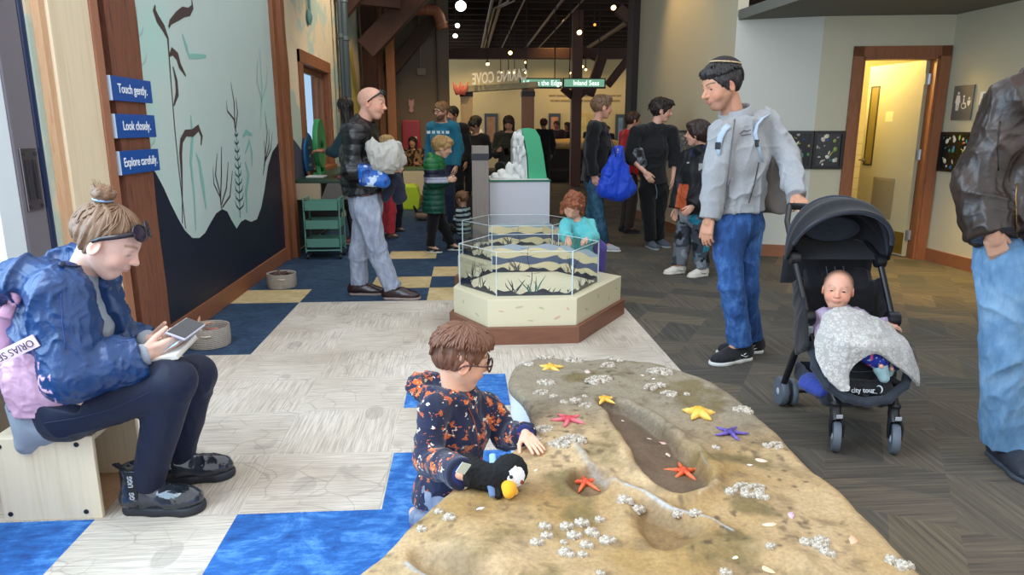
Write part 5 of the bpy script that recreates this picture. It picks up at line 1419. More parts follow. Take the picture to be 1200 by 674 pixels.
# ================================================================== people: skeletons, skin, hair, clothes
def rotz(a):
    return np.array([[math.cos(a), -math.sin(a), 0], [math.sin(a), math.cos(a), 0], [0, 0, 1.0]])
def skeleton(pos, face, H=1.75, child=0.0, stance=.1, arm_out=.05):
    k = H / 1.75; R = rotz(math.radians(face)); pos = A(pos[0], pos[1], pos[2] if len(pos) > 2 else 0)
    hh = .235 * k * (1 + .45 * child); hd = H - hh / 2
    nb = H - hh - .045 * k; z = lambda f: f * nb / 1.46     # everything below the neck scales to the neck height
    sw = .185 * k * (1 - .12 * child)
    L = dict(head=(0, .03 * k, hd), neck=(0, -.005 * k, nb), chest=(0, 0, z(1.26)), waist=(0, 0, z(1.08)), pelvis=(0, -.01 * k, z(.94)))
    for s, n in ((1, 'R'), (-1, 'L')):
        L['sh' + n] = (s * sw, -.01 * k, z(1.405)); L['el' + n] = (s * (sw + arm_out * k), -.03 * k, z(1.12)); L['wr' + n] = (s * (sw + arm_out * k), .04 * k, z(.885))
        L['hip' + n] = (s * .085 * k, 0, z(.90)); L['kn' + n] = (s * stance * k, .02 * k, z(.49)); L['an' + n] = (s * stance * k, -.02 * k, z(.09))
    S = {n: pos + R @ A(p) for n, p in L.items()}
    S['k'] = k; S['hh'] = hh; S['R'] = R; S['fwd'] = R @ A(0, 1, 0); S['x'] = R @ A(1, 0, 0); S['xh'] = S['x']; S['floor'] = pos[2]
    S['toeR'] = S['toeL'] = S['fwd']; S['look'] = S['fwd']; S['hup'] = A(0, 0, 1); S['g'] = 1.0; S['sex'] = 'm'
    return S
def head_frame(S):
    return frame(S['look'], S['hup'])
SKIN = {}
def m_skin():
    t = NT('skin'); at = t.n('ShaderNodeAttribute', attribute_name='Col'); v = t.coord(); f = t.noise(v, 55, 4)
    t.col(t.mix(1.0, at.outputs['Color'], t.ramp(f, [(.3, .93), (.7, 1.0)]), 'MULTIPLY')); t.bump(t.noise(v, 400, 2), .08, .002)
    t.bsdf.inputs['Subsurface Weight'].default_value = .18; t.bsdf.inputs['Subsurface Radius'].default_value = (.010, .004, .002); t.bsdf.inputs['Subsurface Scale'].default_value = 1.0
    t.bsdf.inputs['Specular IOR Level'].default_value = .35
    return t.set(Roughness=.52)
M_SKIN = m_skin()
def add_head(B, S, child=0.0, nose=1.0, jaw=1.0, eyes=1.0, detail=True):
    c, h, R = S['head'], S['hh'], head_frame(S)
    L = lambda x, y, z: c + R @ (A(x, y, z) * h)
    E = lambda p, r, k=.03, op='u', RR=None: B.ell(L(*p), A(*r) * h, R if RR is None else R @ RR, k * h, op)
    cz = .12 + .03 * child
    E((0, -.05, cz), (.335 + .02 * child, .43, .365), .02)
    E((0, .10, -.08), (.275 + .03 * child, .285, .36), .10)
    E((0, .19 - .02 * child, -.37), (.135 * jaw, .115, .10), .12)                      # chin
    for s in (1, -1):
        B.cap(L(s * .215, -.02, -.16), L(s * .09, .19, -.385), .085 * h * jaw, .075 * h * jaw, .09 * h)   # jaw line
        E((s * .155, .225, -.13), (.10 + .03 * child, .10, .11 + .02 * child), .08)     # cheek
    B.cap(L(-.13, .325, .085), L(.13, .325, .085), .05 * h, .05 * h, .07 * h)           # brow
    if detail:
        for s in (1, -1):
            E((s * .145, .415, .02), (.085, .075, .055), .06, 's')
    n = nose * (1 - .25 * child)
    B.cap(L(0, .355, .05), L(0, .375 + .065 * n, -.10), .032 * h, .046 * h, .045 * h)
    E((0, .385 + .06 * n, -.115), (.045, .05, .042), .03)
    for s in (1, -1):
        E((s * .05, .375 + .02 * n, -.125), (.035, .04, .032), .025)
    if detail:
        E((0, .33, -.215), (.10, .05, .06), .05)
        E((0, .372, -.225), (.085, .038, .020), .012); E((0, .365, -.262), (.072, .036, .024), .012)
        B.cap(L(-.075, .405, -.243), L(.075, .405, -.243), .007 * h, .007 * h, .012 * h, 's')
        er = .055 + .008 * child
        for s in (1, -1):
            p = (s * .14, .295, .015)
            E(p, (er * 1.22, er * 1.22, er * 1.1), .03)
            if eyes > .05:
                E((p[0], p[1] + er * 1.0, p[2] - .004), (er * 1.0, er * .7, er * .42 * eyes), .012, 's')
    for s in (1, -1):
        Re = np.array(Matrix.Rotation(math.radians(-12), 3, 'X') @ Matrix.Rotation(math.radians(-18 * s), 3, 'Z'))
        E((s * .345, -.035, -.025), (.032, .085, .135), .02, 'u', Re)
        if detail:
            E((s * .385, -.02, -.02), (.03, .045, .08), .02, 's', Re)
    B.cap(L(0, -.12, -.22), S['neck'] + (S['neck'] - L(0, -.12, -.22)) * .12, .225 * h * (.85 if child or S['sex'] == 'f' else 1.0), .25 * h * (.85 if child or S['sex'] == 'f' else 1.0), .08 * h)
    return L
def add_hand(B, w, fwd, palm, side, Lh=.185, curl=(.35, .4, .45, .5), thumb=.5, spread=.0, thumb_in=0.0, rel=(.42, .47, .44, .36)):
    f = nrm(fwd); n = nrm(np.asarray(palm) - f * np.dot(palm, f)); s = np.cross(f, n) * side
    q = Lh
    B.box(w + f * q * .27 + s * 0, (.20 * q, .24 * q, .070 * q), np.stack([s, f, n], 1), .065 * q, .02 * q)
    B.cap(w - f * q * .12, w + f * q * .12, .135 * q, .14 * q, .05 * q)
    for i, (o, ln) in enumerate(zip((.155, .052, -.052, -.150), rel)):
        p = w + f * q * (.47 - .02 * abs(i - 1.2)) + s * o * q; d = nrm(f + s * (o * spread * 3)); c = curl[i]
        r = (.050, .052, .050, .043)[i] * q
        for seg_, (part, rr) in enumerate(((.46, 1.0), (.30, .92), (.24, .82))):
            d = nrm(d * math.cos(c * (.75 if seg_ == 0 else 1)) + n * math.sin(c * (.75 if seg_ == 0 else 1)))
            e = p + d * ln * q * part
            B.cap(p, e, r * (1.06 if seg_ == 0 else .98 - .06 * seg_), r * rr * .93, .008 * q if seg_ else .03 * q)
            p = e
    p = w + f * q * .13 + s * q * .15 + n * q * .03
    d = nrm(f * (.72 + .2 * (1 - thumb)) + s * (.75 * thumb) + n * (.25 + thumb_in))
    e = p + d * .24 * q; B.cap(p, e, .075 * q, .058 * q, .03 * q)
    d2 = nrm(d + f * .35 - s * .25 * thumb + n * thumb_in * .6); e2 = e + d2 * .17 * q; B.cap(e, e2, .057 * q, .052 * q, .012 * q)
    e3 = e2 + nrm(d2 + n * thumb_in * .3) * .12 * q; B.cap(e2, e3, .051 * q, .042 * q, .01 * q)
def body_blob(S, g=None, hands=True, hand_opts=None, legs=True):
    B = Blob(); k = S['k']; g = g or S['g']; f = S.get('slim', .9)
    x, xh = S['x'], S['xh']
    B.seg(S['pelvis'], S['waist'], xh, (.150 * k * g * f, .10 * k * g * f), (.130 * k * g * f, .09 * k * g * f), .05 * k)
    B.seg(S['waist'], S['chest'], x, (.130 * k * g * f, .09 * k * g * f), (.145 * k * f, .098 * k * g * f), .05 * k)
    B.seg(S['chest'], (S['shR'] + S['shL']) / 2 + (S['neck'] - S['chest']) * .05, x, (.145 * k * f, .095 * k * f), (.12 * k * f, .06 * k * f), .05 * k)
    B.cap(S['shR'], S['shL'], .05 * k * f, .05 * k * f, .05 * k)
    for n in 'RL':
        B.cap(S['neck'], S['sh' + n], .045 * k, .045 * k * f, .05 * k)
        B.cap(S['sh' + n], S['el' + n], .048 * k * f, .038 * k * f, .02 * k); B.cap(S['el' + n], S['wr' + n], .037 * k * f, .026 * k, .02 * k)
        if legs:
            B.cap(S['hip' + n], S['kn' + n], .078 * k * f, .05 * k * f, .03 * k); B.cap(S['kn' + n], S['an' + n], .05 * k * f, .032 * k * f, .02 * k)
            B.cap(S['an' + n], S['an' + n] + nrm(S['toe' + n]) * .10 * k - A(0, 0, .05 * k), .032 * k, .025 * k, .02 * k)
        if hands and (hand_opts or {}).get('skip') != n:
            o = dict((hand_opts or {}).get(n, {})); fw = o.pop('fwd', S['wr' + n] - S['el' + n]); pm = o.pop('palm', None)
            if pm is None:
                pm = (S['chest'] - S['sh' + n]) * A(1, 1, 0); pm = pm - nrm(fw) * np.dot(pm, nrm(fw))
            sd = o.pop('side', None)
            if sd is None:
                sd = 1 if np.dot(np.cross(nrm(fw), pm), o.pop('thumb_dir', S['fwd'] + A(0, 0, .5))) > 0 else -1
            o.pop('thumb_dir', None); pos = o.pop('pos', S['wr' + n])
            add_hand(B, pos, fw, pm, sd, o.pop('L', .18 * k), **o)
    return B
def skin_color(S, tone, lips='#a85a52', brow=None, beard=None, browz=.105, flush=.3, scalp=None, lash=0, eyecol=None):
    R, c, h = head_frame(S), S['head'], S['hh']
    base = A(lin(tone)[:3]); lip = A(lin(lips)[:3]); red = base * A(1.02, .72, .66)
    def fn(p):
        q = (p - c) @ R / h; x, y, z = q[:, 0], q[:, 1], q[:, 2]
        col = np.tile(base, (len(p), 1))
        def blend(m, cc):
            nonlocal col
            m = np.clip(m, 0, 1)[:, None]; col = col * (1 - m) + A(cc) * m
        gs = lambda a, b, cc, r: np.exp(-(((np.abs(x) - a) / r[0]) ** 2 + ((y - b) / r[1]) ** 2 + ((z - cc) / r[2]) ** 2))
        blend(flush * gs(.18, .28, -.12, (.13, .2, .12)), red); blend(flush * .8 * gs(0, .42, -.10, (.07, .1, .07)), red); blend(flush * 1.2 * gs(.36, -.03, -.02, (.06, .12, .16)), red)
        if beard is not None:
            m = (1 - np.clip((z + .20 + .5 * np.maximum(0, y - .22)) / .05 + .5 * vnoise(q * 30), 0, 1)) * (y > -.05) * (z > -.62)
            mm = np.maximum(m * (1 - gs(0, .36, -.245, (.09, .1, .03)) * 1.2), gs(0, .40, -.19, (.10, .1, .022)))
            blend(beard[1] * mm, lin(beard[0])[:3])
        blend(.85 * gs(0, .39, -.243, (.085, .07, .030)), lip)
        if brow is not None:
            t_ = np.abs(x); bm = np.exp(-((z - browz - .035 * np.sin(np.clip((t_ - .05) / .17, 0, 1) * 2.2)) / .017) ** 2) * (t_ > .045) * (t_ < .235) * (y > .15)
            blend(.85 * bm, lin(brow)[:3])
        if lash:
            blend(lash * np.exp(-((z - .0 + .006) / .012) ** 2 - ((np.abs(x) - .14) / .06) ** 2) * (y > .28), lin('#3a2620')[:3])
        if eyecol is not None:
            blend(gs(.135, .36, .015, (.035, .08, .022)) * 1.1, lin(eyecol)[:3])
        if scalp is not None:
            m = np.clip((z - .02 - .55 * np.maximum(y, 0) + .2 * np.minimum(y, 0) * -1) * 8, 0, 1) * np.clip(((scalp[2] if len(scalp) > 2 else .10) - y) * 6, 0, 1) * (z > -.2)
            blend(scalp[1] * m, lin(scalp[0])[:3])
        return col
    return fn
def eyes(S, body, gaze=None, iris='#5b4636', er=.055, child=0):
    R, c, h = head_frame(S), S['head'], S['hh']; er = (.055 + .008 * child) * h
    g = nrm(gaze if gaze is not None else R[:, 1])
    for s in (1, -1):
        p = c + R @ (A(s * .14, .295, .015) * h)
        b = MB(); n = 8; prof = [(er * math.sin(a), er * math.cos(a)) for a in np.linspace(.02, PI - .02, 15)]
        b.lathe(prof[4:], 16, p, 0, g); b.lathe(prof[1:5], 16, p, 1, g); b.lathe([(r, z_ + .0004) for r, z_ in prof[:3]], 12, p, 2, g)
        b.build('eye', [mat('eye white', '#d9d4cd', .25, var=0), mat('iris ' + iris, iris, .2, var=.1), mat('pupil', '#0b0908', .15, var=0)], body, smooth=True)
M_HAIR = {}
def m_hair(c, rough=.5):
    if c in M_HAIR: return M_HAIR[c]
    t = NT('hair ' + c); v = t.coord(); cl = lin(c)
    f = t.noise(v, 70, 4, .6, .3)
    def sc(k): return tuple(min(1, x * k) for x in cl[:3]) + (1,)
    nd = t.n('ShaderNodeMix', data_type='RGBA'); nd.inputs[6].default_value = sc(.62); nd.inputs[7].default_value = sc(1.45); t.l(f, nd.inputs[0]); t.col(nd.outputs[2])
    t.bump(t.noise(v, 220, 3), .35, .003)
    M_HAIR[c] = t.set(Roughness=rough); return M_HAIR[c]
def hair(S, body, colr, thick=.05, line=.30, slope=.62, nape=-.30, vox=.006, extra=None, strand=.02, locks=0, lock_r=.020, lock_len=(.5, 1.3), lift=.03, seed=1, side=None, lthick=None, cut_face=True, ears=True, freq=(7, 2.2), crown=(0, -.14)):
    R, c, h = head_frame(S), S['head'], S['hh']; L = lambda x, y, z: c + R @ (A(x, y, z) * h)
    B = Blob(); B.ell(L(0, -.055, .13), A(.335 + thick, .43 + thick, .375 + thick) * h, R, 0)
    nz_ = -.3 if nape is None else nape
    B.seg(L(0, -.22, .0), L(0, -.22, nz_ + .06), R[:, 0], ((.25 + thick) * h, (.19 + thick) * h), ((.19 + thick * .5) * h, (.11 + thick * .6) * h), .08 * h)
    if cut_face:
        n = nrm(A(0, slope * 1.28, -.6)); B.cut(L(0, .345 + thick, line), R @ n, .02 * h)
    if nape is not None:
        B.cut(L(0, -.3, nape), R @ nrm(A(0, .25, -1)), .03 * h)
    if ears:
        for s in (1, -1): B.ell(L(s * .40, .0, -.06), A(.12, .12, .15) * h, R, .03 * h, 's')
    if extra: extra(B, L, R, h)
    def disp(p):
        q = (p - c) @ R / h; x, y, z = q[:, 0] - crown[0], q[:, 1] - crown[1], q[:, 2] - .1
        ph = np.arctan2(x, y); th = np.arctan2(np.hypot(x, y), z)
        u = np.stack([np.cos(ph) * freq[0], np.sin(ph) * freq[0], th * freq[1]], 1)
        return h * strand * (vnoise(u, seed) + .6 * vnoise(u * A(2.6, 2.6, 1.3), seed + 5))
    o = B.mesh('hair', vox, m_hair(colr), body, disp=disp)
    if locks:
        rn = random.Random(seed); b = MB()
        for i in range(locks):
            ph = rn.uniform(-PI, PI); t0 = rn.uniform(.05, .9); t1 = t0 + rn.uniform(*lock_len); tw = rn.uniform(-.35, .35); lf = rn.uniform(.3, 1) * lift
            front = math.cos(ph) > .55
            tmax = 1.25 if front else (1.28 if abs(math.sin(ph)) > .55 else 1.9) if lthick else (1.75 if abs(math.sin(ph)) > .6 else 2.15)
            t1 = min(t1, tmax);
            if t1 - t0 < .2: t0 = t1 - .35
            pts, rs = [], []
            for k in range(7):
                f = k / 6; t = t0 + (t1 - t0) * f; a = ph + tw * f
                rr = 1 + lf / .4 * (f * f)
                lt = thick + ((lthick - thick) * max(0, math.cos(t * .85)) if lthick else 0)
                d = A(math.sin(t) * math.sin(a) * (.335 + lt) , math.sin(t) * math.cos(a) * (.43 + lt), math.cos(t) * (.375 + lt)) * rr
                pts.append(L(d[0] + crown[0] * .5, d[1] - .055, d[2] + .13)); rs.append(lock_r * h * (math.sin(PI * (.18 + .78 * f)) ** .8) + .0008)
            b.tube(pts, rs, 5)
        b.build('hair', m_hair(colr), body, smooth=True)
    return o
def cloth(name, c, rough=.85, scale=14, var=.12, bump=.25, bscale=500, sheen=.15, spec=.3):
    return mat(name, c, rough, 0, var, scale, bump, bscale, spec, sheen)
def torso_ops(B, S, off, wide=1.0, top=None, k=.05, belly=0.0):
    kk = S['k']; g = S['g']; x, xh = S['x'], S['xh']
    B.seg(S['pelvis'], S['waist'], xh, (.152 * kk * g * wide + off, .108 * kk * g + off), (.138 * kk * g * wide + off, .10 * kk * g + off + belly), k * kk)
    B.seg(S['waist'], S['chest'], x, (.138 * kk * g * wide + off, .10 * kk * g + off + belly), (.155 * kk * g * wide + off, .108 * kk * g + off), k * kk)
    m = (S['shR'] + S['shL']) / 2
    B.seg(S['chest'], m, x, (.155 * kk * g * wide + off, .105 * kk * g + off), (.125 * kk * wide + off, .07 * kk + off), k * kk)
    B.cap(S['shR'], S['shL'], .048 * kk + off * .8, .048 * kk + off * .8, .04 * kk)
    for n in 'RL': B.cap(S['neck'] - (S['neck'] - m) * .12, S['sh' + n], .046 * kk + off * .7, .044 * kk + off * .8, .06 * kk)
def sleeve_ops(B, S, n, off, cuff=.0, ra=.052, rb=.046, rc=.034, to=1.0, k=.022):
    kk = S['k']; a, b, c = S['sh' + n], S['el' + n], S['wr' + n]; c = b + (c - b) * to
    B.cap(a, b, ra * kk + off, rb * kk + off, k * kk); B.cap(b, c, rb * kk + off, rc * kk + off + cuff, k * kk)
    B.local_cut(c - nrm(c - b) * .0, nrm(c - b), .09 * kk + off, .003)
def collar(B, S, off, hgt=.05, r=.062):
    kk = S['k']; d = nrm(S['head'] - S['neck']); a = S['neck'] - d * .02
    B.cap(a, a + d * (hgt * kk + .02), r * kk + off * .6, (r - .004) * kk + off * .6, .03 * kk)
    e = a + d * (hgt * kk + .02); B.local_cut(e, d, .12 * kk, .004); B.ell(e + d * .005, (r * kk * .9, r * kk * .9, .03 * kk), frame(S['fwd'], d), .004, 's')
def fold_disp(S, amp=.004, freq=14, seed=0, quilt=None, qa=.008, stretch=(1, 1, .55)):
    def fn(p):
        d = amp * folds(p, freq, seed, stretch)
        if quilt:
            d = d + qa * (np.abs(np.sin(p[:, 2] * PI / quilt)) ** .6 - .6)
        return d
    return fn
def top(S, body, name, m, off=.018, hem=None, sleeves='RL', to=1.0, vox=.007, disp=None, col=None, collar_h=None, extra=None, wide=1.0, cuff=0.0, hood=False, belly=0.0, hem_drop=0.0, color=None, hem_n=None, sl=(.052, .046, .034)):
    B = Blob(); torso_ops(B, S, off, wide, belly=belly); kk = S['k']
    if hem_drop:
        B.seg(S['pelvis'], S['pelvis'] - nrm(S['waist'] - S['pelvis']) * hem_drop, S['xh'], (.152 * kk * S['g'] * wide + off, .112 * kk * S['g'] + off), (.158 * kk * S['g'] * wide + off, .118 * kk * S['g'] + off), .04)
    hp = S['pelvis'] if hem is None else hem
    B.cut(hp, hem_n if hem_n is not None else S['pelvis'] - S['waist'], .006)
    for n in sleeves: sleeve_ops(B, S, n, off, cuff, *sl, to=to if not isinstance(to, dict) else to.get(n, 1.0))
    if collar_h: collar(B, S, off, collar_h)
    if hood:
        u = nrm(S['head'] - S['neck']); b_ = -S['fwd']
        B.seg(S['neck'] + b_ * .07 * kk - S['x'] * .07 * kk, S['neck'] + b_ * .07 * kk + S['x'] * .07 * kk, u, (.075 * kk, .06 * kk), (.075 * kk, .06 * kk), .03 * kk)
        B.seg(S['neck'] + b_ * .10 * kk - u * .05 * kk, S['neck'] + b_ * .12 * kk - u * .13 * kk, S['x'], (.11 * kk, .045 * kk), (.06 * kk, .03 * kk), .03 * kk)
    if extra: extra(B, S)
    return B.mesh(name, vox, m, body, disp=disp or fold_disp(S), color=color)
def trousers(S, body, name, m, off=.012, vox=.007, disp=None, waist=None, cuff=.0, rk=(.082, .060, .050), ankle=1.0, extra=None, color=None):
    B = Blob(); kk = S['k']; g = S['g']
    w = S['pelvis'] + (S['waist'] - S['pelvis']) * .35 if waist is None else waist
    B.seg((S['hipR'] + S['hipL']) / 2 + (S['waist'] - S['pelvis']) * .1, w, S['xh'], (.150 * kk * g + off, .108 * kk * g + off), (.142 * kk * g + off, .10 * kk * g + off), .04 * kk)
    for n in 'RL':
        h, a, b = S['hip' + n], S['kn' + n], S['an' + n]; e = a + (b - a) * ankle
        B.cap(h, a, rk[0] * kk * (.5 + .5 * g) + off, rk[1] * kk + off, .025 * kk); B.cap(a, e, rk[1] * kk + off, rk[2] * kk + off + cuff, .02 * kk)
        B.local_cut(e, nrm(b - a), .10 * kk, .003)
    B.local_cut(w, S['waist'] - S['pelvis'], .24 * kk, .005)
    if extra: extra(B, S)
    return B.mesh(name, vox, m, body, disp=disp or fold_disp(S, .005, 13, 3), color=color)
def denim(name, c, light, dark=None):
    if name in MATS: return MATS[name]
    t = NT(name); v = t.coord()
    f = t.noise(v, 5, 5, .65, .4); f2 = t.noise(t.coord((3, 3, 1)), 12, 4, .6)
    m_ = t.math('ADD', t.math('MULTIPLY', f, .6), t.math('MULTIPLY', f2, .4))
    t.col(t.ramp(m_, [(.36, dark or c), (.5, c), (.64, light)])); t.bump(t.noise(v, 600, 2), .3, .002)
    MATS[name] = t.set(Roughness=.85); return MATS[name]
def shoe(S, body, n, upper, sole, L=.28, name='shoe', high=.05, vox=.005, pos=None, toe=None, up=None, decal=None, sole_h=.022, width=1.0, lace=None, part=True):
    k = S['k'] * (L / .28); kk = k
    a = S['an' + n] if pos is None else A(*pos); d = nrm(S['toe' + n] if toe is None else toe); u = A(0, 0, 1) if up is None else nrm(up)
    d = nrm(d - u * np.dot(d, u)); x = np.cross(d, u)
    fl = a - u * np.dot(a - A(0, 0, S['floor']), u) if up is None else a - u * .09 * kk
    R = np.stack([x, d, u], 1)
    P = lambda X, Y, Z: fl + R @ (A(X * width, Y, Z) * kk)
    B = Blob()
    B.ell(P(0, -.045, .045), A(.036 * width, .05, .045) * kk, R, .02 * kk); B.ell(P(.0, .10, .032), A(.047 * width, .085, .035) * kk, R, .04 * kk)
    B.ell(P(0, .15, .028), A(.042 * width, .055, .028) * kk, R, .03 * kk); B.ell(P(0, .03, .055), A(.036 * width, .09, .045) * kk, R, .04 * kk)
    B.cap(P(0, -.03, .05), P(0, -.028, .065 + high), .040 * kk * width, .044 * kk * width, .03 * kk)
    B.cut(P(0, 0, sole_h / kk * .6), -u, .002); B.local_cut(P(0, -.028, .068 + high), u, .09 * kk, .004)
    o = B.mesh(name, vox, upper, body, disp=lambda p: .0012 * vnoise(p * 60, 4))
    sb = Blob()
    sb.seg(P(0, -.05, .01), P(0, .03, .01), x, (.044 * kk * width, .03 * kk), (.044 * kk * width, .03 * kk), .02 * kk); sb.seg(P(0, .03, .01), P(0, .135, .01), x, (.044 * kk * width, .03 * kk), (.054 * kk * width, .03 * kk), .03 * kk)
    sb.ell(P(0, .15, .01), A(.05 * width, .065, .03) * kk, R, .03 * kk)
    sb.cut(P(0, 0, sole_h / kk), u, .002); sb.cut(P(0, 0, .0), -u, .001)
    sb.mesh('sole', vox, sole, o)
    if lace is not None:
        b = MB()
        for i in range(4):
            y = .045 + .022 * i; z = .098 - .010 * i
            b.tube([P(-.022, y - .008, z - .012), P(-.008, y, z + .0), P(.008, y + .002, z + .0), P(.022, y - .008, z - .012)], .003 * kk, 5)
        b.build('lace', lace, o, smooth=True)
    if decal is not None:
        decal(o, P, kk)
    return o
def person(S, label, tone, group=None, child=0.0, vox=.006, hands=None, legs=True, colorkw=None, headkw=None, cat='person'):
    B = body_blob(S, hand_opts=hands, legs=legs)
    add_head(B, S, child, **(headkw or {}))
    o = B.mesh('person', vox, M_SKIN, None, color=skin_color(S, tone, **(colorkw or {})))
    return tag(o, label, cat, group)
def mv(S, **kw):
    for n, p in kw.items(): S[n] = A(p) if not np.isscalar(p) else p
    return S
def joints(S, Y, **kw):
    for n, p in kw.items(): S[n] = J(p[0], p[1], Y + (p[2] if len(p) > 2 else 0))
    return S
def grey_man():
    S = skeleton((1.66, 4.07), 55, 1.80, stance=.07)
    joints(S, 4.07, head=(845, 101, -.02), neck=(863, 152, .02), chest=(869, 187, .0), waist=(866, 228, 0), pelvis=(865, 252, 0),
           shR=(847, 157, -.10), shL=(896, 143, .10), elR=(838, 208, -.12), wrR=(831, 256, -.14), elL=(924, 186, -.05), wrL=(933, 231, -.28),
           hipR=(852, 268, -.07), hipL=(876, 266, .06), knR=(857, 335, -.10), knL=(873, 338, .0), anR=(868, 402, -.06), anL=(880, 396, .09))
    S['hh'] = .262; S['x'] = nrm(S['shR'] - S['shL']); S['xh'] = nrm(S['hipR'] - S['hipL'])
    S['fwd'] = nrm(A(-.78, -.62, 0)); S['look'] = nrm(A(-.93, -.22, -.28)); S['hup'] = nrm(A(-.25, -.05, 1)); S['toeR'] = nrm(A(-.93, -.35, 0)); S['toeL'] = nrm(A(-.97, -.10, 0))
    p = person(S, 'dark haired man in grey zip jacket and skullcap resting a hand on the stroller', '#c99478', vox=.0042,
               hands=dict(R=dict(curl=(.3, .38, .42, .48), palm=A(.6, .5, 0)), L=dict(fwd=nrm(A(-.05, -.85, -.25)), palm=A(.0, -.3, -1), curl=(.5, .55, .55, .6), thumb=.5, thumb_dir=A(-1, 0, 0))),
               colorkw=dict(brow='#2a201c', beard=('#6b5349', .35), flush=.35), headkw=dict(nose=1.25, jaw=.95, eyes=.5))
    eyes(S, p, gaze=nrm(A(-.9, -.3, -.5)))
    def fringe(B, L, R, h):
        B.ell(L(.0, .27, .33), A(.28, .15, .12) * h, R, .06 * h)
        for s in (1, -1): B.cap(L(s * .34, .06, .12), L(s * .335, .05, -.06), .05 * h, .03 * h, .04 * h)
    hair(S, p, '#1d191a', .03, .30, .58, -.20, .0042, fringe, .022, lthick=.05, locks=170, lock_r=.022, lift=.03, seed=4)
    R, c, h = head_frame(S), S['head'], S['hh']
    kb = Blob(); L = lambda x, y, z: c + R @ (A(x, y, z) * h); up = nrm(R @ A(0, -.35, .94))
    ctr = L(0, -.075, .145); kb.ell(ctr, A(.425, .51, .47) * h, R, 0); q = ctr + up * .31 * h; kb.cut(q, -up, .004)
    kc = A(lin('#2a2324')[:3]); kw = A(lin('#cdb48c')[:3])
    def kcol(pp):
        t = (pp - q) @ up / h; r = np.linalg.norm((pp - q) - ((pp - q) @ up)[:, None] * up, axis=1) / h
        o = np.tile(kc, (len(pp), 1)); o[(t < .028)] = kw; o[r < .055] = A(lin('#b9ad9a')[:3]); return o
    kb.mesh('skullcap', .004, m_attr('knit skullcap', .9, 300, .5), p, color=kcol)
    M = cloth('heather grey fleece', '#9a9c9f', .95, 60, .16, .4, 700)
    jk = top(S, p, 'jacket', M, .020, hem=J(866, 247, 4.07), vox=.0055, disp=fold_disp(S, .011, 8, 2, stretch=(1, 1, .8)), collar_h=.115, hem_drop=.06, cuff=.004)
    cc_ = J(866, 134, 4.06); cd = nrm(A(-.34, -.22, 1)); cl = MB()
    cl.lathe([(.083, -.05), (.080, .0), (.074, .038), (.070, .042), (.067, .036), (.072, -.0), (.074, -.05)], 32, cc_, ax=cd); cl.build('collar', M, p, smooth=True)
    f = S['fwd']; R3 = frame(f, A(0, 0, 1))
    dg = bpy.context.evaluated_depsgraph_get();
    from mathutils.bvhtree import BVHTree
    bv = BVHTree.FromPolygons([v.co[:] for v in jk.data.vertices], [tuple(q_.vertices) for q_ in jk.data.polygons])
    def surf(u, v, lift=.002):
        d = _ray(u, v); h_ = bv.ray_cast(Vector(CP), Vector(d).normalized())
        return A(*h_[0]) + A(*h_[1]) * lift if h_[0] else J(u, v, 4.0)
    def strip_on(name, px, w, m, lift=.0025, n=18):
        b = MB(); P = []
        for i in range(n):
            t = i / (n - 1) * (len(px) - 1); k = min(int(t), len(px) - 2); a = t - k
            P.append(surf(px[k][0] * (1 - a) + px[k + 1][0] * a, px[k][1] * (1 - a) + px[k + 1][1] * a, lift))
        b.tube(P, w, 6); return b.build(name, m, jk, smooth=True)
    strip_on('zip', [(861, 140), (857, 170), (853, 205), (848, 245)], .0035, mat('grey zip', '#5f6064', .5))
    strip_on('pocket_zip', [(889, 190), (884, 215), (877, 238)], .0035, mat('dark zip', '#2e2f33', .5))
    strip_on('chest_embroidery', [(867, 157), (871, 153), (876, 154), (880, 152)], .002, mat('dark embroidery', '#34343a', .8)); strip_on('chest_embroidery', [(868, 159), (880, 157)], .0015, mat('dark embroidery', '#34343a'))
    trousers(S, p, 'jeans', denim('mid blue denim', '#27508c', '#4f7db8', '#1a3a6b'), .014, .0055, fold_disp(S, .009, 10, 7), rk=(.080, .057, .052), ankle=1.0, cuff=.004, waist=S['waist'])
    mb = MB()
    shu, shs = cloth('black mesh shoe', '#17181d', .7, 40), mat('white foam sole', '#d3d3cd', .6, var=.05)
    def stripe(o, P, k):
        for sg in (-1, 1):
            b = MB(); b.tube([P(sg * .036, -.04, .045), P(sg * .046, .0, .035), P(sg * .046, .03, .05)], .006 * k, 6, flat=.4); b.tube([P(sg * .037, -.03, .07), P(sg * .045, .01, .05)], .005 * k, 6, flat=.4); b.build('stripe', shs, o, smooth=True)
    for n in 'RL': shoe(S, p, n, shu, shs, .29, 'shoe', .03, .0045, decal=stripe, lace=mat('black lace', '#0e0e10', .8))
    bp = thing('backpack', 'pale blue grey backpack worn by the man in the grey jacket', 'backpack', S['pelvis'] * A(1, 1, 0) + A(.2, .2, 0))
    bk = S['chest'] - f * .20 - A(0, 0, .12); Rb = np.stack([S['x'], f, A(0, 0, 1)], 1)
    B = Blob(); B.box(bk, (.145, .075, .20), Rb, .065, 0); B.box(bk - f * .09 - A(0, 0, .08), (.12, .04, .12), Rb, .035, .02)
    B.mesh('pack_body', .008, cloth('taupe grey pack cloth', '#6f6863', .8, 20), bp, disp=lambda q_: .006 * folds(q_, 8, 3))
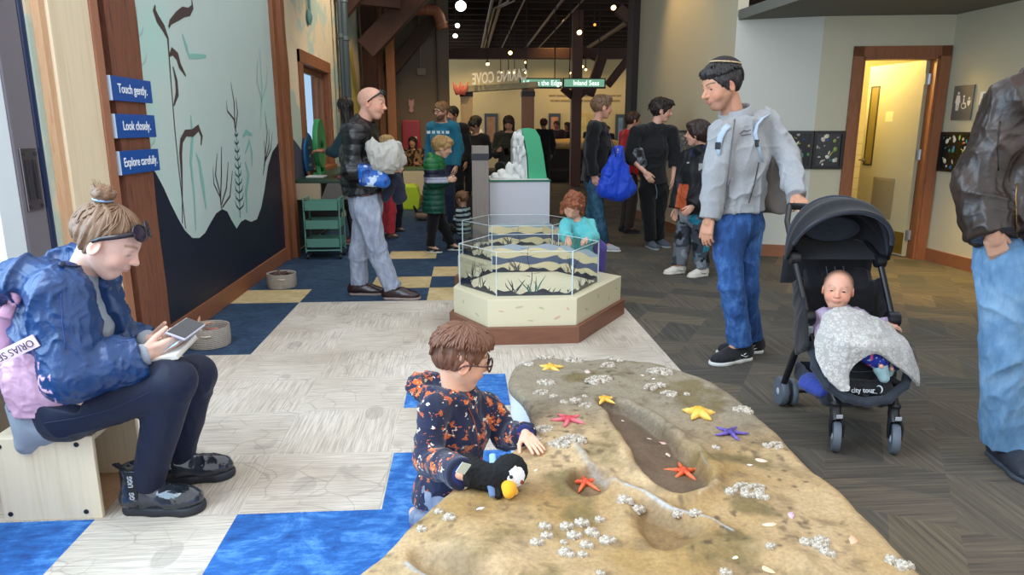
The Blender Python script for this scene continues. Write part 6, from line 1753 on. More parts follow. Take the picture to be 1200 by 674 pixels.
    for px in (((899, 136), (892, 140), (885, 147), (883, 157), (886, 168), (893, 190)), ((854, 147), (848, 152), (844, 160), (842, 171), (842, 182))):
        P = [surf(u, v, .004) for u, v in px]; b = MB(); b.tube(P, [.021] * (len(P) - 2) + [.018, .010], 8, flat=.30, up=tuple(S['fwd'])); b.build('shoulder_strap', cloth('pale blue strap', '#a4b4c4', .8, 30), bp, smooth=True)
        bb = MB(); b0 = P[-2]; bb.box((-.016, -.006, -.02), (.016, .006, .02), rot=Matrix(R3.tolist()), at=tuple(b0 + f * .004)); bb.build('strap_buckle', mat('black buckle', '#15161a', .4), bp, bevel=.003)
    return p, S
GREY, SG = grey_man()
from mathutils.bvhtree import BVHTree
def bvh(o):
    return BVHTree.FromPolygons([v.co[:] for v in o.data.vertices], [tuple(q_.vertices) for q_ in o.data.polygons])
def hit(bv, u, v, lift=.002, Y=None):
    d = _ray(u, v); h_ = bv.ray_cast(Vector(CP), Vector(d).normalized())
    return A(*h_[0]) + A(*h_[1]) * lift if h_[0] else J(u, v, Y)
def piping(bv, name, px, w, m, parent, lift=.002, n=16, Y=2.3, flat=1.0, up=(0, 0, 1), sides=6):
    P = []
    for i in range(n):
        t = i / (n - 1) * (len(px) - 1); k = min(int(t), len(px) - 2); a = t - k
        P.append(hit(bv, px[k][0] * (1 - a) + px[k + 1][0] * a, px[k][1] * (1 - a) + px[k + 1][1] * a, lift, Y))
    return MB().tube(P, w, sides, flat=flat, up=up).build(name, m, parent, smooth=True)
def seated_woman():
    S = skeleton((-1.5, 2.55), -90, 1.70); Y = 2.5; S['sex'] = 'f'; S['hh'] = .252; S['g'] = 1.12
    joints(S, Y, head=(126, 283, 0), neck=(94, 326, .02), chest=(86, 382, 0), waist=(70, 436, 0), pelvis=(72, 474, .03),
           shR=(70, 346, -.15), elR=(84, 440, -.20), wrR=(166, 417, -.10), shL=(104, 342, .17), elL=(134, 430, .20), wrL=(172, 400, .12),
           hipR=(84, 478, -.07), knR=(201, 447, -.09), anR=(171, 556, -.03), hipL=(90, 474, .10), knL=(228, 440, .14), anL=(209, 525, .20))
    S['anR'][2] = .10; S['anL'][2] = .10; S['floor'] = 0
    S['fwd'] = nrm(A(.95, -.30, 0)); S['x'] = nrm(A(-.30, -.95, 0)); S['xh'] = A(0, -1, 0); S['look'] = nrm(A(.86, .10, -.50)); S['hup'] = nrm(A(.5, 0, .86)); S['toeR'] = nrm(A(1, -.08, 0)); S['toeL'] = nrm(A(1, .12, 0))
    ph_c = J(214, 388, 2.50)
    p = person(S, 'seated woman in blue rain jacket with hair bun, looking at her phone', '#e2b8a4', vox=.0038,
               hands=dict(R=dict(fwd=nrm(J(206, 403, 2.46) - S['wrR']), palm=A(-.1, .80, .45), curl=(.16, .2, .24, .3), thumb=.45, thumb_dir=A(0, 0, 1), L=.175, thumb_in=.15),
                          L=dict(fwd=nrm(J(210, 397, 2.54) - S['wrL']), palm=A(0, -.55, .8), curl=(.3, .35, .4, .45), thumb=.5, thumb_dir=A(0, .3, 1), L=.165, thumb_in=.15)),
               colorkw=dict(brow='#8d6b50', lips='#b56f6a', flush=.4, lash=.55), headkw=dict(eyes=.12, nose=.85, jaw=1.05))
    R, c, h = head_frame(S), S['head'], S['hh']; L = lambda x, y, z: c + R @ (A(x, y, z) * h)
    eyes(S, p, gaze=nrm(A(.7, .05, -.7)), iris='#5d6f7f')
    def swept(B, L, R, h):
        B.seg(L(-.20, -.16, -.06), L(.20, -.16, -.06), R[:, 2], (.14 * h, .13 * h), (.14 * h, .13 * h), .06 * h)
    hair(S, p, '#74573f', .028, .43, .40, -.10, .0042, swept, .020, locks=70, lock_r=.012, lock_len=(.4, .9), lift=.0, seed=3, freq=(11, 1.6), crown=(0, -.30))
    bun = Blob(); bc = L(0, -.30, .585); rn = random.Random(5)
    bun.ell(bc, A(.15, .15, .12) * h, R, 0)
    for i in range(9):
        a = i * .75; r = .115 * h; q = bc + R @ (A(math.cos(a), math.sin(a), .0) * r + A(0, 0, rn.uniform(-.02, .05) * h)); q2 = bc + R @ (A(math.cos(a + .9), math.sin(a + .9), .3) * r * .9)
        bun.cap(q, q2, .05 * h, .045 * h, .015 * h)
    bun.mesh('hair_bun', .004, m_hair('#74573f'), p, disp=lambda q_: .0035 * vnoise(q_ * 130, 2) + .002 * vnoise(q_ * 300, 5))
    wisp = MB()
    for i in range(26):
        a = rn.uniform(-PI, PI); q = bc + R @ (A(math.cos(a) * .12, math.sin(a) * .12, .05) * h); d = R @ A(math.cos(a + .8), math.sin(a + .8), rn.uniform(-.2, .9)) * h * rn.uniform(.05, .11)
        wisp.tube([q, q + d * .6 + R[:, 2] * .008, q + d], [.0012, .001, .0004], 4)
    wisp.build('hair', m_hair('#74573f'), p)
    MB().lathe([(.115 * h, -.018 * h), (.135 * h, 0), (.115 * h, .018 * h)], 24, L(0, -.27, .515), ax=R @ nrm(A(0, -.35, .94))).build('hair_tie', mat('pale blue hair tie', '#8fa7c6', .6), p, smooth=True)
    sg = thing('sunglasses', 'dark sunglasses pushed up on the seated woman\'s hair', 'sunglasses', L(0, .3, .3))
    M_FR, M_LN = mat('dark tortoise frame', '#221c24', .25), mat('smoky violet lens', '#332b3d', .08, .0, var=.05)
    for s in (1, -1):
        cc = L(s * .155, .355, .36); ax = R @ nrm(A(s * .22, .70, .70)); e1_ = nrm(np.cross(ax, R[:, 2])); e2_ = np.cross(e1_, ax)
        P = [cc + e1_ * .14 * h * math.cos(k / 20 * 2 * PI) + e2_ * .118 * h * math.sin(k / 20 * 2 * PI) for k in range(21)]
        MB().tube(P, .0032, 6).build('rim', M_FR, sg, smooth=True)
        lb = MB(); lb.add([cc + ax * .006] + [q for q in P[:20]], [(0, 1 + k, 1 + (k + 1) % 20) for k in range(20)]); lb.build('lens', M_LN, sg, smooth=True)
        MB().tube([L(s * .28, .32, .35), L(s * .365, .16, .24), L(s * .385, .0, .13), L(s * .375, -.08, .04)], [.006, .0055, .005, .004], 6, flat=1.6).build('temple_arm', M_FR, sg, smooth=True)
    MB().tube([L(-.04, .375, .385), L(0, .38, .395), L(.04, .375, .385)], .003, 6).build('bridge', M_FR, sg, smooth=True)
    M_SH = cloth('taupe grey jersey', '#8c857f', .95, 30)
    def shirt_tail(B, S):
        b0 = S['pelvis']; B.seg(b0 + A(-.05, 0, .02), b0 + A(-.075, 0, -.10), (0, 1, 0), (.165, .10), (.155, .055), .04)
    top(S, p, 'shirt', cloth('blue grey jersey', '#8d95a0', .95, 30), .006, hem=S['pelvis'] + A(0, 0, -.125), sleeves='', vox=.007, extra=shirt_tail, hem_n=A(0, 0, -1))
    bl, pk = A(lin('#173a69')[:3]), A(lin('#d3a8bd')[:3])
    nv = A(lin('#16264a')[:3])
    def jcol(q):
        o = np.tile(bl, (len(q), 1)); rel = q - S['waist']
        m = (q[:, 2] < S['chest'][2] - .04) & (rel[:, 0] > -.115) & (rel[:, 0] < .14) & (q[:, 1] < S['waist'][1] + .02)
        arm = np.zeros(len(q), bool)
        for a, b in (('shR', 'elR'), ('elR', 'wrR')):
            ab = S[b] - S[a]; t = np.clip(((q - S[a]) @ ab) / (ab @ ab), 0, 1); arm |= np.linalg.norm(q - S[a] - t[:, None] * ab, axis=1) < .098
        o[m & ~arm] = pk
        return o
    def jx(B, S):
        n = S['neck']
        B.seg(n + A(-.10, -.13, .03), n + A(-.10, .13, .03), (0, 0, 1), (.075, .095), (.075, .095), .04)        # hood lying on the back
        B.seg(n + A(-.12, -.05, .03), n + A(-.175, -.04, -.01), (0, 1, 0), (.18, .07), (.15, .05), .04)
        B.cap(n + A(-.03, -.115, .01), n + A(.07, -.10, -.03), .045, .03, .03); B.cap(n + A(-.03, .115, .01), n + A(.07, .10, -.03), .045, .03, .03)
        B.ell(n + A(-.12, 0, .075), (.085, .12, .05), k=.03, op='s')
        B.ell(n + A(.03, 0, .10), (.07, .08, .12), k=.02, op='s')
        for z in (0,):
            B.ell(S['chest'] + A(.190, -.055, .05), (.055, .115, .27), frame(nrm(A(.90, -.35, .28)), A(-.28, 0, .95)), .015, 's')
    def jd(q):
        d = .010 * folds(q, 8, 5, (1, 1, .8)) + .004 * folds(q, 22, 9, (1, 1, .8)); return d
    t = NT('royal blue rain shell'); at = t.n('ShaderNodeAttribute', attribute_name='Col'); v = t.coord(); f = t.noise(v, 26, 5, .6, .4)
    t.col(t.mix(1.0, at.outputs['Color'], t.ramp(f, [(.3, .82), (.7, 1.0)]), 'MULTIPLY')); t.bump(f, .5, .008); M_RAIN = t.set(Roughness=.36)
    jk = top(S, p, 'jacket', M_RAIN, .040, hem=S['pelvis'] + A(0, 0, .025), hem_n=A(-.15, 0, -1), vox=.0052, disp=jd, extra=jx, color=jcol, cuff=.006, sl=(.066, .058, .036), wide=.92)
    bv = bvh(jk)
    cord = mat('navy toggle', '#15203c', .4);
    tg = MB(); tg.lathe([(.004, -.010), (.009, -.007), (.009, .007), (.004, .010)], 12, hit(bv, 72, 312, .008, 2.3), ax=(.8, -.5, .2)); tg.build('hood_toggle', cord, jk, smooth=None)
    piping(bv, 'hood_cord', [(74, 312), (83, 313), (96, 312)], .0025, cord, jk, .004, 8)
    piping(bv, 'arm_seam', [(71, 344), (73, 375), (77, 410)], .0016, mat('deep blue seam', '#183e86', .4), jk, .001, 14)
    for n, w, e in (('R', S['wrR'], S['elR']), ('L', S['wrL'], S['elL'])):
        d = nrm(w - e); MB().lathe([(.036, -.02), (.041, 0), (.037, .018)], 20, w + d * .004, ax=d).build('cuff', cloth('grey elastic cuff', '#9aa3ae', .9), jk, smooth=True)
    M_LEG = cloth('ink navy leggings', '#161d33', .62, 30, .15, .15, 500, .05)
    lg = trousers(S, p, 'leggings', M_LEG, .010, .0055, lambda q: .003 * folds(q, 12, 8), waist=S['waist'] + A(0, 0, -.02), rk=(.098, .072, .046), ankle=1.0)
    bl_ = bvh(lg)
    piping(bl_, 'seam', [(52, 496), (90, 490), (130, 480), (175, 460)], .0014, mat('navy seam thread', '#232c49', .7), lg, .0005, 20)
    gl = NT('glossy black boot'); v = gl.coord(); gl.col(gl.ramp(gl.noise(v, 9, 4), [(.3, '#14161c'), (.7, '#3a3f4a')])); gl.bump(gl.noise(v, 30, 3), .15, .004); M_BOOT = gl.set(Roughness=.16, Coat_Weight=.6)
    M_BS = mat('black rubber boot sole', '#22252c', .6); M_TAB = mat('black webbing', '#15181d', .8); M_LOGO = mat('grey boot lettering', '#a9adb3', .6, var=0)
    for n in 'RL':
        a, d = S['an' + n], S['toe' + n]; x = nrm(np.cross(d, A(0, 0, 1))); f0 = A(a[0], a[1], 0); Rb = np.stack([x, d, A(0, 0, 1)], 1); P = lambda X, Y_, Z: f0 + Rb @ A(X, Y_, Z)
        B = Blob(); B.seg(P(0, -.03, .06), P(0, -.022, .19), x, (.056, .066), (.056, .066), .02); B.ell(P(0, .075, .05), (.052, .115, .05), Rb, .045); B.ell(P(0, .125, .045), (.052, .075, .042), Rb, .03); B.ell(P(0, -.045, .05), (.05, .055, .05), Rb, .03)
        B.cut(P(0, 0, .028), (0, 0, -1), .002); B.cut(P(0, 0, .182), (0, 0, 1), .003); B.ell(P(0, -.022, .20), (.048, .058, .03), Rb, .004, 's')
        bt = B.mesh('boot', .0045, M_BOOT, p, disp=lambda q: .002 * folds(q, 22, 4))
        sb = Blob(); sb.seg(P(0, -.055, .014), P(0, .04, .014), x, (.056, .04), (.055, .04), .02); sb.seg(P(0, .04, .014), P(0, .135, .014), x, (.055, .04), (.06, .04), .03); sb.cut(P(0, 0, .033), (0, 0, 1), .002); sb.cut(P(0, 0, 0), (0, 0, -1), .001); sb.ell(P(0, .16, .014), (.055, .05, .04), Rb, .03); sb.cut(P(0, 0, .033), (0, 0, 1), .002); sb.cut(P(0, 0, 0), (0, 0, -1), .001)
        sb.mesh('sole', .005, M_BS, bt)
        MB().box((-.019, -.0012, -.073), (.019, .0022, .073), rot=Matrix(np.stack([d, -x, A(0, 0, 1)], 1).tolist()), at=tuple(P(.0575, -.026, .108))).build('side_band', M_TAB, bt, bevel=.001)
        for z in (.143, .078): text('boot_lettering', 'UGG', .0245, M_LOGO, P(.0598, -.026, z), (0, 0, 1), -d, bt, .0012, xscale=.85, bold=.0009)
        tb_ = MB(); tb_.tube([P(0, -.083, .165), P(0, -.10, .185), P(0, -.118, .183), P(0, -.105, .172), P(0, -.085, .160)], .008, 6, flat=.4); tb_.build('pull_tab', M_TAB, bt, smooth=True)
        MB().tube([P(-.04, .02, .115), P(-.02, .045, .108), P(.02, .045, .108), P(.04, .02, .115)], .0022, 6).build('lace', mat('amber lace', '#b09a78', .4), bt, smooth=True)
    ex = nrm(J(231, 380, 2.60) - J(206, 398, 2.45)); ey = nrm(A(-.75, .55, .35)); ey = nrm(ey - ex * (ey @ ex)); ez = np.cross(ex, ey)
    Mx = Matrix(np.stack([ex, ey, ez], 1).tolist()); pc = J(218, 387, 2.50) + A(0, 0, .006)
    ph = thing('phone', 'smartphone in a pale case held by the seated woman', 'phone', pc)
    MB().box((-.074, -.037, -.0055), (.074, .037, .003), rot=Mx, at=tuple(pc)).build('phone_case', mat('pearl phone case', '#b9b5c4', .3), ph, bevel=.003)
    MB().box((-.070, -.033, .0028), (.070, .033, .0042), rot=Mx, at=tuple(pc)).build('phone_screen', mat('dark phone screen', '#1c1c22', .08), ph)
    bk = thing('open_book', 'open paperback with a pale blue page resting on the seated woman\'s thigh', 'book', J(188, 424, 2.5))
    b0, b1 = J(153, 430, 2.42), J(208, 420, 2.40); bx = nrm(b1 - b0); by = nrm(A(.12, .98, .18)); by = nrm(by - bx * (bx @ by)); bz = np.cross(bx, by); Mb = Matrix(np.stack([bx, by, bz], 1).tolist())
    wdt = np.linalg.norm(b1 - b0)
    MB().box((0, 0, 0), (wdt, .16, .014), rot=Mb, at=tuple(b0)).build('page_block', mat('ivory page edges', '#ddd8cd', .8, var=.05, scale=60), bk, bevel=.002)
    MB().box((-.002, -.002, -.003), (wdt + .002, .162, 0), rot=Mb, at=tuple(b0)).build('book_cover', mat('cream book cover', '#c9c2b2', .5), bk)
    MB().grid(lambda u, v: tuple(b0 + bx * (wdt * (.62 + .40 * u)) + by * (.02 + .15 * v) + bz * (.016 + .035 * u * (1.1 - .3 * u))), 8, 4).build('lifted_page', mat('pale blue page', '#a9cfe6', .6, var=.06, scale=20), bk, smooth=True, thick=.001)
    pkm = cloth('dusty pink pack cloth', '#b98aa3', .7, 18)
    bp = thing('backpack', 'dusty pink backpack with lettered strap worn by the seated woman', 'backpack', S['pelvis'] * A(1, 1, 0) + A(-.25, 0, .33))
    B = Blob(); q0 = J(-4, 388, 2.47); B.box(q0 + A(-.02, -.02, .01), (.085, .14, .16), frame(A(-1, 0, .12), A(.12, 0, 1)), .06, 0); B.mesh('pack_body', .008, pkm, bp, disp=lambda q: .007 * folds(q, 9, 3))
    P = [hit(bv, u, v, .006, 2.3) for u, v in ((20, 345), (13, 356), (5, 372))]; MB().tube(P, .022, 8, flat=.35, up=(0, 1, 0)).build('shoulder_strap', pkm, bp, smooth=True)
    s0, s1 = hit(bv, 6, 416, .012, 2.3), hit(bv, 40, 401, .012, 2.3); s0 = A(s0[0], min(s0[1], s1[1]), s0[2]); sd_ = nrm(s1 - s0); se = s1 + sd_ * .02; s00 = s0 - sd_ * .10 + A(0, .03, 0)
    su = nrm(np.cross(A(0, -1, 0), sd_)) * -1; su = su if su[2] > 0 else -su
    MB().bar(s00, se, .004, .042, up=su).build('lettered_strap', mat('pink white strap', '#e2c5cf', .6, var=.03), bp)
    nrm_s = nrm(np.cross(sd_, su)); nrm_s = nrm_s if nrm_s[1] < 0 else -nrm_s
    text('strap_lettering', 'ORIAS SE', .034, mat('plum strap lettering', '#3b2733', .6, var=0), (s0 + se) / 2 + nrm_s * .0032 + sd_ * .008, -sd_, -su, bp, .0012, xscale=.92)
    bq = s0 - sd_ * .012
    bb = MB(); Rk = np.stack([sd_, nrm_s, su], 1)
    for (a_, b_, c_, d_) in ((-.018, .018, .022, .030), (-.018, .018, -.030, -.022), (-.018, -.011, -.03, .03), (.011, .018, -.03, .03)): bb.box((a_, .002, c_), (b_, .008, d_), rot=Matrix(Rk.tolist()), at=tuple(bq))
    bb.build('strap_buckle', mat('black buckle', '#15161a', .4), bp)
    return p, S
WOMAN, SW = seated_woman()
def m_dino():
    t = NT('navy dinosaur print fleece'); v = t.coord()
    t.col('#141a33'); base = '#161c38'
    col = t.mix(t.noise(v, 20, 3), '#10152b', '#1b2345')
    for sc_, seed, c1, c2, th_ in ((17, 0, '#c05a25', '#e79a5c', .34), (27, 7, '#d9cfc0', '#c0653f', .22), (21, 3, '#b5532a', '#d88f5a', .27)):
        mp = t.n('ShaderNodeMapping'); tc = t.n('ShaderNodeTexCoord'); t.l(tc.outputs['Object'], mp.inputs['Vector']); mp.inputs['Location'].default_value = (seed, seed * .7, seed * 1.3); mp.inputs['Scale'].default_value = (1.0, 1.0, 1.25)
        nz = t.n('ShaderNodeTexNoise'); nz.inputs['Scale'].default_value = 38; nz.inputs['Detail'].default_value = 2; t.l(mp.outputs[0], nz.inputs['Vector'])
        vv = t.mix(.055, mp.outputs[0], nz.outputs['Color'], 'ADD')
        vo = t.n('ShaderNodeTexVoronoi'); vo.inputs['Scale'].default_value = sc_; vo.inputs['Randomness'].default_value = .75; t.l(vv, vo.inputs['Vector'])
        sp = t.n('ShaderNodeSeparateColor'); t.l(vo.outputs['Color'], sp.inputs[0])
        n2 = t.noise(mp.outputs[0], 75, 2, .5, .8)
        d = t.math('ADD', vo.outputs['Distance'], t.math('MULTIPLY', t.math('SUBTRACT', n2, .5), .9))
        m = t.math('MULTIPLY', t.math('LESS_THAN', d, th_), t.math('GREATER_THAN', sp.outputs[0], .42))
        hue = t.mix(t.math('GREATER_THAN', n2, .53), c1, c2)
        col = t.mix(m, col, hue)
    t.col(col); t.bump(t.noise(v, 350, 3), .35, .003)
    t.bsdf.inputs['Sheen Weight'].default_value = .2
    return t.set(Roughness=.92)
def table_boy():
    S = skeleton((-.05, 2.27), -120, 1.02, child=.8); Y = 2.27; S['hh'] = .212; k = S['k']
    joints(S, Y, head=(541, 421, 0), neck=(534, 461, 0), chest=(537, 505, -.01), waist=(530, 545, 0), pelvis=(522, 574, .01),
           shR=(507, 482, -.10), shL=(570, 476, .09), elR=(504, 538, -.17), wrR=(540, 556, -.40), elL=(596, 512, .02), wrL=(615, 534, -.13), hipR=(514, 580, -.05), hipL=(532, 578, .05))
    S['fwd'] = nrm(A(.8, -.6, 0)); S['x'] = nrm(A(-.6, -.8, 0)); S['xh'] = S['x']; S['look'] = nrm(A(.95, .22, -.22)); S['hup'] = nrm(A(.15, 0, 1)); S['g'] = 1.15
    S['knR'] = S['hipR'] + A(.10, -.16, -.18); S['knL'] = S['hipL'] + A(.12, -.06, -.2); S['anR'] = G(486, 601, .08); S['anL'] = S['anR'] + A(.10, .12, 0); S['knR'] = S['hipR'] + A(.12, -.10, -.16)
    S['wrR'] = G(541, 556, .43)
    S['wrL'][2] = max(S['wrL'][2], tz(S['wrL'][0], S['wrL'][1]) + .035)
    hand_t = on_table(640, 541)
    p = person(S, 'young boy in navy dinosaur print hoodie kneeling at the rock table', '#dfae92', child=.8, vox=.0031,
               hands=dict(L=dict(fwd=nrm(hand_t + A(0, 0, .012) - S['wrL']), palm=A(0, 0, -1), curl=(.06, .05, .06, .10), spread=.22, thumb=.9, thumb_dir=A(-.2, -1, 0), L=.125), R=dict(fwd=nrm(G(560, 556, .43) - S['wrR']), palm=A(.2, .5, -.8), curl=(.5, .5, .5, .5), L=.115)),
               colorkw=dict(brow='#6b4630', lips='#b5665c', flush=.5, lash=.3), headkw=dict(eyes=.45, nose=.9))
    eyes(S, p, gaze=nrm(A(.85, .1, -.5)), iris='#4b3526', child=.8)
    R, c, h = head_frame(S), S['head'], S['hh']; L = lambda x, y, z: c + R @ (A(x, y, z) * h)
    def mop(B, L, R, h):
        B.ell(L(0, .26, .37), A(.30, .20, .13) * h, R, .08 * h); B.ell(L(0, -.02, .36), A(.37, .43, .24) * h, R, .08 * h)
        for s in (1, -1): B.cap(L(s * .345, .06, .16), L(s * .34, .05, -.04), .05 * h, .03 * h, .05 * h)
    hair(S, p, '#6d4733', .032, .30, .60, -.16, .0036, mop, .026, lthick=.085, locks=330, lock_r=.026, lock_len=(.45, 1.1), lift=.055, seed=12, freq=(8, 2.0), crown=(0.05, -.12))
    gs = thing('glasses', 'speckled dark glasses worn by the boy at the rock table', 'glasses', L(0, .45, 0))
    t = NT('speckled frame'); t.col(t.ramp(t.noise(t.coord(), 260, 2), [(.42, '#191519'), (.5, '#3a1d22'), (.6, '#8d5a52')])); M_SP = t.set(Roughness=.25)
    for s in (1, -1):
        cc = L(s * .155, .44, .01); ax = R @ nrm(A(s * .12, 1, -.08)); e1_ = nrm(np.cross(ax, R[:, 2])); e2_ = np.cross(e1_, ax)
        P = [cc + e1_ * .125 * h * math.copysign(abs(math.cos(a)) ** .75, math.cos(a)) + e2_ * .10 * h * math.copysign(abs(math.sin(a)) ** .75, math.sin(a)) for a in np.linspace(0, 2 * PI, 25)]
        MB().tube(P, .0034, 6).build('rim', M_SP, gs, smooth=True)
        lb = MB(); lb.add([cc] + P[:24], [(0, 1 + i, 1 + (i + 1) % 24) for i in range(24)]); lb.build('lens', glass('spectacle lens', '#f4f6f8', .01, .3), gs)
        MB().tube([L(s * .285, .43, .035), L(s * .36, .30, .035), L(s * .385, .05, .04), L(s * .375, -.08, .0), L(s * .36, -.12, -.07)], [.0034, .003, .003, .0028, .0024], 6).build('temple_arm', M_SP, gs, smooth=True)
    MB().tube([L(-.04, .455, .03), L(0, .465, .045), L(.04, .455, .03)], .0024, 6).build('bridge', M_SP, gs, smooth=True)
    M = m_dino()
    def hood(B, S):
        n = S['neck']; b_ = -S['fwd']; x = S['x']
        B.seg(n + b_ * .065 - x * .06 + A(0, 0, .0), n + b_ * .065 + x * .06, A(0, 0, 1), (.032, .035), (.032, .035), .025)
        B.seg(n + b_ * .07 + A(0, 0, -.005), n + b_ * .13 + A(-.03, 0, .02), x, (.095, .036), (.08, .026), .02)
        for s in (1, -1): B.cap(n + b_ * .05 + x * s * .062 + A(0, 0, .012), n + S['fwd'] * .055 + x * s * .035 - A(0, 0, .012), .030, .020, .02)
        B.ell(n + b_ * .075 + A(0, 0, .045), (.055, .055, .035), k=.012, op='s'); B.ell(n + A(0, 0, .05) + S['fwd'] * .01, (.036, .036, .06), k=.01, op='s')
    hd = top(S, p, 'hoodie', M, .017, hem=J(522, 580, 2.27), hem_n=A(.1, 0, -1), vox=.004, disp=fold_disp(S, .007, 13, 6), extra=hood, hem_drop=.05, cuff=.002, sl=(.062, .055, .044))
    bv = bvh(hd)
    piping(bv, 'zip', [(549, 478), (556, 495), (560, 515), (561, 535)], .0022, mat('rust zip', '#8d4a35', .5), hd, .001, 14)
    M_CF = cloth('indigo rib knit', '#232a63', .95, 60)
    for n in 'RL':
        w, e = S['wr' + n], S['el' + n]; d = nrm(w - e); MB().lathe([(.030, -.028), (.034, -.014), (.033, .004), (.028, .01)], 20, w - d * .004, ax=d).build('cuff', M_CF, hd, smooth=True)
    top(S, p, 'undershirt', cloth('magenta jersey', '#b83a86', .9), .002, hem=J(520, 584, 2.27), hem_n=A(.1, 0, -1), sleeves='', vox=.006, hem_drop=.06)
    sh = MB(); sh.tube([S['neck'] + R[:, 0] * .04 + A(-.02, 0, .0), S['neck'] - S['fwd'] * .045 + A(0, 0, .012), S['neck'] - R[:, 0] * .04 + A(-.02, 0, .0)], .012, 8, flat=.6); sh.build('shirt_collar', cloth('pale blue cotton', '#b9cbe0', .9), p, smooth=True)
    trousers(S, p, 'trousers', denim('grey blue denim', '#7d8799', '#9fa9b8', '#626c80'), .012, .006, fold_disp(S, .004, 16, 7), waist=S['waist'], rk=(.088, .062, .05))
    for n, d in (('R', A(-.45, .15, -.45)), ('L', A(-.45, .3, -.45))):
        shoe(S, p, n, cloth('red canvas shoe', '#c2303c', .8), mat('dark blue sole', '#26304f', .6), .165, 'shoe', .02, .005, pos=S['an' + n] + A(.02, 0, .0), toe=nrm(A(-.6, .1, -.55)), up=nrm(A(-.62, .1, .62)))
    pf = thing('puffin_plush', 'black and white puffin plush toy with orange beak under the boy\'s hand', 'toy', on_table(575, 565))
    Y = 2.02; fur = lambda q: .0022 * vnoise(q * 170, 3) + .0015 * vnoise(q * 420, 8)
    t = NT('black plush fur'); v = t.coord(); t.col(t.ramp(t.noise(v, 240, 3), [(.3, '#050506'), (.7, '#151517')])); t.bump(t.noise(v, 420, 3), .8, .004); M_FUR = t.set(Roughness=.95)
    hc = G(598, 552, .435); body = G(566, 562, .42)
    z0 = tz(body[0], body[1]);
    B = Blob(); B.seg(G(556, 556, .425), G(580, 560, .42), (0, .3, 1), (.038, .042), (.042, .044), .02); B.ell(hc, (.050, .050, .049), k=.012); B.seg(G(548, 538, .455), G(560, 552, .44), (0, 0, 1), (.019, .022), (.022, .028), .015); B.ell(G(553, 556, .43), (.024, .026, .032), k=.015); B.seg(G(584, 565, .41), G(584, 582, .395), (1, 0, 0), (.018, .014), (.010, .008), .015)
    B.mesh('plush_body', .0036, M_FUR, pf, disp=fur)
    fd = nrm(A(.12, -.95, .06)); Rf = frame(fd, A(0, 0, 1))
    B = Blob(); B.ell(hc + Rf @ A(-.006, .032, -.002), (.030, .022, .034), Rf, 0); B.mesh('face_patch', .003, cloth('white plush', '#e3e6ec', .95), pf, disp=lambda q: .001 * vnoise(q * 300, 2))
    bkc = hc + Rf @ A(.014, .050, -.024); B = Blob(); B.ell(bkc, (.022, .026, .019), Rf, 0); B.ell(bkc + Rf @ A(.004, .020, -.010), (.016, .016, .015), Rf, .012); B.ell(bkc + Rf @ A(-.012, .004, -.014), (.014, .016, .010), Rf, .006); B.mesh('beak', .003, cloth('orange yellow felt', '#e0a323', .9), pf)
    MB().lathe([(.0055, -.002), (.0052, .002), (.002, .004)], 14, hc + Rf @ A(.008, .054, .006), ax=fd).build('eye', mat('black bead', '#0c0c0f', .1), pf, smooth=True)
    MB().lathe([(.006, -.002), (.006, .001), (.002, .003)], 14, hc + Rf @ A(-.022, .049, -.014), ax=nrm(fd + A(-.4, 0, 0))).build('cheek_spot', cloth('rust felt spot', '#8f3b2a', .9), pf, smooth=True)
    B = Blob(); B.seg(G(574, 561, .425), G(577, 581, .40), (1, 0, 0), (.013, .006), (.009, .005), .005); B.mesh('wing', .003, cloth('slate blue felt', '#5b7295', .9), pf)
    B = Blob(); B.seg(G(577, 533, .475), G(578, 548, .45), (1, 0, 0), (.010, .004), (.011, .004), .005); B.mesh('tail_ribbon', .003, cloth('pale blue ribbon', '#8fb4d8', .8), pf)
    e = G(543, 549, .465); MB().box((-.016, -.001, -.018), (.016, .001, .018), rot=Euler((.3, .5, .5)).to_matrix(), at=tuple(e)).build('paper_tag', mat('pale paper tag', '#c9d2c4', .7), pf)
    return p, S
BOY, SB = table_boy()
def swoosh(o, P, k, m):
    for sg in (-1, 1):
        b = MB(); b.tube([P(sg * .036, -.045, .06), P(sg * .043, -.01, .038), P(sg * .048, .03, .042), P(sg * .046, .075, .062)], [.003 * k, .008 * k, .005 * k, .0015], 6, flat=.4); b.build('shoe_mark', m, o, smooth=True)
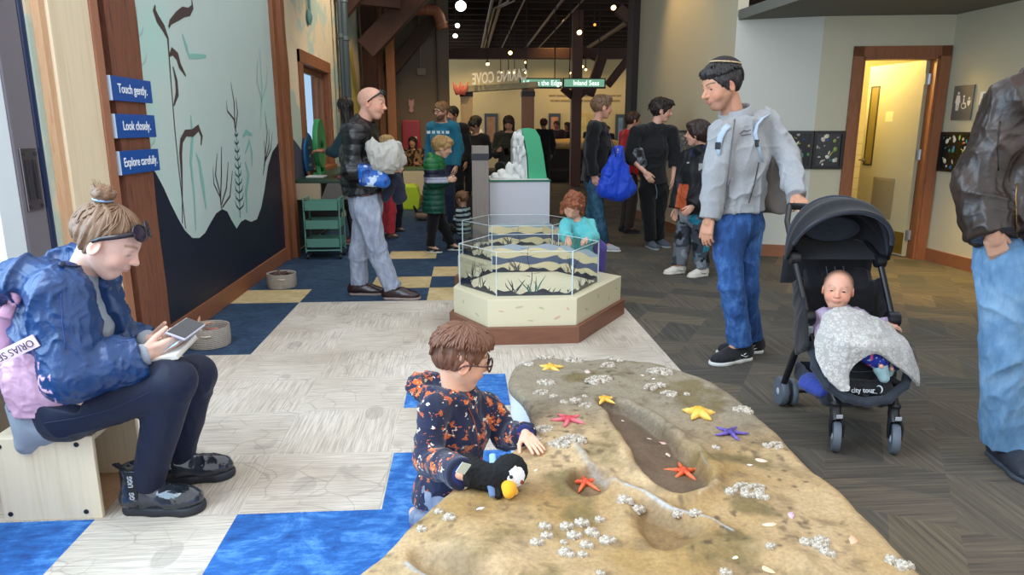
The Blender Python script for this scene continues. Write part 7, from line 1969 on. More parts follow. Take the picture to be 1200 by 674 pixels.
def puffer_man():
    S = skeleton((-.72, 5.84), -88, 1.77, stance=.08); Y = 5.84; S['g'] = 1.12
    joints(S, Y, head=(436, 121, 0), neck=(424, 150, .02), chest=(424, 180, 0), waist=(424, 212, 0), pelvis=(428, 236, 0), shR=(416, 158, -.20), shL=(430, 156, .19), elR=(414, 199, -.22), wrR=(447, 199, -.24), elL=(425, 198, .24), wrL=(458, 204, .05),
           hipR=(430, 246, -.08), hipL=(430, 246, .09), knR=(443, 296, -.07), knL=(420, 296, .10), anR=(461, 340, -.08), anL=(421, 339, .10))
    S['anR'][2] = S['anL'][2] = .09; S['look'] = nrm(A(1, -.12, -.12)); S['hup'] = A(.05, 0, 1); S['toeR'] = nrm(A(1, -.12, 0)); S['toeL'] = nrm(A(1, -.05, 0)); S['hh'] = .25
    p = person(S, 'bald man in black puffer jacket holding a bundle of coats', '#d9a48d', vox=.0048, colorkw=dict(brow='#7a5a48', scalp=('#a98672', .35), flush=.55, beard=('#a88572', .25)), headkw=dict(nose=.9, jaw=1.1, eyes=.5),
               hands=dict(R=dict(fwd=A(.9, .1, .1), palm=A(0, 1, 0), curl=(.5, .5, .5, .5)), L=dict(fwd=A(.6, -.7, 0), palm=A(-.3, -.3, 1), curl=(.4, .4, .4, .4))))
    R, c, h = head_frame(S), S['head'], S['hh']; L = lambda x, y, z: c + R @ (A(x, y, z) * h)
    eyes(S, p)
    sg = thing('sunglasses', 'black sunglasses pushed up on the bald man\'s head', 'sunglasses', L(0, .2, .4)); M_FR = mat('gloss black frame', '#0d0d10', .15)
    for s in (1, -1):
        cc = L(s * .16, .34, .37); ax = R @ nrm(A(s * .3, .7, .65)); e1_ = nrm(np.cross(ax, R[:, 2])); e2_ = np.cross(e1_, ax)
        lb = MB(); lb.lathe([(.02, -.001), (.031, 0), (.028, .005), (.005, .008)], 16, cc, ax=ax); lb.build('lens', M_FR, sg, smooth=True)
        MB().tube([L(s * .28, .32, .35), L(s * .37, .10, .17), L(s * .375, -.05, .02)], [.005, .0045, .004], 6, flat=1.5).build('temple_arm', M_FR, sg, smooth=True)
    MB().tube([L(-.1, .41, .36), L(0, .42, .37), L(.1, .41, .36)], .004, 6).build('bridge', M_FR, sg, smooth=True)
    t = NT('black puffer nylon'); v = t.coord(); t.col('#0b0c11'); t.bump(t.noise(v, 40, 4), .5, .006); M = t.set(Roughness=.34)
    jk = top(S, p, 'jacket', M, .042, hem=J(428, 226, Y), vox=.0075, disp=fold_disp(S, .007, 11, 2, quilt=.085, qa=.007), collar_h=.085, hem_drop=.05, cuff=.004)
    trousers(S, p, 'jeans', denim('pale grey blue denim', '#959db0', '#adb4c3', '#7b8397'), .016, .0075, fold_disp(S, .010, 10, 7), rk=(.088, .064, .052), cuff=.002)
    for n in 'RL': shoe(S, p, n, mat('oxblood leather', '#2c1a1d', .3, var=.1), mat('pale rubber welt', '#8d8078', .6), .30, 'shoe', .03, .006, lace=mat('dark lace', '#191416', .8))
    B = Blob(); rn = random.Random(3)
    for u, v, du, r in ((443, 178, -.30, .078), (454, 181, -.28, .092), (462, 188, -.22, .078), (450, 192, -.30, .08), (458, 172, -.24, .06), (437, 172, -.28, .05)): B.ell(J(u, v, Y + du), (r, r * .8, r * .8), k=.06)
    o = B.mesh('coat_bundle', .008, cloth('grey white down coat', '#a8a59d', .6, 20), None, disp=lambda q: .022 * folds(q, 9, 4) + .010 * folds(q, 20, 6)); tag(o, 'grey white padded coat bundled in the bald man\'s arms', 'coat')
    B = Blob(); B.box(J(436, 205, Y - .30), (.10, .03, .085), frame(A(.1, -1, .0), A(0, 0, 1)), .025, 0); B.ell(J(447, 212, Y - .30), (.07, .04, .05), k=.03)
    bc = J(436, 206, Y - .3)
    def bcol(q):
        o_ = np.tile(A(lin('#1f63b8')[:3]), (len(q), 1)); o_[fbm(q * 17, 3) > .22] = lin('#b9cbe2')[:3]; o_[fbm(q * 23, 9) > .3] = lin('#123c86')[:3]; return o_
    o = B.mesh('shopping_bag', .007, m_attr('glossy printed bag', .3, 60, .3), None, disp=lambda q: .008 * folds(q, 12, 4), color=bcol); tag(o, 'blue patterned bag under the bald man\'s forearm', 'bag')
    B = Blob(); B.seg(J(462, 205, Y - .05), J(470, 232, Y - .05), (1, 0, 0), (.055, .05), (.06, .045), .03); B.seg(J(462, 207, Y - .1), J(452, 232, Y - .1), (1, 0, 0), (.035, .04), (.03, .03), .03)
    o = B.mesh('navy_coat', .008, cloth('navy coat cloth', '#191d30', .8), None, disp=lambda q: .010 * folds(q, 10, 8)); tag(o, 'navy coat hanging below the bundled grey white coat', 'coat')
    return S
PUF = puffer_man()
def toddler():
    S = skeleton((1.03, 5.53), 155, .95, child=1.0); Y = 5.5; S['g'] = 1.25; S['hh'] = .195; S['sex'] = 'f'
    joints(S, Y, head=(671, 242, -.03), neck=(676, 258, .02), chest=(680, 275, .02), waist=(682, 292, .03), pelvis=(683, 306, .03), shR=(663, 263, -.02), shL=(691, 264, .05), elR=(662, 275, -.10), wrR=(665, 279, -.22), elL=(695, 279, -.02), wrL=(687, 280, -.20))
    S['fwd'] = nrm(A(-.35, -.94, 0)); S['x'] = nrm(A(-.94, .35, 0)); S['xh'] = S['x']; S['look'] = nrm(A(-.25, -.75, -.62)); S['hup'] = nrm(A(0, -.5, .85))
    p = person(S, 'toddler girl in aqua jacket leaning over the hexagonal tank', '#dba690', child=1.0, vox=.0042, hands=dict(R=dict(fwd=nrm(A(.1, -.7, -.3)), palm=A(.2, -.2, -1), curl=(.6, .6, .6, .6), L=.10), L=dict(fwd=nrm(A(-.5, -.6, -.2)), palm=A(0, 0, -1), curl=(.6, .6, .6, .6), L=.10)), colorkw=dict(brow='#8a5a40', lips='#7d3434', flush=.5, lash=.6), headkw=dict(eyes=.1, nose=.8))
    R, c, h = head_frame(S), S['head'], S['hh']; L = lambda x, y, z: c + R @ (A(x, y, z) * h)
    def curls(B, L, R, h):
        rn = random.Random(8)
        for i in range(46):
            a = rn.uniform(-PI, PI); t_ = rn.uniform(.1, 1.75); d = A(math.sin(t_) * math.sin(a), math.sin(t_) * math.cos(a), math.cos(t_))
            if d[1] > .55 and d[2] < .55: continue
            q = L(d[0] * .40, d[1] * .47 - .05, d[2] * .43 + .12); B.ell(q, A(1, 1, 1) * h * rn.uniform(.075, .12), None, .02 * h)
        for s in (1, -1):
            for k in range(5): B.ell(L(s * (.38 + .03 * rn.random()), -.1 + .12 * rn.random(), .0 - .10 * k), A(1, 1, 1) * h * .10, None, .02 * h)
        B.ell(L(.12, .0, .60), A(.13, .12, .12) * h, R, .03 * h)
    hair(S, p, '#8a4f32', .05, .30, .62, -.36, .0045, curls, .05, seed=6, freq=(14, 5), locks=60, lock_r=.02, lift=.10)
    MB().lathe([(.05 * h, -.01), (.075 * h, 0), (.05 * h, .01)], 12, L(.12, .02, .52), ax=R[:, 2]).build('hair_tie', mat('purple band', '#6a4a8a', .6), p, smooth=True)
    M = cloth('aqua fleece', '#5fb9bd', .95, 40)
    jk = top(S, p, 'jacket', M, .018, hem=J(683, 303, Y), vox=.005, disp=fold_disp(S, .006, 15, 4), collar_h=.02, hem_drop=.04, hood=False, sl=(.062, .058, .048))
    bv = bvh(jk); piping(bv, 'zip', [(672, 262), (671, 275), (672, 290)], .0022, mat('aqua zip', '#8fd0d2', .4), jk, .001, 8, Y=5.4)
    trousers(S, p, 'leggings', cloth('violet leggings', '#4b3f86', .9), .012, .006)
    for n in 'RL': shoe(S, p, n, cloth('plum shoe', '#5b3f66', .8), mat('white rubber', '#cfcfca', .6), .15, 'shoe', .02, .006)
toddler()
def coat_woman():
    Y = 8.05; S = skeleton((1.52, 8.05), -78, 1.74, stance=.08); S['sex'] = 'f'; S['g'] = 1.05
    joints(S, Y, head=(706, 126, 0), neck=(699, 146, .02), chest=(699, 170, 0), waist=(698, 195, 0), pelvis=(697, 210, 0), shR=(696, 151, -.2), shL=(704, 150, .2), elR=(692, 182, -.2), wrR=(696, 205, -.2), elL=(712, 180, .15), wrL=(722, 178, -.12), hipR=(697, 217, -.09), hipL=(699, 217, .09), knR=(701, 252, -.09), knL=(694, 251, .10), anR=(708, 287, -.1), anL=(689, 285, .1))
    S['anR'][2] = S['anL'][2] = .09; S['look'] = nrm(A(.96, .12, -.05)); S['toeR'] = S['toeL'] = nrm(A(.95, -.3, 0)); S['hh'] = .25
    p = person(S, 'short haired woman in black top and jeans with a blue coat over her arm', '#cf9c84', vox=.006, colorkw=dict(brow='#5d4435', flush=.4), hands=dict(R=dict(palm=A(.5, .8, 0), curl=(.4, .4, .4, .4))))
    def side(B, L, R, h): B.ell(L(0, .2, .40), A(.30, .22, .12) * h, R, .05 * h)
    hair(S, p, '#6e533c', .055, .27, .6, -.20, .0065, side, .03, locks=70, lock_r=.03, lift=.05, seed=2); eyes(S, p)
    top(S, p, 'jacket', cloth('black jersey', '#0c0c10', .9), .022, hem=J(697, 213, Y), vox=.009, disp=fold_disp(S, .010, 9), collar_h=.03, hem_drop=.08)
    trousers(S, p, 'jeans', denim('dark teal denim', '#1d4560', '#3f6c86', '#10293c'), .014, .009)
    for n in 'RL': shoe(S, p, n, cloth('light grey shoe', '#a9abb0', .8), mat('white foam sole', '#d3d3cd'), .26, 'shoe', .03, .008)
    B = Blob()
    for (a, b, w0, w1) in (((722, 176), (713, 226), .05, .12), ((724, 176), (728, 228), .06, .13), ((726, 180), (737, 222), .04, .07), ((716, 186), (706, 222), .03, .05)): B.seg(J(*a, Y - .2), J(*b, Y - .22), (1, 0, 0), (w0, .05), (w1, .06), .03)
    o = B.mesh('blue_coat', .009, cloth('cobalt coat nylon', '#1442c0', .45, 10), None, disp=lambda q: .020 * folds(q, 6, 4, (1, 1, .35)) + .008 * folds(q, 15, 9, (1, 1, .4))); tag(o, 'bright cobalt blue coat hanging from the short haired woman\'s arm', 'coat')
    MB().tube([J(712, 152, Y - .24), J(718, 168, Y - .26), J(722, 184, Y - .27)], .012, 6, flat=.4).build('coat_strap', cloth('navy strap', '#10184a', .8), o, smooth=True)
coat_woman()
def teen():
    Y = 8.2; S = skeleton((2.24, 8.2), -150, 1.72, stance=.1); S['g'] = .98
    joints(S, Y, head=(776, 130, -.02), neck=(768, 150, 0), chest=(766, 175, -.02), waist=(765, 200, 0), pelvis=(766, 216, 0), shR=(746, 155, -.05), shL=(787, 155, .05), elR=(738, 184, -.05), wrR=(756, 202, -.18), elL=(791, 185, .02), wrL=(789, 207, -.05), hipR=(758, 222, -.03), hipL=(775, 222, .03), knR=(760, 254, -.05), knL=(771, 254, .02), anR=(762, 285, -.05), anL=(772, 281, .08))
    S['anR'][2] = S['anL'][2] = .09; S['fwd'] = nrm(A(.25, -.95, 0)); S['x'] = nrm(A(-.97, -.2, 0)); S['xh'] = S['x']; S['look'] = nrm(A(.95, -.3, -.12)); S['toeR'] = nrm(A(.15, -.98, 0)); S['toeL'] = nrm(A(.4, -.9, 0)); S['hh'] = .245
    p = person(S, 'dark haired youth all in black with a hand in the trouser pocket', '#d8a892', vox=.006, colorkw=dict(brow='#2b1d18'), hands=dict(R=dict(fwd=nrm(A(.5, -.25, -.75)), palm=A(.3, .9, 0)), L=dict(palm=A(-1, .2, 0), curl=(.3, .3, .3, .3))))
    def m_(B, L, R, h): B.ell(L(0, .22, .38), A(.36, .26, .17) * h, R, .06 * h); B.ell(L(0, -.1, .45), A(.36, .36, .16) * h, R, .06 * h)
    hair(S, p, '#241813', .085, .25, .62, -.28, .006, m_, .04, locks=110, lock_r=.032, lift=.12, seed=9); eyes(S, p)
    top(S, p, 'shirt', cloth('washed black jersey', '#17181c', .9), .020, hem=J(766, 216, Y), vox=.008, disp=fold_disp(S, .010, 9), hem_drop=.03, to=dict(R=.35, L=.5), sl=(.058, .054, .044))
    trousers(S, p, 'trousers', cloth('black twill', '#0b0b0e', .9), .016, .008, rk=(.084, .066, .058))
    for n in 'RL': shoe(S, p, n, cloth('slate shoe', '#4b5360', .8), mat('grey foam sole', '#8f9499', .6), .28, 'shoe', .03, .007)
    MB().tube([J(768, 216, Y - .15), J(770, 225, Y - .16), J(769, 233, Y - .16)], .004, 6).build('belt_strap', mat('grey strap', '#77797e', .6), p)
    B = Blob(); B.ell(J(748, 182, Y - .1), (.07, .055, .09), k=.03); B.ell(J(753, 190, Y - .12), (.06, .05, .06), k=.03)
    def cc(q): o_ = np.tile(A(lin('#4f5358')[:3]), (len(q), 1)); n_ = fbm(q * 22, 5); o_[n_ > .15] = lin('#7d8288')[:3]; o_[n_ < -.2] = lin('#1c1d22')[:3]; return o_
    o = B.mesh('bundled_scarf', .009, m_attr('grey mottled knit', .95, 120, .4), None, disp=lambda q: .012 * folds(q, 12, 3), color=cc); tag(o, 'grey mottled bundle tucked under the black clad youth\'s arm', 'scarf')
teen()
def camo_boy():
    Y = 6.6; S = skeleton((2.17, 6.6), 70, 1.50, child=.35, stance=.12)
    joints(S, Y, head=(817, 157, 0), neck=(823, 178, .02), chest=(818, 203, .0), waist=(814, 228, 0), pelvis=(812, 246, 0), shR=(812, 187, -.16), shL=(832, 189, .14), elR=(824, 222, -.22), wrR=(806, 246, -.24), elL=(800, 214, .1), wrL=(793, 244, .08), hipR=(819, 255, -.08), hipL=(805, 255, .08), knR=(821, 286, -.10), knL=(800, 285, .06), anR=(823, 313, -.1), anL=(796, 310, .05))
    S['shR'] = J(838, 188, Y - .12); S['shL'] = J(806, 185, Y + .14); S['elR'] = J(832, 222, Y - .18); S['wrR'] = J(812, 242, Y - .24)
    S['anR'][2] = S['anL'][2] = .085; S['fwd'] = nrm(A(-.85, -.35, 0)); S['x'] = nrm(A(.45, -.85, 0)); S['xh'] = S['x']; S['look'] = nrm(A(-.85, .5, .05)); S['toeR'] = nrm(A(-.9, -.4, 0)); S['toeL'] = nrm(A(-.95, -.3, 0)); S['hh'] = .235
    p = person(S, 'boy in black orange lined jacket and grey camouflage trousers, facing away', '#d2a08a', child=.4, vox=.0055, colorkw=dict(brow='#3a2a22'), hands=dict(R=dict(palm=A(0, 1, .2), curl=(.5, .5, .5, .5), L=.15), L=dict(palm=A(0, -1, 0), curl=(.5, .5, .5, .5), L=.15)))
    def bowl(B, L, R, h): B.ell(L(0, .2, .32), A(.37, .26, .16) * h, R, .05 * h); B.ell(L(0, -.08, .05), A(.41, .40, .30) * h, R, .05 * h)
    hair(S, p, '#2d1c17', .075, .22, .62, -.30, .0055, bowl, .022, locks=120, lock_r=.022, lock_len=(.7, 1.3), lift=.0, seed=5, ears=False)
    blk, org, blu = A(lin('#0f1116')[:3]), A(lin('#b4512c')[:3]), A(lin('#1b2a48')[:3])
    fz = S['neck']
    def jc(q):
        o_ = np.tile(blk, (len(q), 1)); d = np.linalg.norm((q - fz) * A(1, 1, 1.2), axis=1); o_[d < .115] = blu
        o_[(np.linalg.norm(q - J(833, 181, Y - .02), axis=1) < .068)] = org
        lx = (q - S['pelvis']) @ S['fwd']; sd = (q - S['pelvis']) @ S['x']; o_[(lx > .10) & (sd > -.10) & (sd < .03) & (q[:, 2] < S['chest'][2] - .10) & (q[:, 2] > S['pelvis'][2] - .1) & (np.linalg.norm(q - S['wrL'], axis=1) > .05)] = org
        return o_
    def hd(B, S):
        B.seg(fz + A(-.06, -.06, .02), fz + A(.08, .04, .02), A(0, 0, 1), (.05, .06), (.055, .06), .03); B.seg(fz + A(.10, .03, 0), fz + A(.12, .05, -.09), nrm(A(.4, -.9, 0)), (.10, .04), (.06, .03), .03)
    jk = top(S, p, 'jacket', m_attr('black padded shell', .6, 60, .3), .034, hem=J(813, 250, Y), vox=.0065, disp=fold_disp(S, .010, 9, 3), extra=hd, color=jc, hem_drop=.06, sl=(.056, .052, .042))
    bv = bvh(jk)
    for u, v, w_, name in ((822, 196, .026, 'sleeve_badge'), (807, 191, .016, 'chest_badge')):
        q = hit(bv, u, v, .003, Y - .3); n_ = nrm(CP - q); Rf = frame(n_, A(0, 0, 1)); MB().box((-w_, -.003, -w_ * (1.3 if w_ > .02 else .5)), (w_, .003, w_ * (1.3 if w_ > .02 else .5)), rot=Matrix(Rf.tolist()), at=tuple(q)).build(name, mat('pale grey badge', '#8f9794', .6), jk, bevel=.002)
    def camo(q):
        n_ = fbm(q * 9, 3, 3); m2 = fbm(q * 11, 17, 3); o_ = np.tile(A(lin('#6d747d')[:3]), (len(q), 1)); o_[n_ > .12] = lin('#3d434c')[:3]; o_[m2 > .2] = lin('#14161b')[:3]; o_[(n_ < -.30)] = lin('#8f969e')[:3]
        o_[(m2 < -.25) & (q @ S['x'] > S['pelvis'] @ S['x'] + .02)] = lin('#1f7d96')[:3]; return o_
    trousers(S, p, 'trousers', m_attr('camouflage cotton', .9, 200, .3), .020, .0065, fold_disp(S, .009, 11, 6), rk=(.085, .07, .06), color=camo, cuff=.0)
    for n in 'RL':
        MB().lathe([(.045, -.03), (.05, 0), (.043, .03)], 16, S['an' + n] + A(0, 0, .04)).build('ankle_cuff', cloth('black rib', '#101115', .9), p, smooth=True)
        shoe(S, p, n, mat('white leather shoe', '#d9d5cc', .5, var=.03), mat('white cupsole', '#d2cdc2', .5, var=.03), .27, 'shoe', .03, .0055, decal=lambda o, P, k: swoosh(o, P, k, mat('black shoe mark', '#141416', .5)), lace=mat('white lace', '#dedbd4', .8), width=1.08)
camo_boy()
def leather_man():
    Y = 2.62; S = skeleton((2.52, 2.64), 160, 1.80, stance=.12); S['g'] = 1.15
    joints(S, Y, neck=(1230, 96, .05), head=(1236, 48, 0), chest=(1222, 165, 0), waist=(1212, 235, 0), pelvis=(1206, 285, 0), shR=(1184, 122, -.03), shL=(1275, 122, .1), elR=(1147, 215, .0), wrR=(1163, 276, -.10), elL=(1300, 215, .1), wrL=(1280, 300, 0), hipR=(1183, 305, -.02), hipL=(1232, 305, .06), knR=(1177, 408, -.04), knL=(1240, 408, .05), anR=(1180, 520, 0), anL=(1246, 515, .1))
    S['anR'][2] = S['anL'][2] = .09; S['fwd'] = nrm(A(-.3, -.95, 0)); S['x'] = nrm(A(-.95, .3, 0)); S['xh'] = S['x']; S['look'] = nrm(A(-.5, -.8, -.1)); S['toeR'] = nrm(A(-.15, -.98, 0)); S['toeL'] = nrm(A(.1, -1, 0))
    p = person(S, 'man in dark leather jacket and light jeans standing with a hand in his pocket', '#d3a48c', vox=.0055, hands=dict(R=dict(fwd=nrm(A(.55, .22, -.75)), palm=A(.2, .9, .2), curl=(.3, .3, .3, .3))), colorkw=dict(brow='#4a3628'))
    hair(S, p, '#4a382c', .035, .30, .60, -.20, .006, None, .025, lthick=.05, locks=120, lock_r=.025, lift=.03, seed=21); eyes(S, p)
    t = NT('dark brown leather'); v = t.coord(); t.col(t.ramp(t.noise(v, 7, 5, .65), [(.3, '#1d1613'), (.6, '#31251f'), (.75, '#4a3a31')])); t.bump(t.noise(v, 70, 4), .35, .004); M = t.set(Roughness=.42)
    jk = top(S, p, 'jacket', M, .034, hem=J(1206, 283, Y), vox=.006, disp=lambda q: .013 * folds(q, 7, 3, (1, 1, .8)) + .004 * folds(q, 18, 6), collar_h=.05, hem_drop=.02, sl=(.062, .054, .044), wide=1.0, belly=.03)
    bv = bvh(jk)
    piping(bv, 'arm_seam', [(1172, 142), (1169, 170), (1170, 200)], .0025, mat('leather seam', '#120d0b', .5), jk, .001, 12)
    piping(bv, 'zip', [(1192, 215), (1190, 240), (1191, 270), (1192, 283)], .003, mat('bronze zip', '#8a6d45', .35, .8), jk, .002, 10)
    zp = hit(bv, 1191, 281, .006, Y - .2); MB().tube([zp, zp + A(.0, -.002, -.02), zp + A(.004, -.003, -.05)], [.006, .005, .003], 6).build('zip_pull', mat('bronze zip', '#8a6d45'), jk, smooth=True)
    trousers(S, p, 'jeans', denim('light blue denim', '#5f86aa', '#7a9cba', '#4d7397'), .016, .007, fold_disp(S, .010, 9, 4), waist=S['waist'] + A(0, 0, -.02), rk=(.095, .074, .070), cuff=.004)
    for n in 'RL': shoe(S, p, n, mat('slate leather sneaker', '#262b36', .6, var=.1), mat('dark sneaker sole', '#3a404b', .6), .30, 'shoe', .03, .006, lace=mat('dark lace', '#191416'))
leather_man()
def green_boy():
    Y = 8.05; S = skeleton((-.38, 8.05), -80, 1.34, child=.55, stance=.06)
    joints(S, Y, head=(519, 173, 0), neck=(512, 187, .02), chest=(510, 207, 0), waist=(508, 226, 0), pelvis=(508, 240, 0), shR=(505, 193, -.14), shL=(514, 192, .14), elR=(507, 212, -.17), wrR=(524, 211, -.14), elL=(514, 212, .12), wrL=(527, 209, .0), hipR=(509, 246, -.06), hipL=(509, 246, .06), knR=(506, 268, -.06), knL=(520, 266, .07), anR=(505, 290, -.06), anL=(529, 287, .08))
    S['anR'][2] = S['anL'][2] = .075; S['look'] = nrm(A(1, -.05, -.25)); S['toeR'] = S['toeL'] = nrm(A(1, -.2, 0)); S['hh'] = .225
    p = person(S, 'blond boy in green striped puffer jacket walking with hands together', '#dcae95', child=.55, vox=.006, colorkw=dict(brow='#a98a5f', lash=.5), hands=dict(R=dict(palm=A(0, 1, 0), curl=(.5, .5, .5, .5), L=.14), L=dict(palm=A(0, -1, 0), curl=(.5, .5, .5, .5), L=.14)))
    def m_(B, L, R, h): B.ell(L(0, .2, .38), A(.32, .24, .14) * h, R, .06 * h)
    hair(S, p, '#a58352', .08, .25, .62, -.24, .006, m_, .03, locks=80, lock_r=.03, lift=.08, seed=3); eyes(S, p, child=.5)
    g1, g2, nv, wh = (A(lin(x)[:3]) for x in ('#1d6b3a', '#15503f', '#141d33', '#a9adc0'))
    def jc(q):
        z = (q[:, 2] - S['pelvis'][2]) / (S['neck'][2] - S['pelvis'][2]); o_ = np.tile(g2, (len(q), 1)); o_[z > .80] = g1; o_[(z > .64) & (z <= .80)] = nv; o_[(z > .52) & (z <= .64)] = wh; o_[(z <= .52)] = g2
        return o_
    def hd(B, S): B.seg(S['neck'] + A(-.07, -.05, .02), S['neck'] + A(-.07, .05, .02), A(0, 0, 1), (.06, .05), (.06, .05), .03)
    top(S, p, 'jacket', m_attr('green quilted nylon', .5, 60, .3), .036, hem=J(508, 249, Y), vox=.0075, disp=fold_disp(S, .004, 11, 2, quilt=.06, qa=.010), color=jc, extra=hd, hem_drop=.08, sl=(.058, .054, .044))
    trousers(S, p, 'trousers', cloth('black sweatcloth', '#0d0d11', .95), .014, .008)
    for n in 'RL': shoe(S, p, n, cloth('black running shoe', '#15161a', .7), mat('white foam sole', '#d3d3cd'), .23, 'shoe', .02, .007, decal=lambda o, P, k: swoosh(o, P, k, mat('white shoe mark', '#d5d5d5', .5)))
green_boy()
def bgp(label, pos, face, H, tone, hairc, topc, legc, shoec, vox=.010, child=0.0, topname='jacket', off=.028, sex='m', joint=None, Y=None, look=None, beard=None, long=False, seated=False, group=None, hairkw=None, extra_top=None, color=None, hands=None):
    S = skeleton(pos, face, H, child=child); S['sex'] = sex
    if joint: joints(S, Y, **joint)
    if seated:
        f = S['fwd']; sh = A(0, 0, -.42 * S['k'])
        for n in list(S):
            if isinstance(S[n], np.ndarray) and n in ('head', 'neck', 'chest', 'waist', 'pelvis', 'shR', 'shL', 'elR', 'elL', 'wrR', 'wrL', 'hipR', 'hipL'): S[n] = S[n] + sh
        for n in 'RL':
            S['kn' + n] = S['hip' + n] + f * .40 * S['k'] + A(0, 0, .02); S['an' + n] = S['kn' + n] * A(1, 1, 0) + f * .03 + A(0, 0, S['floor'] + .09 * S['k'])
            S['wr' + n] = S['el' + n] + f * .18 * S['k'] + A(0, 0, .04) - S['x'] * (.07 if n == 'R' else -.07)
    if look is not None: S['look'] = nrm(A(*look))
    p = person(S, label, tone, group, child, vox, colorkw=dict(brow=hairc, beard=(beard, .9) if beard else None, lash=.7), headkw=dict(detail=vox < .009), hands=hands)
    kw = dict(thick=.055, line=.27, nape=-.22, vox=vox * .9, strand=.03, locks=40, lock_r=.035, lift=.04, seed=len(label))
    kw.update(hairkw or {})
    def lg(B, L, R, h):
        for s in (1, -1): B.cap(L(s * .30, -.10, .1), L(s * .30, -.06, -.75), .13 * h, .10 * h, .08 * h)
        B.seg(L(0, -.28, .1), L(0, -.30, -.85), R[:, 0], (.33 * h, .15 * h), (.30 * h, .10 * h), .08 * h)
    if long: kw.update(extra=lg, nape=None, ears=False)
    hair(S, p, hairc, **kw)
    top(S, p, topname, topc if not isinstance(topc, str) else cloth('cloth ' + topc, topc, .9), off, vox=vox, disp=fold_disp(S, .008, 9, 3), hem_drop=.06, hem=S['pelvis'] - A(0, 0, .05), hem_n=A(0, 0, -1), collar_h=.02, extra=extra_top, color=color)
    trousers(S, p, 'trousers', legc if not isinstance(legc, str) else cloth('cloth ' + legc, legc, .9), .014, vox)
    for n in 'RL': shoe(S, p, n, cloth('cloth ' + shoec, shoec, .8), mat('dark foam sole', '#2c2c30', .6), .27 * H / 1.75, 'shoe', .03, vox)
    return S, p
q = G(522, 272)
def teal_hood(B, S): B.seg(S['neck'] - S['fwd'] * .08 - S['x'] * .06, S['neck'] - S['fwd'] * .08 + S['x'] * .06, A(0, 0, 1), (.06, .055), (.06, .055), .03)
S, p = bgp('bearded man in glasses and teal lettered hoodie behind the green jacket boy', (q[0] - .02, 10.0), 150, 1.74, '#d2a189', '#7a5a38', '#17647c', '#20283c', '#15161a', .0075, off=.026, topname='hoodie', extra_top=teal_hood, beard='#5d4029', look=(-.75, -.65, -.1))
R_, c_, h_ = head_frame(S), S['head'], S['hh']
gl = thing('glasses', 'thin dark glasses on the man in the teal hoodie', 'glasses', c_)
for s in (1, -1):
    cc = c_ + R_ @ (A(s * .15, .42, .01) * h_); MB().tube([cc + R_ @ (A(math.cos(a) * .12, 0, math.sin(a) * .09) * h_) for a in np.linspace(0, 2 * PI, 17)], .003, 5).build('rim', mat('thin dark wire', '#2a2422', .3), gl); MB().tube([c_ + R_ @ (A(s * .27, .41, .03) * h_), c_ + R_ @ (A(s * .37, .0, .02) * h_)], .003, 5).build('temple_arm', mat('thin dark wire', '#2a2422'), gl)
jk = [o for o in p.children if o.name.startswith('hoodie')][0]; bv = bvh(jk); fc = S['fwd']
cn = A(*bv.ray_cast(Vector(S['chest'] + fc * .6 + A(0, 0, .08)), Vector(-fc))[0]) + fc * .006
scribble('chest_lettering', [[1.4, 1.2, 1.3, .9, 1.3]], mat('white chest lettering', '#c9dbe4', .7, var=0), cn, np.cross(A(0, 0, 1), fc), (0, 0, 1), .085, jk, .002)
bgp('dark haired person in black jacket behind the man in the teal hoodie', (float(J(531, 160, 11.4)[0]), 11.4), 160, 1.72, '#b98870', '#17120f', '#101014', '#121217', '#101013', .010, look=(-.6, -.7, -.15))
q = J(484, 180, 14.45)
def leo(q_): o_ = np.tile(A(lin('#8a6f50')[:3]), (len(q_), 1)); o_[vnoise(q_ * 24, 4) > .1] = lin('#2c2018')[:3]; return o_
bgp('long haired woman in leopard print top seated below the red cabinet', (q[0], 14.5), 170, 1.6, '#b98c72', '#1c1411', m_attr('leopard print cloth', .9, 100, .2), '#23232a', '#15161a', .011, long=True, seated=True, sex='f', color=leo, topname='blouse')
Yw = 8.75; qx = J(412, 200, Yw)
S = skeleton((qx[0], Yw), 92, 1.66); joints(S, Yw, head=(404, 126, 0), neck=(409, 145, 0), shR=(408, 154, .17), shL=(406, 155, -.17), elL=(392, 178, -.15), wrL=(379, 177, -.05)); S['look'] = nrm(A(-.75, .6, -.05)); S['sex'] = 'f'
p = person(S, 'dark long haired woman behind the bald man reaching for the spinning wheel', '#a8775c', vox=.007, hands=dict(L=dict(fwd=nrm(A(-1, 0, .05)), palm=A(0, .3, -1), curl=(.3, .4, .4, .5))))
def lgh(B, L, R, h):
    for s in (1, -1): B.cap(L(s * .28, -.12, .1), L(s * .27, -.14, -.95), .15 * h, .10 * h, .08 * h)
    B.seg(L(0, -.25, .1), L(0, -.30, -1.0), R[:, 0], (.35 * h, .17 * h), (.30 * h, .10 * h), .08 * h)
hair(S, p, '#16100e', .05, .27, .6, None, .007, lgh, .03, ears=False, locks=60, lock_r=.03, lock_len=(.9, 1.6), lift=0)
top(S, p, 'jacket', cloth('deep teal jersey', '#23404a', .9), .022, vox=.009, to=dict(L=.55, R=1.0), hem_drop=.06); trousers(S, p, 'trousers', cloth('brown grey twill', '#4a433f', .9), .014, .009)
for n in 'RL': shoe(S, p, n, cloth('dusty rose shoe', '#a9776a', .8), mat('pale sole', '#b9a99b', .6), .25, 'shoe', .02, .008)
q = G(459, 279)
S, p = bgp('blond child in cream coat and red trousers beyond the bundled coats', (q[0] - .03, 9.15), -60, 1.30, '#d3a48c', '#a78a5c', '#c3b49c', '#b3323a', '#4a3f3a', .008, child=.6, off=.03, topname='coat', look=(.9, .3, -.1), sex='f')
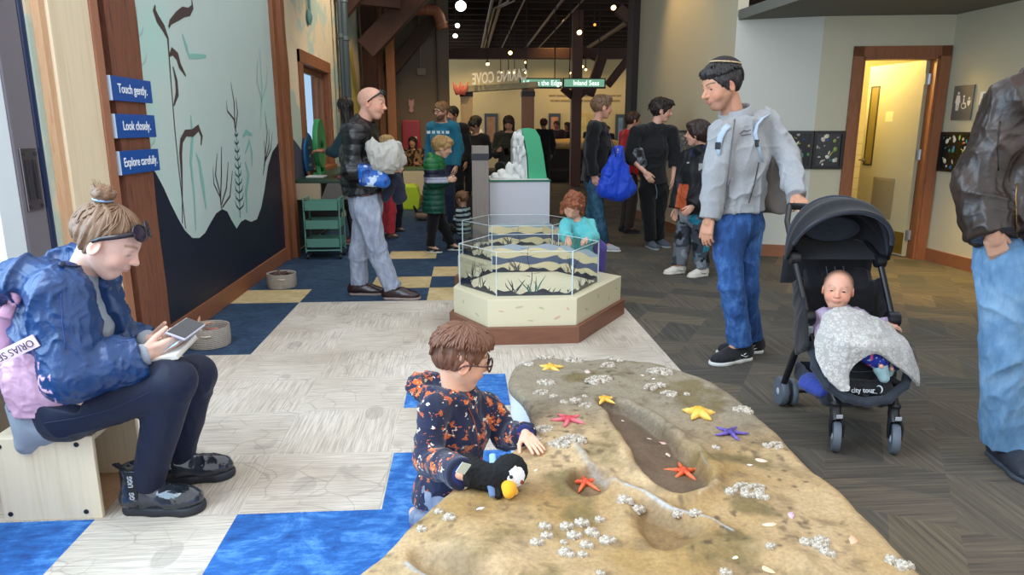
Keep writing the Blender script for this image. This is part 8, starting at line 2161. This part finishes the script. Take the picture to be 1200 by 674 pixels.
S_, p_ = bgp('child in dark navy clothes standing close behind the cream coated child', (q[0] + .02, 9.75), -70, 1.22, '#c99a80', '#2a1d18', '#181c2e', '#1b1f30', '#3a3a40', .010, child=.6, off=.026)
q = G(545, 283)
def strp(q_): o_ = np.tile(A(lin('#bcd3d6')[:3]), (len(q_), 1)); o_[(q_[:, 2] * 17.0) % 1 > .52] = lin('#1d2733')[:3]; return o_
S, p = bgp('toddler in striped top sitting on the carpet by the grey post', (q[0] - .02, 8.75), 60, .92, '#d3a48c', '#7a5637', m_attr('striped jersey', .9, 120, .2), '#151519', '#20222a', .007, child=1.0, seated=True, color=strp, topname='shirt', look=(-.6, .5, -.2), off=.02)
dz_ = S['pelvis'][2] - .12
for o in [p]: o.location = (0, 0, -dz_ * .62)
q = J(597, 180, 11.6)
S, p = bgp('woman in dark green coat seated with a phone beyond the ice diorama', (q[0], 11.7), 165, 1.66, '#c08e72', '#2a1712', '#27291f', '#1d1f1c', '#1a1a1c', .009, long=True, sex='f', seated=True, topname='coat', off=.035, look=(-.1, -.85, -.45))
ph = (S['wrR'] + S['wrL']) / 2 + S['fwd'] * .08 + A(0, 0, .32)
o = MB().box((-.035, -.004, -.07), (.035, .004, .07), rot=Matrix(frame(nrm(S['fwd'] + A(0, 0, -.8)), A(0, 0, 1)).tolist()), at=tuple(ph)).build('phone', mat('black phone shell', '#111114', .2), bevel=.003); tag(o, 'black phone in the hands of the woman in the dark green coat', 'phone')
bn = thing('bench', 'dark bench under the seated woman in the green coat', 'bench', (S['pelvis'][0], S['pelvis'][1], 0)); z_ = float(S['pelvis'][2]) - .12 + .32
MB().box((S['pelvis'][0] - .95, S['pelvis'][1] - .22, z_ - .06), (S['pelvis'][0] + .35, S['pelvis'][1] + .22, z_)).build('bench_seat', mat('dark bench timber', '#2c221c', .6), bn)
MB().box((S['pelvis'][0] - .9, S['pelvis'][1] - .62, 0), (S['pelvis'][0] + .35, S['pelvis'][1] - .20, .315)).build('footrest', mat('dark bench timber', '#2c221c'), bn)
for x in (-.88, .28): MB().box((S['pelvis'][0] + x - .03, S['pelvis'][1] - .18, 0), (S['pelvis'][0] + x + .03, S['pelvis'][1] + .18, z_ - .06)).build('leg', mat('dark bench timber', '#2c221c'), bn)
p.location[2] += .32
_, p2 = bgp('person in black seated beside the woman in the dark green coat', (q[0] - .55, 11.75), 150, 1.6, '#a87c66', '#120d0c', '#111116', '#121217', '#101013', .011, seated=True, look=(-.7, -.2, -.4), off=.035)
p2.location[2] += .32
q = J(557, 170, 12.6); bgp('person in white top half hidden by the tan archway post', (q[0] + .03, 12.6), 100, 1.6, '#a8765c', '#1d1512', '#d5d0c8', '#4a5058', '#26262b', .011, off=.02, topname='shirt')
for u, v, Y_, H_, f_, hc, tc, lab in ((637, 170, 16.2, 1.60, 10, '#4d241c', '#141013', 'person in black with reddish hair right of the green arch, facing away'), (652, 172, 20.1, 1.58, 150, '#120d0c', '#2a1a2c', 'person in plum top standing behind the driftwood table'), (665, 170, 20.3, 1.55, 120, '#0f0b0b', '#121016', 'long haired person in black beside the plum top behind the driftwood table'), (692.5, 172, 20.6, 1.5, 170, '#120d0c', '#18151a', 'dark silhouetted person behind the mahogany post'), (711, 170, 20.8, 1.45, 180, '#130e0c', '#1b171b', 'dark silhouetted person far behind the short haired woman')):
    q = J(u, v, Y_); bgp(lab, (q[0], Y_), f_, H_, '#8f6350', hc, tc, '#111116', '#101013', .013, long='long' in lab, off=.03)
q = J(741, 180, 9.4); bgp('person in red jacket mostly hidden behind the blue coat', (q[0] - .03, 9.4), -80, 1.60, '#c2937b', '#3a241b', '#b01c22', '#3a3230', '#26262b', .010, off=.03)
def stroller():
    f = nrm(A(-.10, -1, 0)); r = nrm(A(1, -.10, 0)); u = A(0, 0, 1)
    st = thing('stroller', 'black folding stroller carrying a baby under a grey blanket', 'stroller', (1.76, 3.1, 0))
    M_FAB = cloth('black stroller cloth', '#15171d', .75, 16, .2, .25, 300); M_FAB2 = cloth('slate stroller cloth', '#2b313c', .75, 16, .2, .25, 300); M_TUBE = mat('matte black tube', '#14151a', .4, var=.05); M_PL = mat('black plastic', '#101116', .45, var=.05); M_TIRE = mat('blue grey tyre', '#59626e', .6, var=.06); M_RIM = mat('pale grey wheel', '#aeb8c4', .4, var=.04); M_SILV = mat('silver badge', '#b9bfc6', .35, .4)
    C0 = A(1.77, 3.0, 0); W = lambda a, b, c: C0 + r * a + f * b + u * c      # a right, b towards the front, c up
    def wheel(c, R_, w, ax, name='wheel'):
        t = MB().lathe([(R_ - .018, -w / 2), (R_ - .004, -w / 2), (R_, -w / 4), (R_, w / 4), (R_ - .004, w / 2), (R_ - .018, w / 2)], 32, c, ax=ax).build(name, M_TIRE, st, smooth=None)
        b = MB(); b.lathe([(R_ - .03, -w / 2.4), (R_ - .017, -w / 2.1), (R_ - .017, w / 2.1), (R_ - .03, w / 2.4)], 32, c, ax=ax); b.lathe([(.012, -w / 2 - .004), (.018, -w / 2), (.018, w / 2), (.012, w / 2 + .004)], 16, c, ax=ax)
        ax_ = nrm(ax); e1 = nrm(np.cross(ax_, u)); e2 = np.cross(e1, ax_)
        for k in range(5):
            d = e1 * math.cos(k * 1.2566) + e2 * math.sin(k * 1.2566); b.bar(c + d * .012, c + d * (R_ - .022), .016, .012, up=tuple(ax_))
        b.build('hub', M_RIM, t, smooth=None)
    FL, FR, RL = G(978, 528), G(1046, 531), G(914, 474); RR = RL + r * .44
    for c, n in ((FL, 0), (FR, 1)):
        axw = nrm(r + f * (.35 if n == 0 else .35)); c2 = c + u * .068
        wheel(c2, .068, .032, axw)
        top_ = c2 + u * .145 - f * .035
        b = MB()
        for s in (-1, 1): b.tube([c2 + axw * s * .024, c2 + axw * s * .026 + u * .05 - f * .005, c2 + axw * s * .018 + u * .085 - f * .02], [.013, .016, .018], 8, flat=.5, up=tuple(axw))
        b.tube([c2 + u * .07 - f * .012, top_ - u * .04, top_], [.026, .024, .022], 14); b.lathe([(.026, 0), (.028, .012), (.020, .022)], 16, top_ - u * .012)
        k = b.build('fork', M_PL, st, smooth=None)
        MB().box((-.014, -.002, -.009), (.014, .002, .009), rot=Matrix(frame(f, u).tolist()), at=tuple(c2 + u * .098 + f * .012)).build('fork_badge', M_SILV, k, bevel=.002)
    for c in (RL, RR):
        wheel(c + u * .075, .075, .034, r)
        wheel(c + u * .070 + r * (.055 if c is RL else -.055), .070, .026, r)
    fl, fr_ = FL + u * .21 - f * .03, FR + u * .21 - f * .03
    HL, HR = J(925, 262, 3.62), J(1036, 284, 3.55)
    PL_, PR_ = J(931, 302, 3.12), J(1031, 306, 3.10)          # canopy pivots
    KL, KR = J(947, 372, 3.02), J(1046, 374, 2.98)            # knuckles of the frame
    for a, k, h, w_, s in ((fl, KL, PL_, RL + u * .075, -1), (fr_, KR, PR_, RR + u * .075, 1)):
        b = MB(); b.tube([h, h + (k - h) * .5, k], .014, 10); b.build('side_tube', M_TUBE, st, smooth=None)
        b = MB(); b.tube([k, k - u * .05 + f * .02, a + (k - a) * .25 - f * .02, a], [.017, .018, .017, .016], 10); b.build('front_leg', M_TUBE, st, smooth=None)
        b = MB(); b.tube([k - u * .02, k + (w_ - k) * .5, w_], [.017, .017, .016], 10); b.build('rear_leg', M_TUBE, st, smooth=None)
        b = MB(); b.lathe([(.012, -.028), (.034, -.024), (.036, 0), (.034, .024), (.012, .028)], 20, k, ax=r); b.build('hinge_knuckle', M_PL, st, smooth=None)
        b = MB(); b.lathe([(.012, -.026), (.03, -.02), (.032, 0), (.03, .02), (.012, .026)], 20, h, ax=r); b.build('canopy_pivot', M_PL, st, smooth=None)
        b = MB(); b.tube([h, h + u * .14 - f * .22 - r * s * .03, h + u * .20 - f * .36 - r * s * (.085 if s < 0 else .06)], .014, 10); b.build('handle_tube', M_TUBE, st, smooth=None)
    hl, hr = PL_ + u * .20 - f * .36 + r * .085, PR_ + u * .20 - f * .36 - r * .06
    MB().tube([hl, hl + (hr - hl) * .15 - f * .03, hl + (hr - hl) * .85 - f * .03, hr], .018, 12).build('handle_bar', cloth('black foam grip', '#17171b', .9), st, smooth=True)
    lt = KL + f * .035 - u * .06; MB().box((-.012, -.012, -.028), (.012, .012, .028), rot=Matrix(frame(f, u).tolist()), at=tuple(lt)).build('lock_latch', M_SILV, st, bevel=.004)
    MB().tube([RL + u * .075, RR + u * .075], .011, 8).build('rear_axle', M_TUBE, st, smooth=None)
    BT, BB = (J(981, 306, 3.24), J(984, 420, 3.0))
    SFc = J(1012, 462, 2.80)
    B = Blob(); xr = r
    B.seg(J(981, 316, 3.22), J(986, 405, 3.02), xr, (.165, .022), (.165, .025), .03)
    B.seg(J(986, 405, 3.02), J(1005, 440, 2.86), xr, (.165, .025), (.15, .03), .03)
    for s in (-1, 1): B.seg(J(981 + s * 46, 330, 3.14), J(990 + s * 50, 410, 2.97), f, (.055, .014), (.075, .014), .02)
    B.mesh('seat_back', .006, M_FAB, st, disp=lambda q: .005 * folds(q, 12, 4))
    pn = MB()
    for i in range(3):
        a = J(968 + i * 10, 312, 3.19); b_ = J(970 + i * 10, 324, 3.17); pn.tube([a, b_], .0025, 5)
    pn.build('quilt_seam', mat('slate piping', '#4b5261', .7), st)
    lip = [(951, 405, 2.95), (956, 430, 2.86), (970, 452, 2.79), (990, 466, 2.75), (1015, 472, 2.735), (1040, 468, 2.74), (1060, 452, 2.78), (1066, 430, 2.85), (1062, 405, 2.93)]
    B = Blob()
    for a, b_ in zip(lip[:-1], lip[1:]): B.cap(J(*a), J(*b_), .020, .020, .012)
    B.mesh('seat_rim', .006, M_FAB2, st, disp=lambda q: .003 * folds(q, 20, 4))
    B = Blob()
    for i in range(len(lip) - 1):
        a, b_ = A(*J(*lip[i])), A(*J(*lip[i + 1])); t0 = J(1006, 428, 2.90); B.cap(a, t0 + (a - t0) * .2, .012, .02, .03)
    B.seg(J(975, 428, 2.86), J(1042, 428, 2.85), u, (.06, .03), (.06, .03), .04); B.seg(J(985, 452, 2.79), J(1040, 454, 2.78), u, (.028, .02), (.028, .02), .03)
    lp = B.mesh('leg_panel', .006, M_FAB, st, disp=lambda q: .003 * folds(q, 14, 7))
    bv = bvh(lp)
    piping(bv, 'panel_seam', [(982, 432), (1005, 436), (1040, 434)], .002, mat('slate piping', '#4b5261'), lp, .001, 12, Y=2.8)
    q = hit(bv, 1007, 457, .004, 2.78); q2 = hit(bv, 1026, 457, .004, 2.78); nx = nrm(q2 - q);
    text('seat_lettering', 'city tour', .030, mat('grey white lettering', '#c3c9d0', .6, var=0), q + nx * .008 + A(0, -.012, .004), nx, nrm(A(-.0, .35, .93)), lp, .0012, bold=.0004)
    b = MB(); cq = q2 + nx * .006 + A(0, -.012, .008); uu = nrm(A(0, .35, .93))
    b.tube([cq + nx * math.cos(a) * .014 + uu * math.sin(a) * .016 for a in np.linspace(2.3, -1.3, 12)], [.0006 + .0032 * math.sin(PI * k / 11) for k in range(12)], 6); b.tube([cq - nx * .035 - uu * .014, cq - nx * .008 - uu * .017], .0014, 6)
    b.build('seat_logo', mat('grey white lettering', '#c3c9d0'), lp, smooth=True)
    def arc(c, w, hgt, tilt, n=24, dip=0):
        P = []
        for i in range(n):
            a = PI * i / (n - 1); P.append(c - r * math.cos(a) * w + (u * math.cos(tilt) + f * math.sin(tilt)) * math.sin(a) ** .8 * hgt)
        return P
    cp = (PL_ + PR_) / 2; wd = np.linalg.norm(PR_ - PL_) / 2 + .02
    hoops = [(.98, .22, -1.15), (1.02, .28, -.68), (1.06, .295, -.25), (1.07, .29, .12), (1.04, .27, .48)]
    arcs = [arc(cp - f * .0, wd * w_, h_, t_) for w_, h_, t_ in hoops]
    cb = MB(); n = 24; m_ = 28
    def cloth_pt(i, v):
        t = v * (len(arcs) - 1); k = min(int(t), len(arcs) - 2); a = t - k; p = arcs[k][i] * (1 - a) + arcs[k + 1][i] * a
        sag = math.sin(PI * a) * .012 * math.sin(PI * i / (n - 1)); return p - (p - cp) / (np.linalg.norm(p - cp) + 1e-6) * sag
    cb.grid(lambda u_, v_: tuple(cloth_pt(min(n - 1, int(round(u_ * (n - 1)))), v_)), n, m_)
    cn = cb.build('canopy', M_FAB, st, smooth=True, thick=.006)
    for i, a in enumerate((arcs[0], arcs[2], arcs[4])): MB().tube(a, .008 if i else .006, 8).build('canopy_hoop', M_FAB2 if i == 1 else M_TUBE, cn, smooth=True)
    br = arcs[4]; MB().tube([p + (u * -.006) for p in br[2:-2]], .011, 8, flat=.6).build('canopy_binding', M_FAB2, cn, smooth=True)
    b = MB(); bp_ = arcs[0]; b.add([tuple(p) for p in bp_], [tuple(range(len(bp_)))]); b.build('canopy_back', M_FAB, cn, thick=.004)
    b = MB(); ce = cp + (u * math.cos(.0) + f * .0) * .13 - f * .10
    b.grid(lambda a, v: tuple(ce + r * math.cos(a * 2 * PI) * .135 * v + u * math.sin(a * 2 * PI) * .06 * v - f * .0 - f * (1 - v) * .02), 28, 4, closed_u=True); b.build('canopy_window', M_FAB2, cn, smooth=True, thick=.003)
    b = MB(); b.grid(lambda a, v: tuple(cp - r * (wd * .96) * (1 - 2 * a) - u * (.0 + .14 * v) - f * (.10 + .02 * v)), 12, 5); b.build('canopy_curtain', M_FAB, cn, smooth=True, thick=.004)
    B = Blob(); B.box(C0 + u * .21 - f * .06 + r * .02, (.17, .19, .055), np.stack([r, f, u], 1), .03, 0); B.box(C0 + u * .25 - f * .06 + r * .02, (.15, .17, .05), np.stack([r, f, u], 1), .02, .01, 's')
    B.mesh('basket', .007, M_FAB2, st, disp=lambda q: .006 * folds(q, 10, 4))
    B = Blob().ell(J(957, 452, 2.98), (.07, .10, .045), k=.02); o = B.mesh('blue_bag', .007, cloth('blue violet cloth', '#33459a', .8), None, disp=lambda q: .008 * folds(q, 14, 2)); tag(o, 'blue violet cloth bag in the basket below the stroller', 'bag')
    S = skeleton((1.80, 2.98), 175, .68, child=1.0); Y = 3.02; S['hh'] = .178; S['sex'] = 'f'; S['g'] = 1.35
    joints(S, Y, head=(982, 340, .0), neck=(983, 362, .04), chest=(987, 382, .0), waist=(993, 398, -.05), pelvis=(1000, 410, -.09), shR=(966, 371, .02), shL=(1003, 370, .02), elR=(961, 386, .0), wrR=(962, 399, -.06), elL=(1022, 384, .0), wrL=(1041, 380, -.06), hipR=(992, 413, -.09), hipL=(1012, 411, -.09), knR=(1003, 407, -.22), knL=(1030, 408, -.20), anR=(1028, 421, -.25), anL=(1040, 424, -.22))
    S['fwd'] = nrm(A(-.05, -.9, .42)); S['x'] = -r; S['xh'] = -r; S['look'] = nrm(A(-.50, -.87, .08)); S['hup'] = nrm(A(.10, .15, 1)); S['floor'] = S['anR'][2] - .07
    p = person(S, 'dark haired baby lying in the stroller in a lilac top', '#dba58c', child=1.0, vox=.003, hands=dict(R=dict(fwd=nrm(A(.2, -.8, -.3)), palm=A(.3, 0, -1), curl=(.7, .7, .7, .7), L=.075), L=dict(fwd=nrm(A(.8, -.4, -.1)), palm=A(0, 0, -1), curl=(.6, .6, .6, .6), L=.075)), colorkw=dict(brow='#b98a74', lips='#b3675f', flush=.7, lash=.55, scalp=('#4a3227', .8, .26)), headkw=dict(eyes=.42, nose=.8))
    eyes(S, p, gaze=nrm(A(-.45, -.85, -.2)), iris='#1a1210', child=1)
    top(S, p, 'top', cloth('lilac jersey', '#b9a6c4', .9), .014, vox=.0045, disp=fold_disp(S, .005, 22, 3), hem=S['pelvis'], sl=(.066, .062, .055))
    blue, pnk, wht = (A(lin(x)[:3]) for x in ('#1d2f8f', '#d45c86', '#8fa9d8'))
    def tc(q): o_ = np.tile(blue, (len(q), 1)); o_[vnoise(q * 70, 3) > .42] = wht; o_[vnoise(q * 55, 9) > .52] = pnk; return o_
    trousers(S, p, 'leggings', m_attr('blue floral jersey', .9, 200, .2), .018, .0045, fold_disp(S, .003, 22, 3), rk=(.09, .075, .062), color=tc)
    M_SK = cloth('pale aqua sock knit', '#93b3b8', .95, 60)
    for n, (du, dv) in (('R', (8, 22)), ('L', (4, 12))):
        a = S['an' + n]; e = a + (J(1028 + du, 421 + dv, Y - .27) - J(1028, 421, Y - .25)) if n == 'R' else a + A(.01, .0, -.05)
        B = Blob(); B.cap(a + (S['kn' + n] - a) * .12, a, .026, .026, .01); B.chain([a, a + (e - a) * .5, e], [.027, .027, .021], .01); B.mesh('sock', .0035, M_SK, p, disp=lambda q: .0018 * folds(q, 40, 4))
    t = NT('grey jacquard fleece'); v = t.coord((1, 1, 1)); wv = t.n('ShaderNodeTexVoronoi', feature='F1', distance='EUCLIDEAN'); wv.inputs['Scale'].default_value = 44; wv.inputs['Randomness'].default_value = .5; t.l(v, wv.inputs['Vector'])
    pt = t.ramp(wv.outputs['Distance'], [(.26, 0.0), (.32, 1.0), (.44, 1.0), (.5, 0.0)]); t.col(t.mix(pt, '#aaa8a5', '#c6c3be')); t.bump(t.noise(v, 160, 3), .6, .006); t.bsdf.inputs['Sheen Weight'].default_value = .4; M_BL = t.set(Roughness=.98)
    rows = [[(966, 368, 2.95), (978, 362, 2.93), (994, 360, 2.93), (1010, 366, 2.93), (1028, 374, 2.93), (1042, 382, 2.93)],
            [(960, 386, 2.89), (976, 378, 2.86), (994, 376, 2.85), (1012, 380, 2.85), (1034, 386, 2.87), (1052, 392, 2.90)],
            [(956, 400, 2.85), (972, 394, 2.80), (992, 390, 2.78), (1014, 392, 2.77), (1040, 396, 2.80), (1062, 402, 2.85)],
            [(958, 420, 2.80), (974, 410, 2.77), (992, 402, 2.73), (1018, 402, 2.72), (1048, 406, 2.76), (1070, 418, 2.82)],
            [(966, 440, 2.76), (981, 430, 2.75), (993, 412, 2.725), (1022, 410, 2.71), (1056, 424, 2.75), (1075, 434, 2.80)],
            [(976, 452, 2.735), (990, 446, 2.735), (994, 424, 2.73), (1025, 412, 2.715), (1064, 436, 2.75), (1076, 446, 2.79)],
            [(986, 459, 2.72), (996, 456, 2.72), (995, 434, 2.735), (1028, 414, 2.72), (1069, 444, 2.755), (1075, 453, 2.79)]]
    Pg = np.array([[J(*c) for c in row] for row in rows])
    def bs(P, t):
        n_ = len(P); x = t * (n_ - 1); k = min(int(x), n_ - 2); a = x - k; p0, p1, p2, p3 = P[max(k - 1, 0)], P[k], P[k + 1], P[min(k + 2, n_ - 1)]
        return .5 * (2 * p1 + (p2 - p0) * a + (2 * p0 - 5 * p1 + 4 * p2 - p3) * a * a + (3 * p1 - p0 - 3 * p2 + p3) * a ** 3)
    def bf(a, v):
        pt = bs(np.array([bs(Pg[i], a) for i in range(len(Pg))]), v); nn = folds(np.array([pt]), 10, 5)[0] * .009 + folds(np.array([pt]), 24, 8)[0] * .003
        return tuple(pt + A(-.1, -.75, .6) * nn)
    bl = MB().grid(bf, 60, 64).build('blanket', M_BL, smooth=True, thick=.012); tag(bl, 'grey patterned fleece blanket spread over the baby', 'blanket')
stroller()
# ================================================================== light
w = bpy.data.worlds.new('sky'); SC.world = w; w.use_nodes = True
bg = w.node_tree.nodes['Background']
bg.inputs['Color'].default_value = lin('#eef2f7'); bg.inputs['Strength'].default_value = .85
def area(name, loc, target, size, power, color, sy=None):
    l = bpy.data.lights.new(name, 'AREA'); l.energy = power; l.color = lin(color)[:3]; l.size = size
    if sy:
        l.shape = 'RECTANGLE'; l.size_y = sy
    o = bpy.data.objects.new(name, l); COL.objects.link(o); o.location = loc
    o.rotation_euler = (Vector(target) - Vector(loc)).to_track_quat('-Z', 'Y').to_euler()
    return o
def spot(name, loc, target, power, color, ang=60, blend=.6, r=.05):
    l = bpy.data.lights.new(name, 'SPOT'); l.energy = power; l.color = lin(color)[:3]; l.spot_size = math.radians(ang); l.spot_blend = blend; l.shadow_soft_size = r
    o = bpy.data.objects.new(name, l); COL.objects.link(o); o.location = [float(k) for k in loc]
    o.rotation_euler = (Vector([float(k) for k in target]) - o.location).to_track_quat('-Z', 'Y').to_euler()
    return o
def point(name, loc, power, color, r=.05):
    l = bpy.data.lights.new(name, 'POINT'); l.energy = power; l.color = lin(color)[:3]; l.shadow_soft_size = r
    o = bpy.data.objects.new(name, l); COL.objects.link(o); o.location = [float(k) for k in loc]
    return o
area('daylight_from_glass_door', (WX - .35, 1.7, 2.2), (1, 2.6, .5), 2.4, 120, '#eaf3ff', 3.2)
spot('added_spill_spot', (4.55, 5.9, 2.5), (4.35, 6.1, 0), 170, '#ffd067', 75, .9, .08)  # added warm spot standing in for washroom light spilling on the floor
spot('hall_spot', (-.2, 10.6, 4.1), (-1.95, 10.9, 2.4), 90, '#fff0d8', 100, .8, .1)  # added spot to brighten the painted left wall, no fixture modelled
spot('hall_spot', (-.6, 9.3, 4.2), (-.6, 9.3, 0), 70, '#ffeeda', 95, .8, .1)  # added spot to lift the dim blue carpet below it
spot('hall_spot', (-.5, 10.4, 4.1), (-.5, 13.4, .4), 130, '#ffe3b4', 60, .8, .1)  # added spot to brighten the front of the cream counter
spot('hall_spot', (.9, 11.2, 4.1), (.7, 13.1, 1.6), 60, '#ffe3b4', 60, .8, .1)  # added spot to light the archway posts
point('washroom_lamp', (wc(.62, .85, 2.35)), 36, '#ffdc86', .15)
for x, y, p in ((.5, 24.0, 42), (2.9, 24.0, 52), (4.3, 24.0, 46), (5.9, 24, 36), (-.6, 24, 22)):
    spot('gallery_spot', (x, y, 3.9), (x, 25.6, 1.5), p, '#ffe0ab', 88, .9, .1)
for x, y, p in ((2.4, 18.2, 90), (.4, 13.5, 60), (4.5, 20, 50)):
    spot('hall_spot', (x, y, 4.1), (x, y, 0), p, '#ffcf87', 100, .8, .1)
spot('hall_spot', (-.6, 12.5, 4.0), (-1.0, 13.5, .8), 70, '#ffd79c', 90, .8, .1)
spot('hall_spot', (1.9, 9.5, 3.9), (2.9, 9.2, 2.5), 40, '#ffd28a', 80, .8, .1)
SC.view_settings.view_transform = 'Standard'
SC.view_settings.look = 'None'
SC.view_settings.exposure = 1.08
SC.view_settings.gamma = 1.0
SC.view_settings.use_curve_mapping = False
SC.cycles.use_denoising = True
try:
    SC.cycles.denoiser = 'OPENIMAGEDENOISE'
except Exception:
    pass
SC.cycles.max_bounces = 8
SC.cycles.transparent_max_bounces = 24
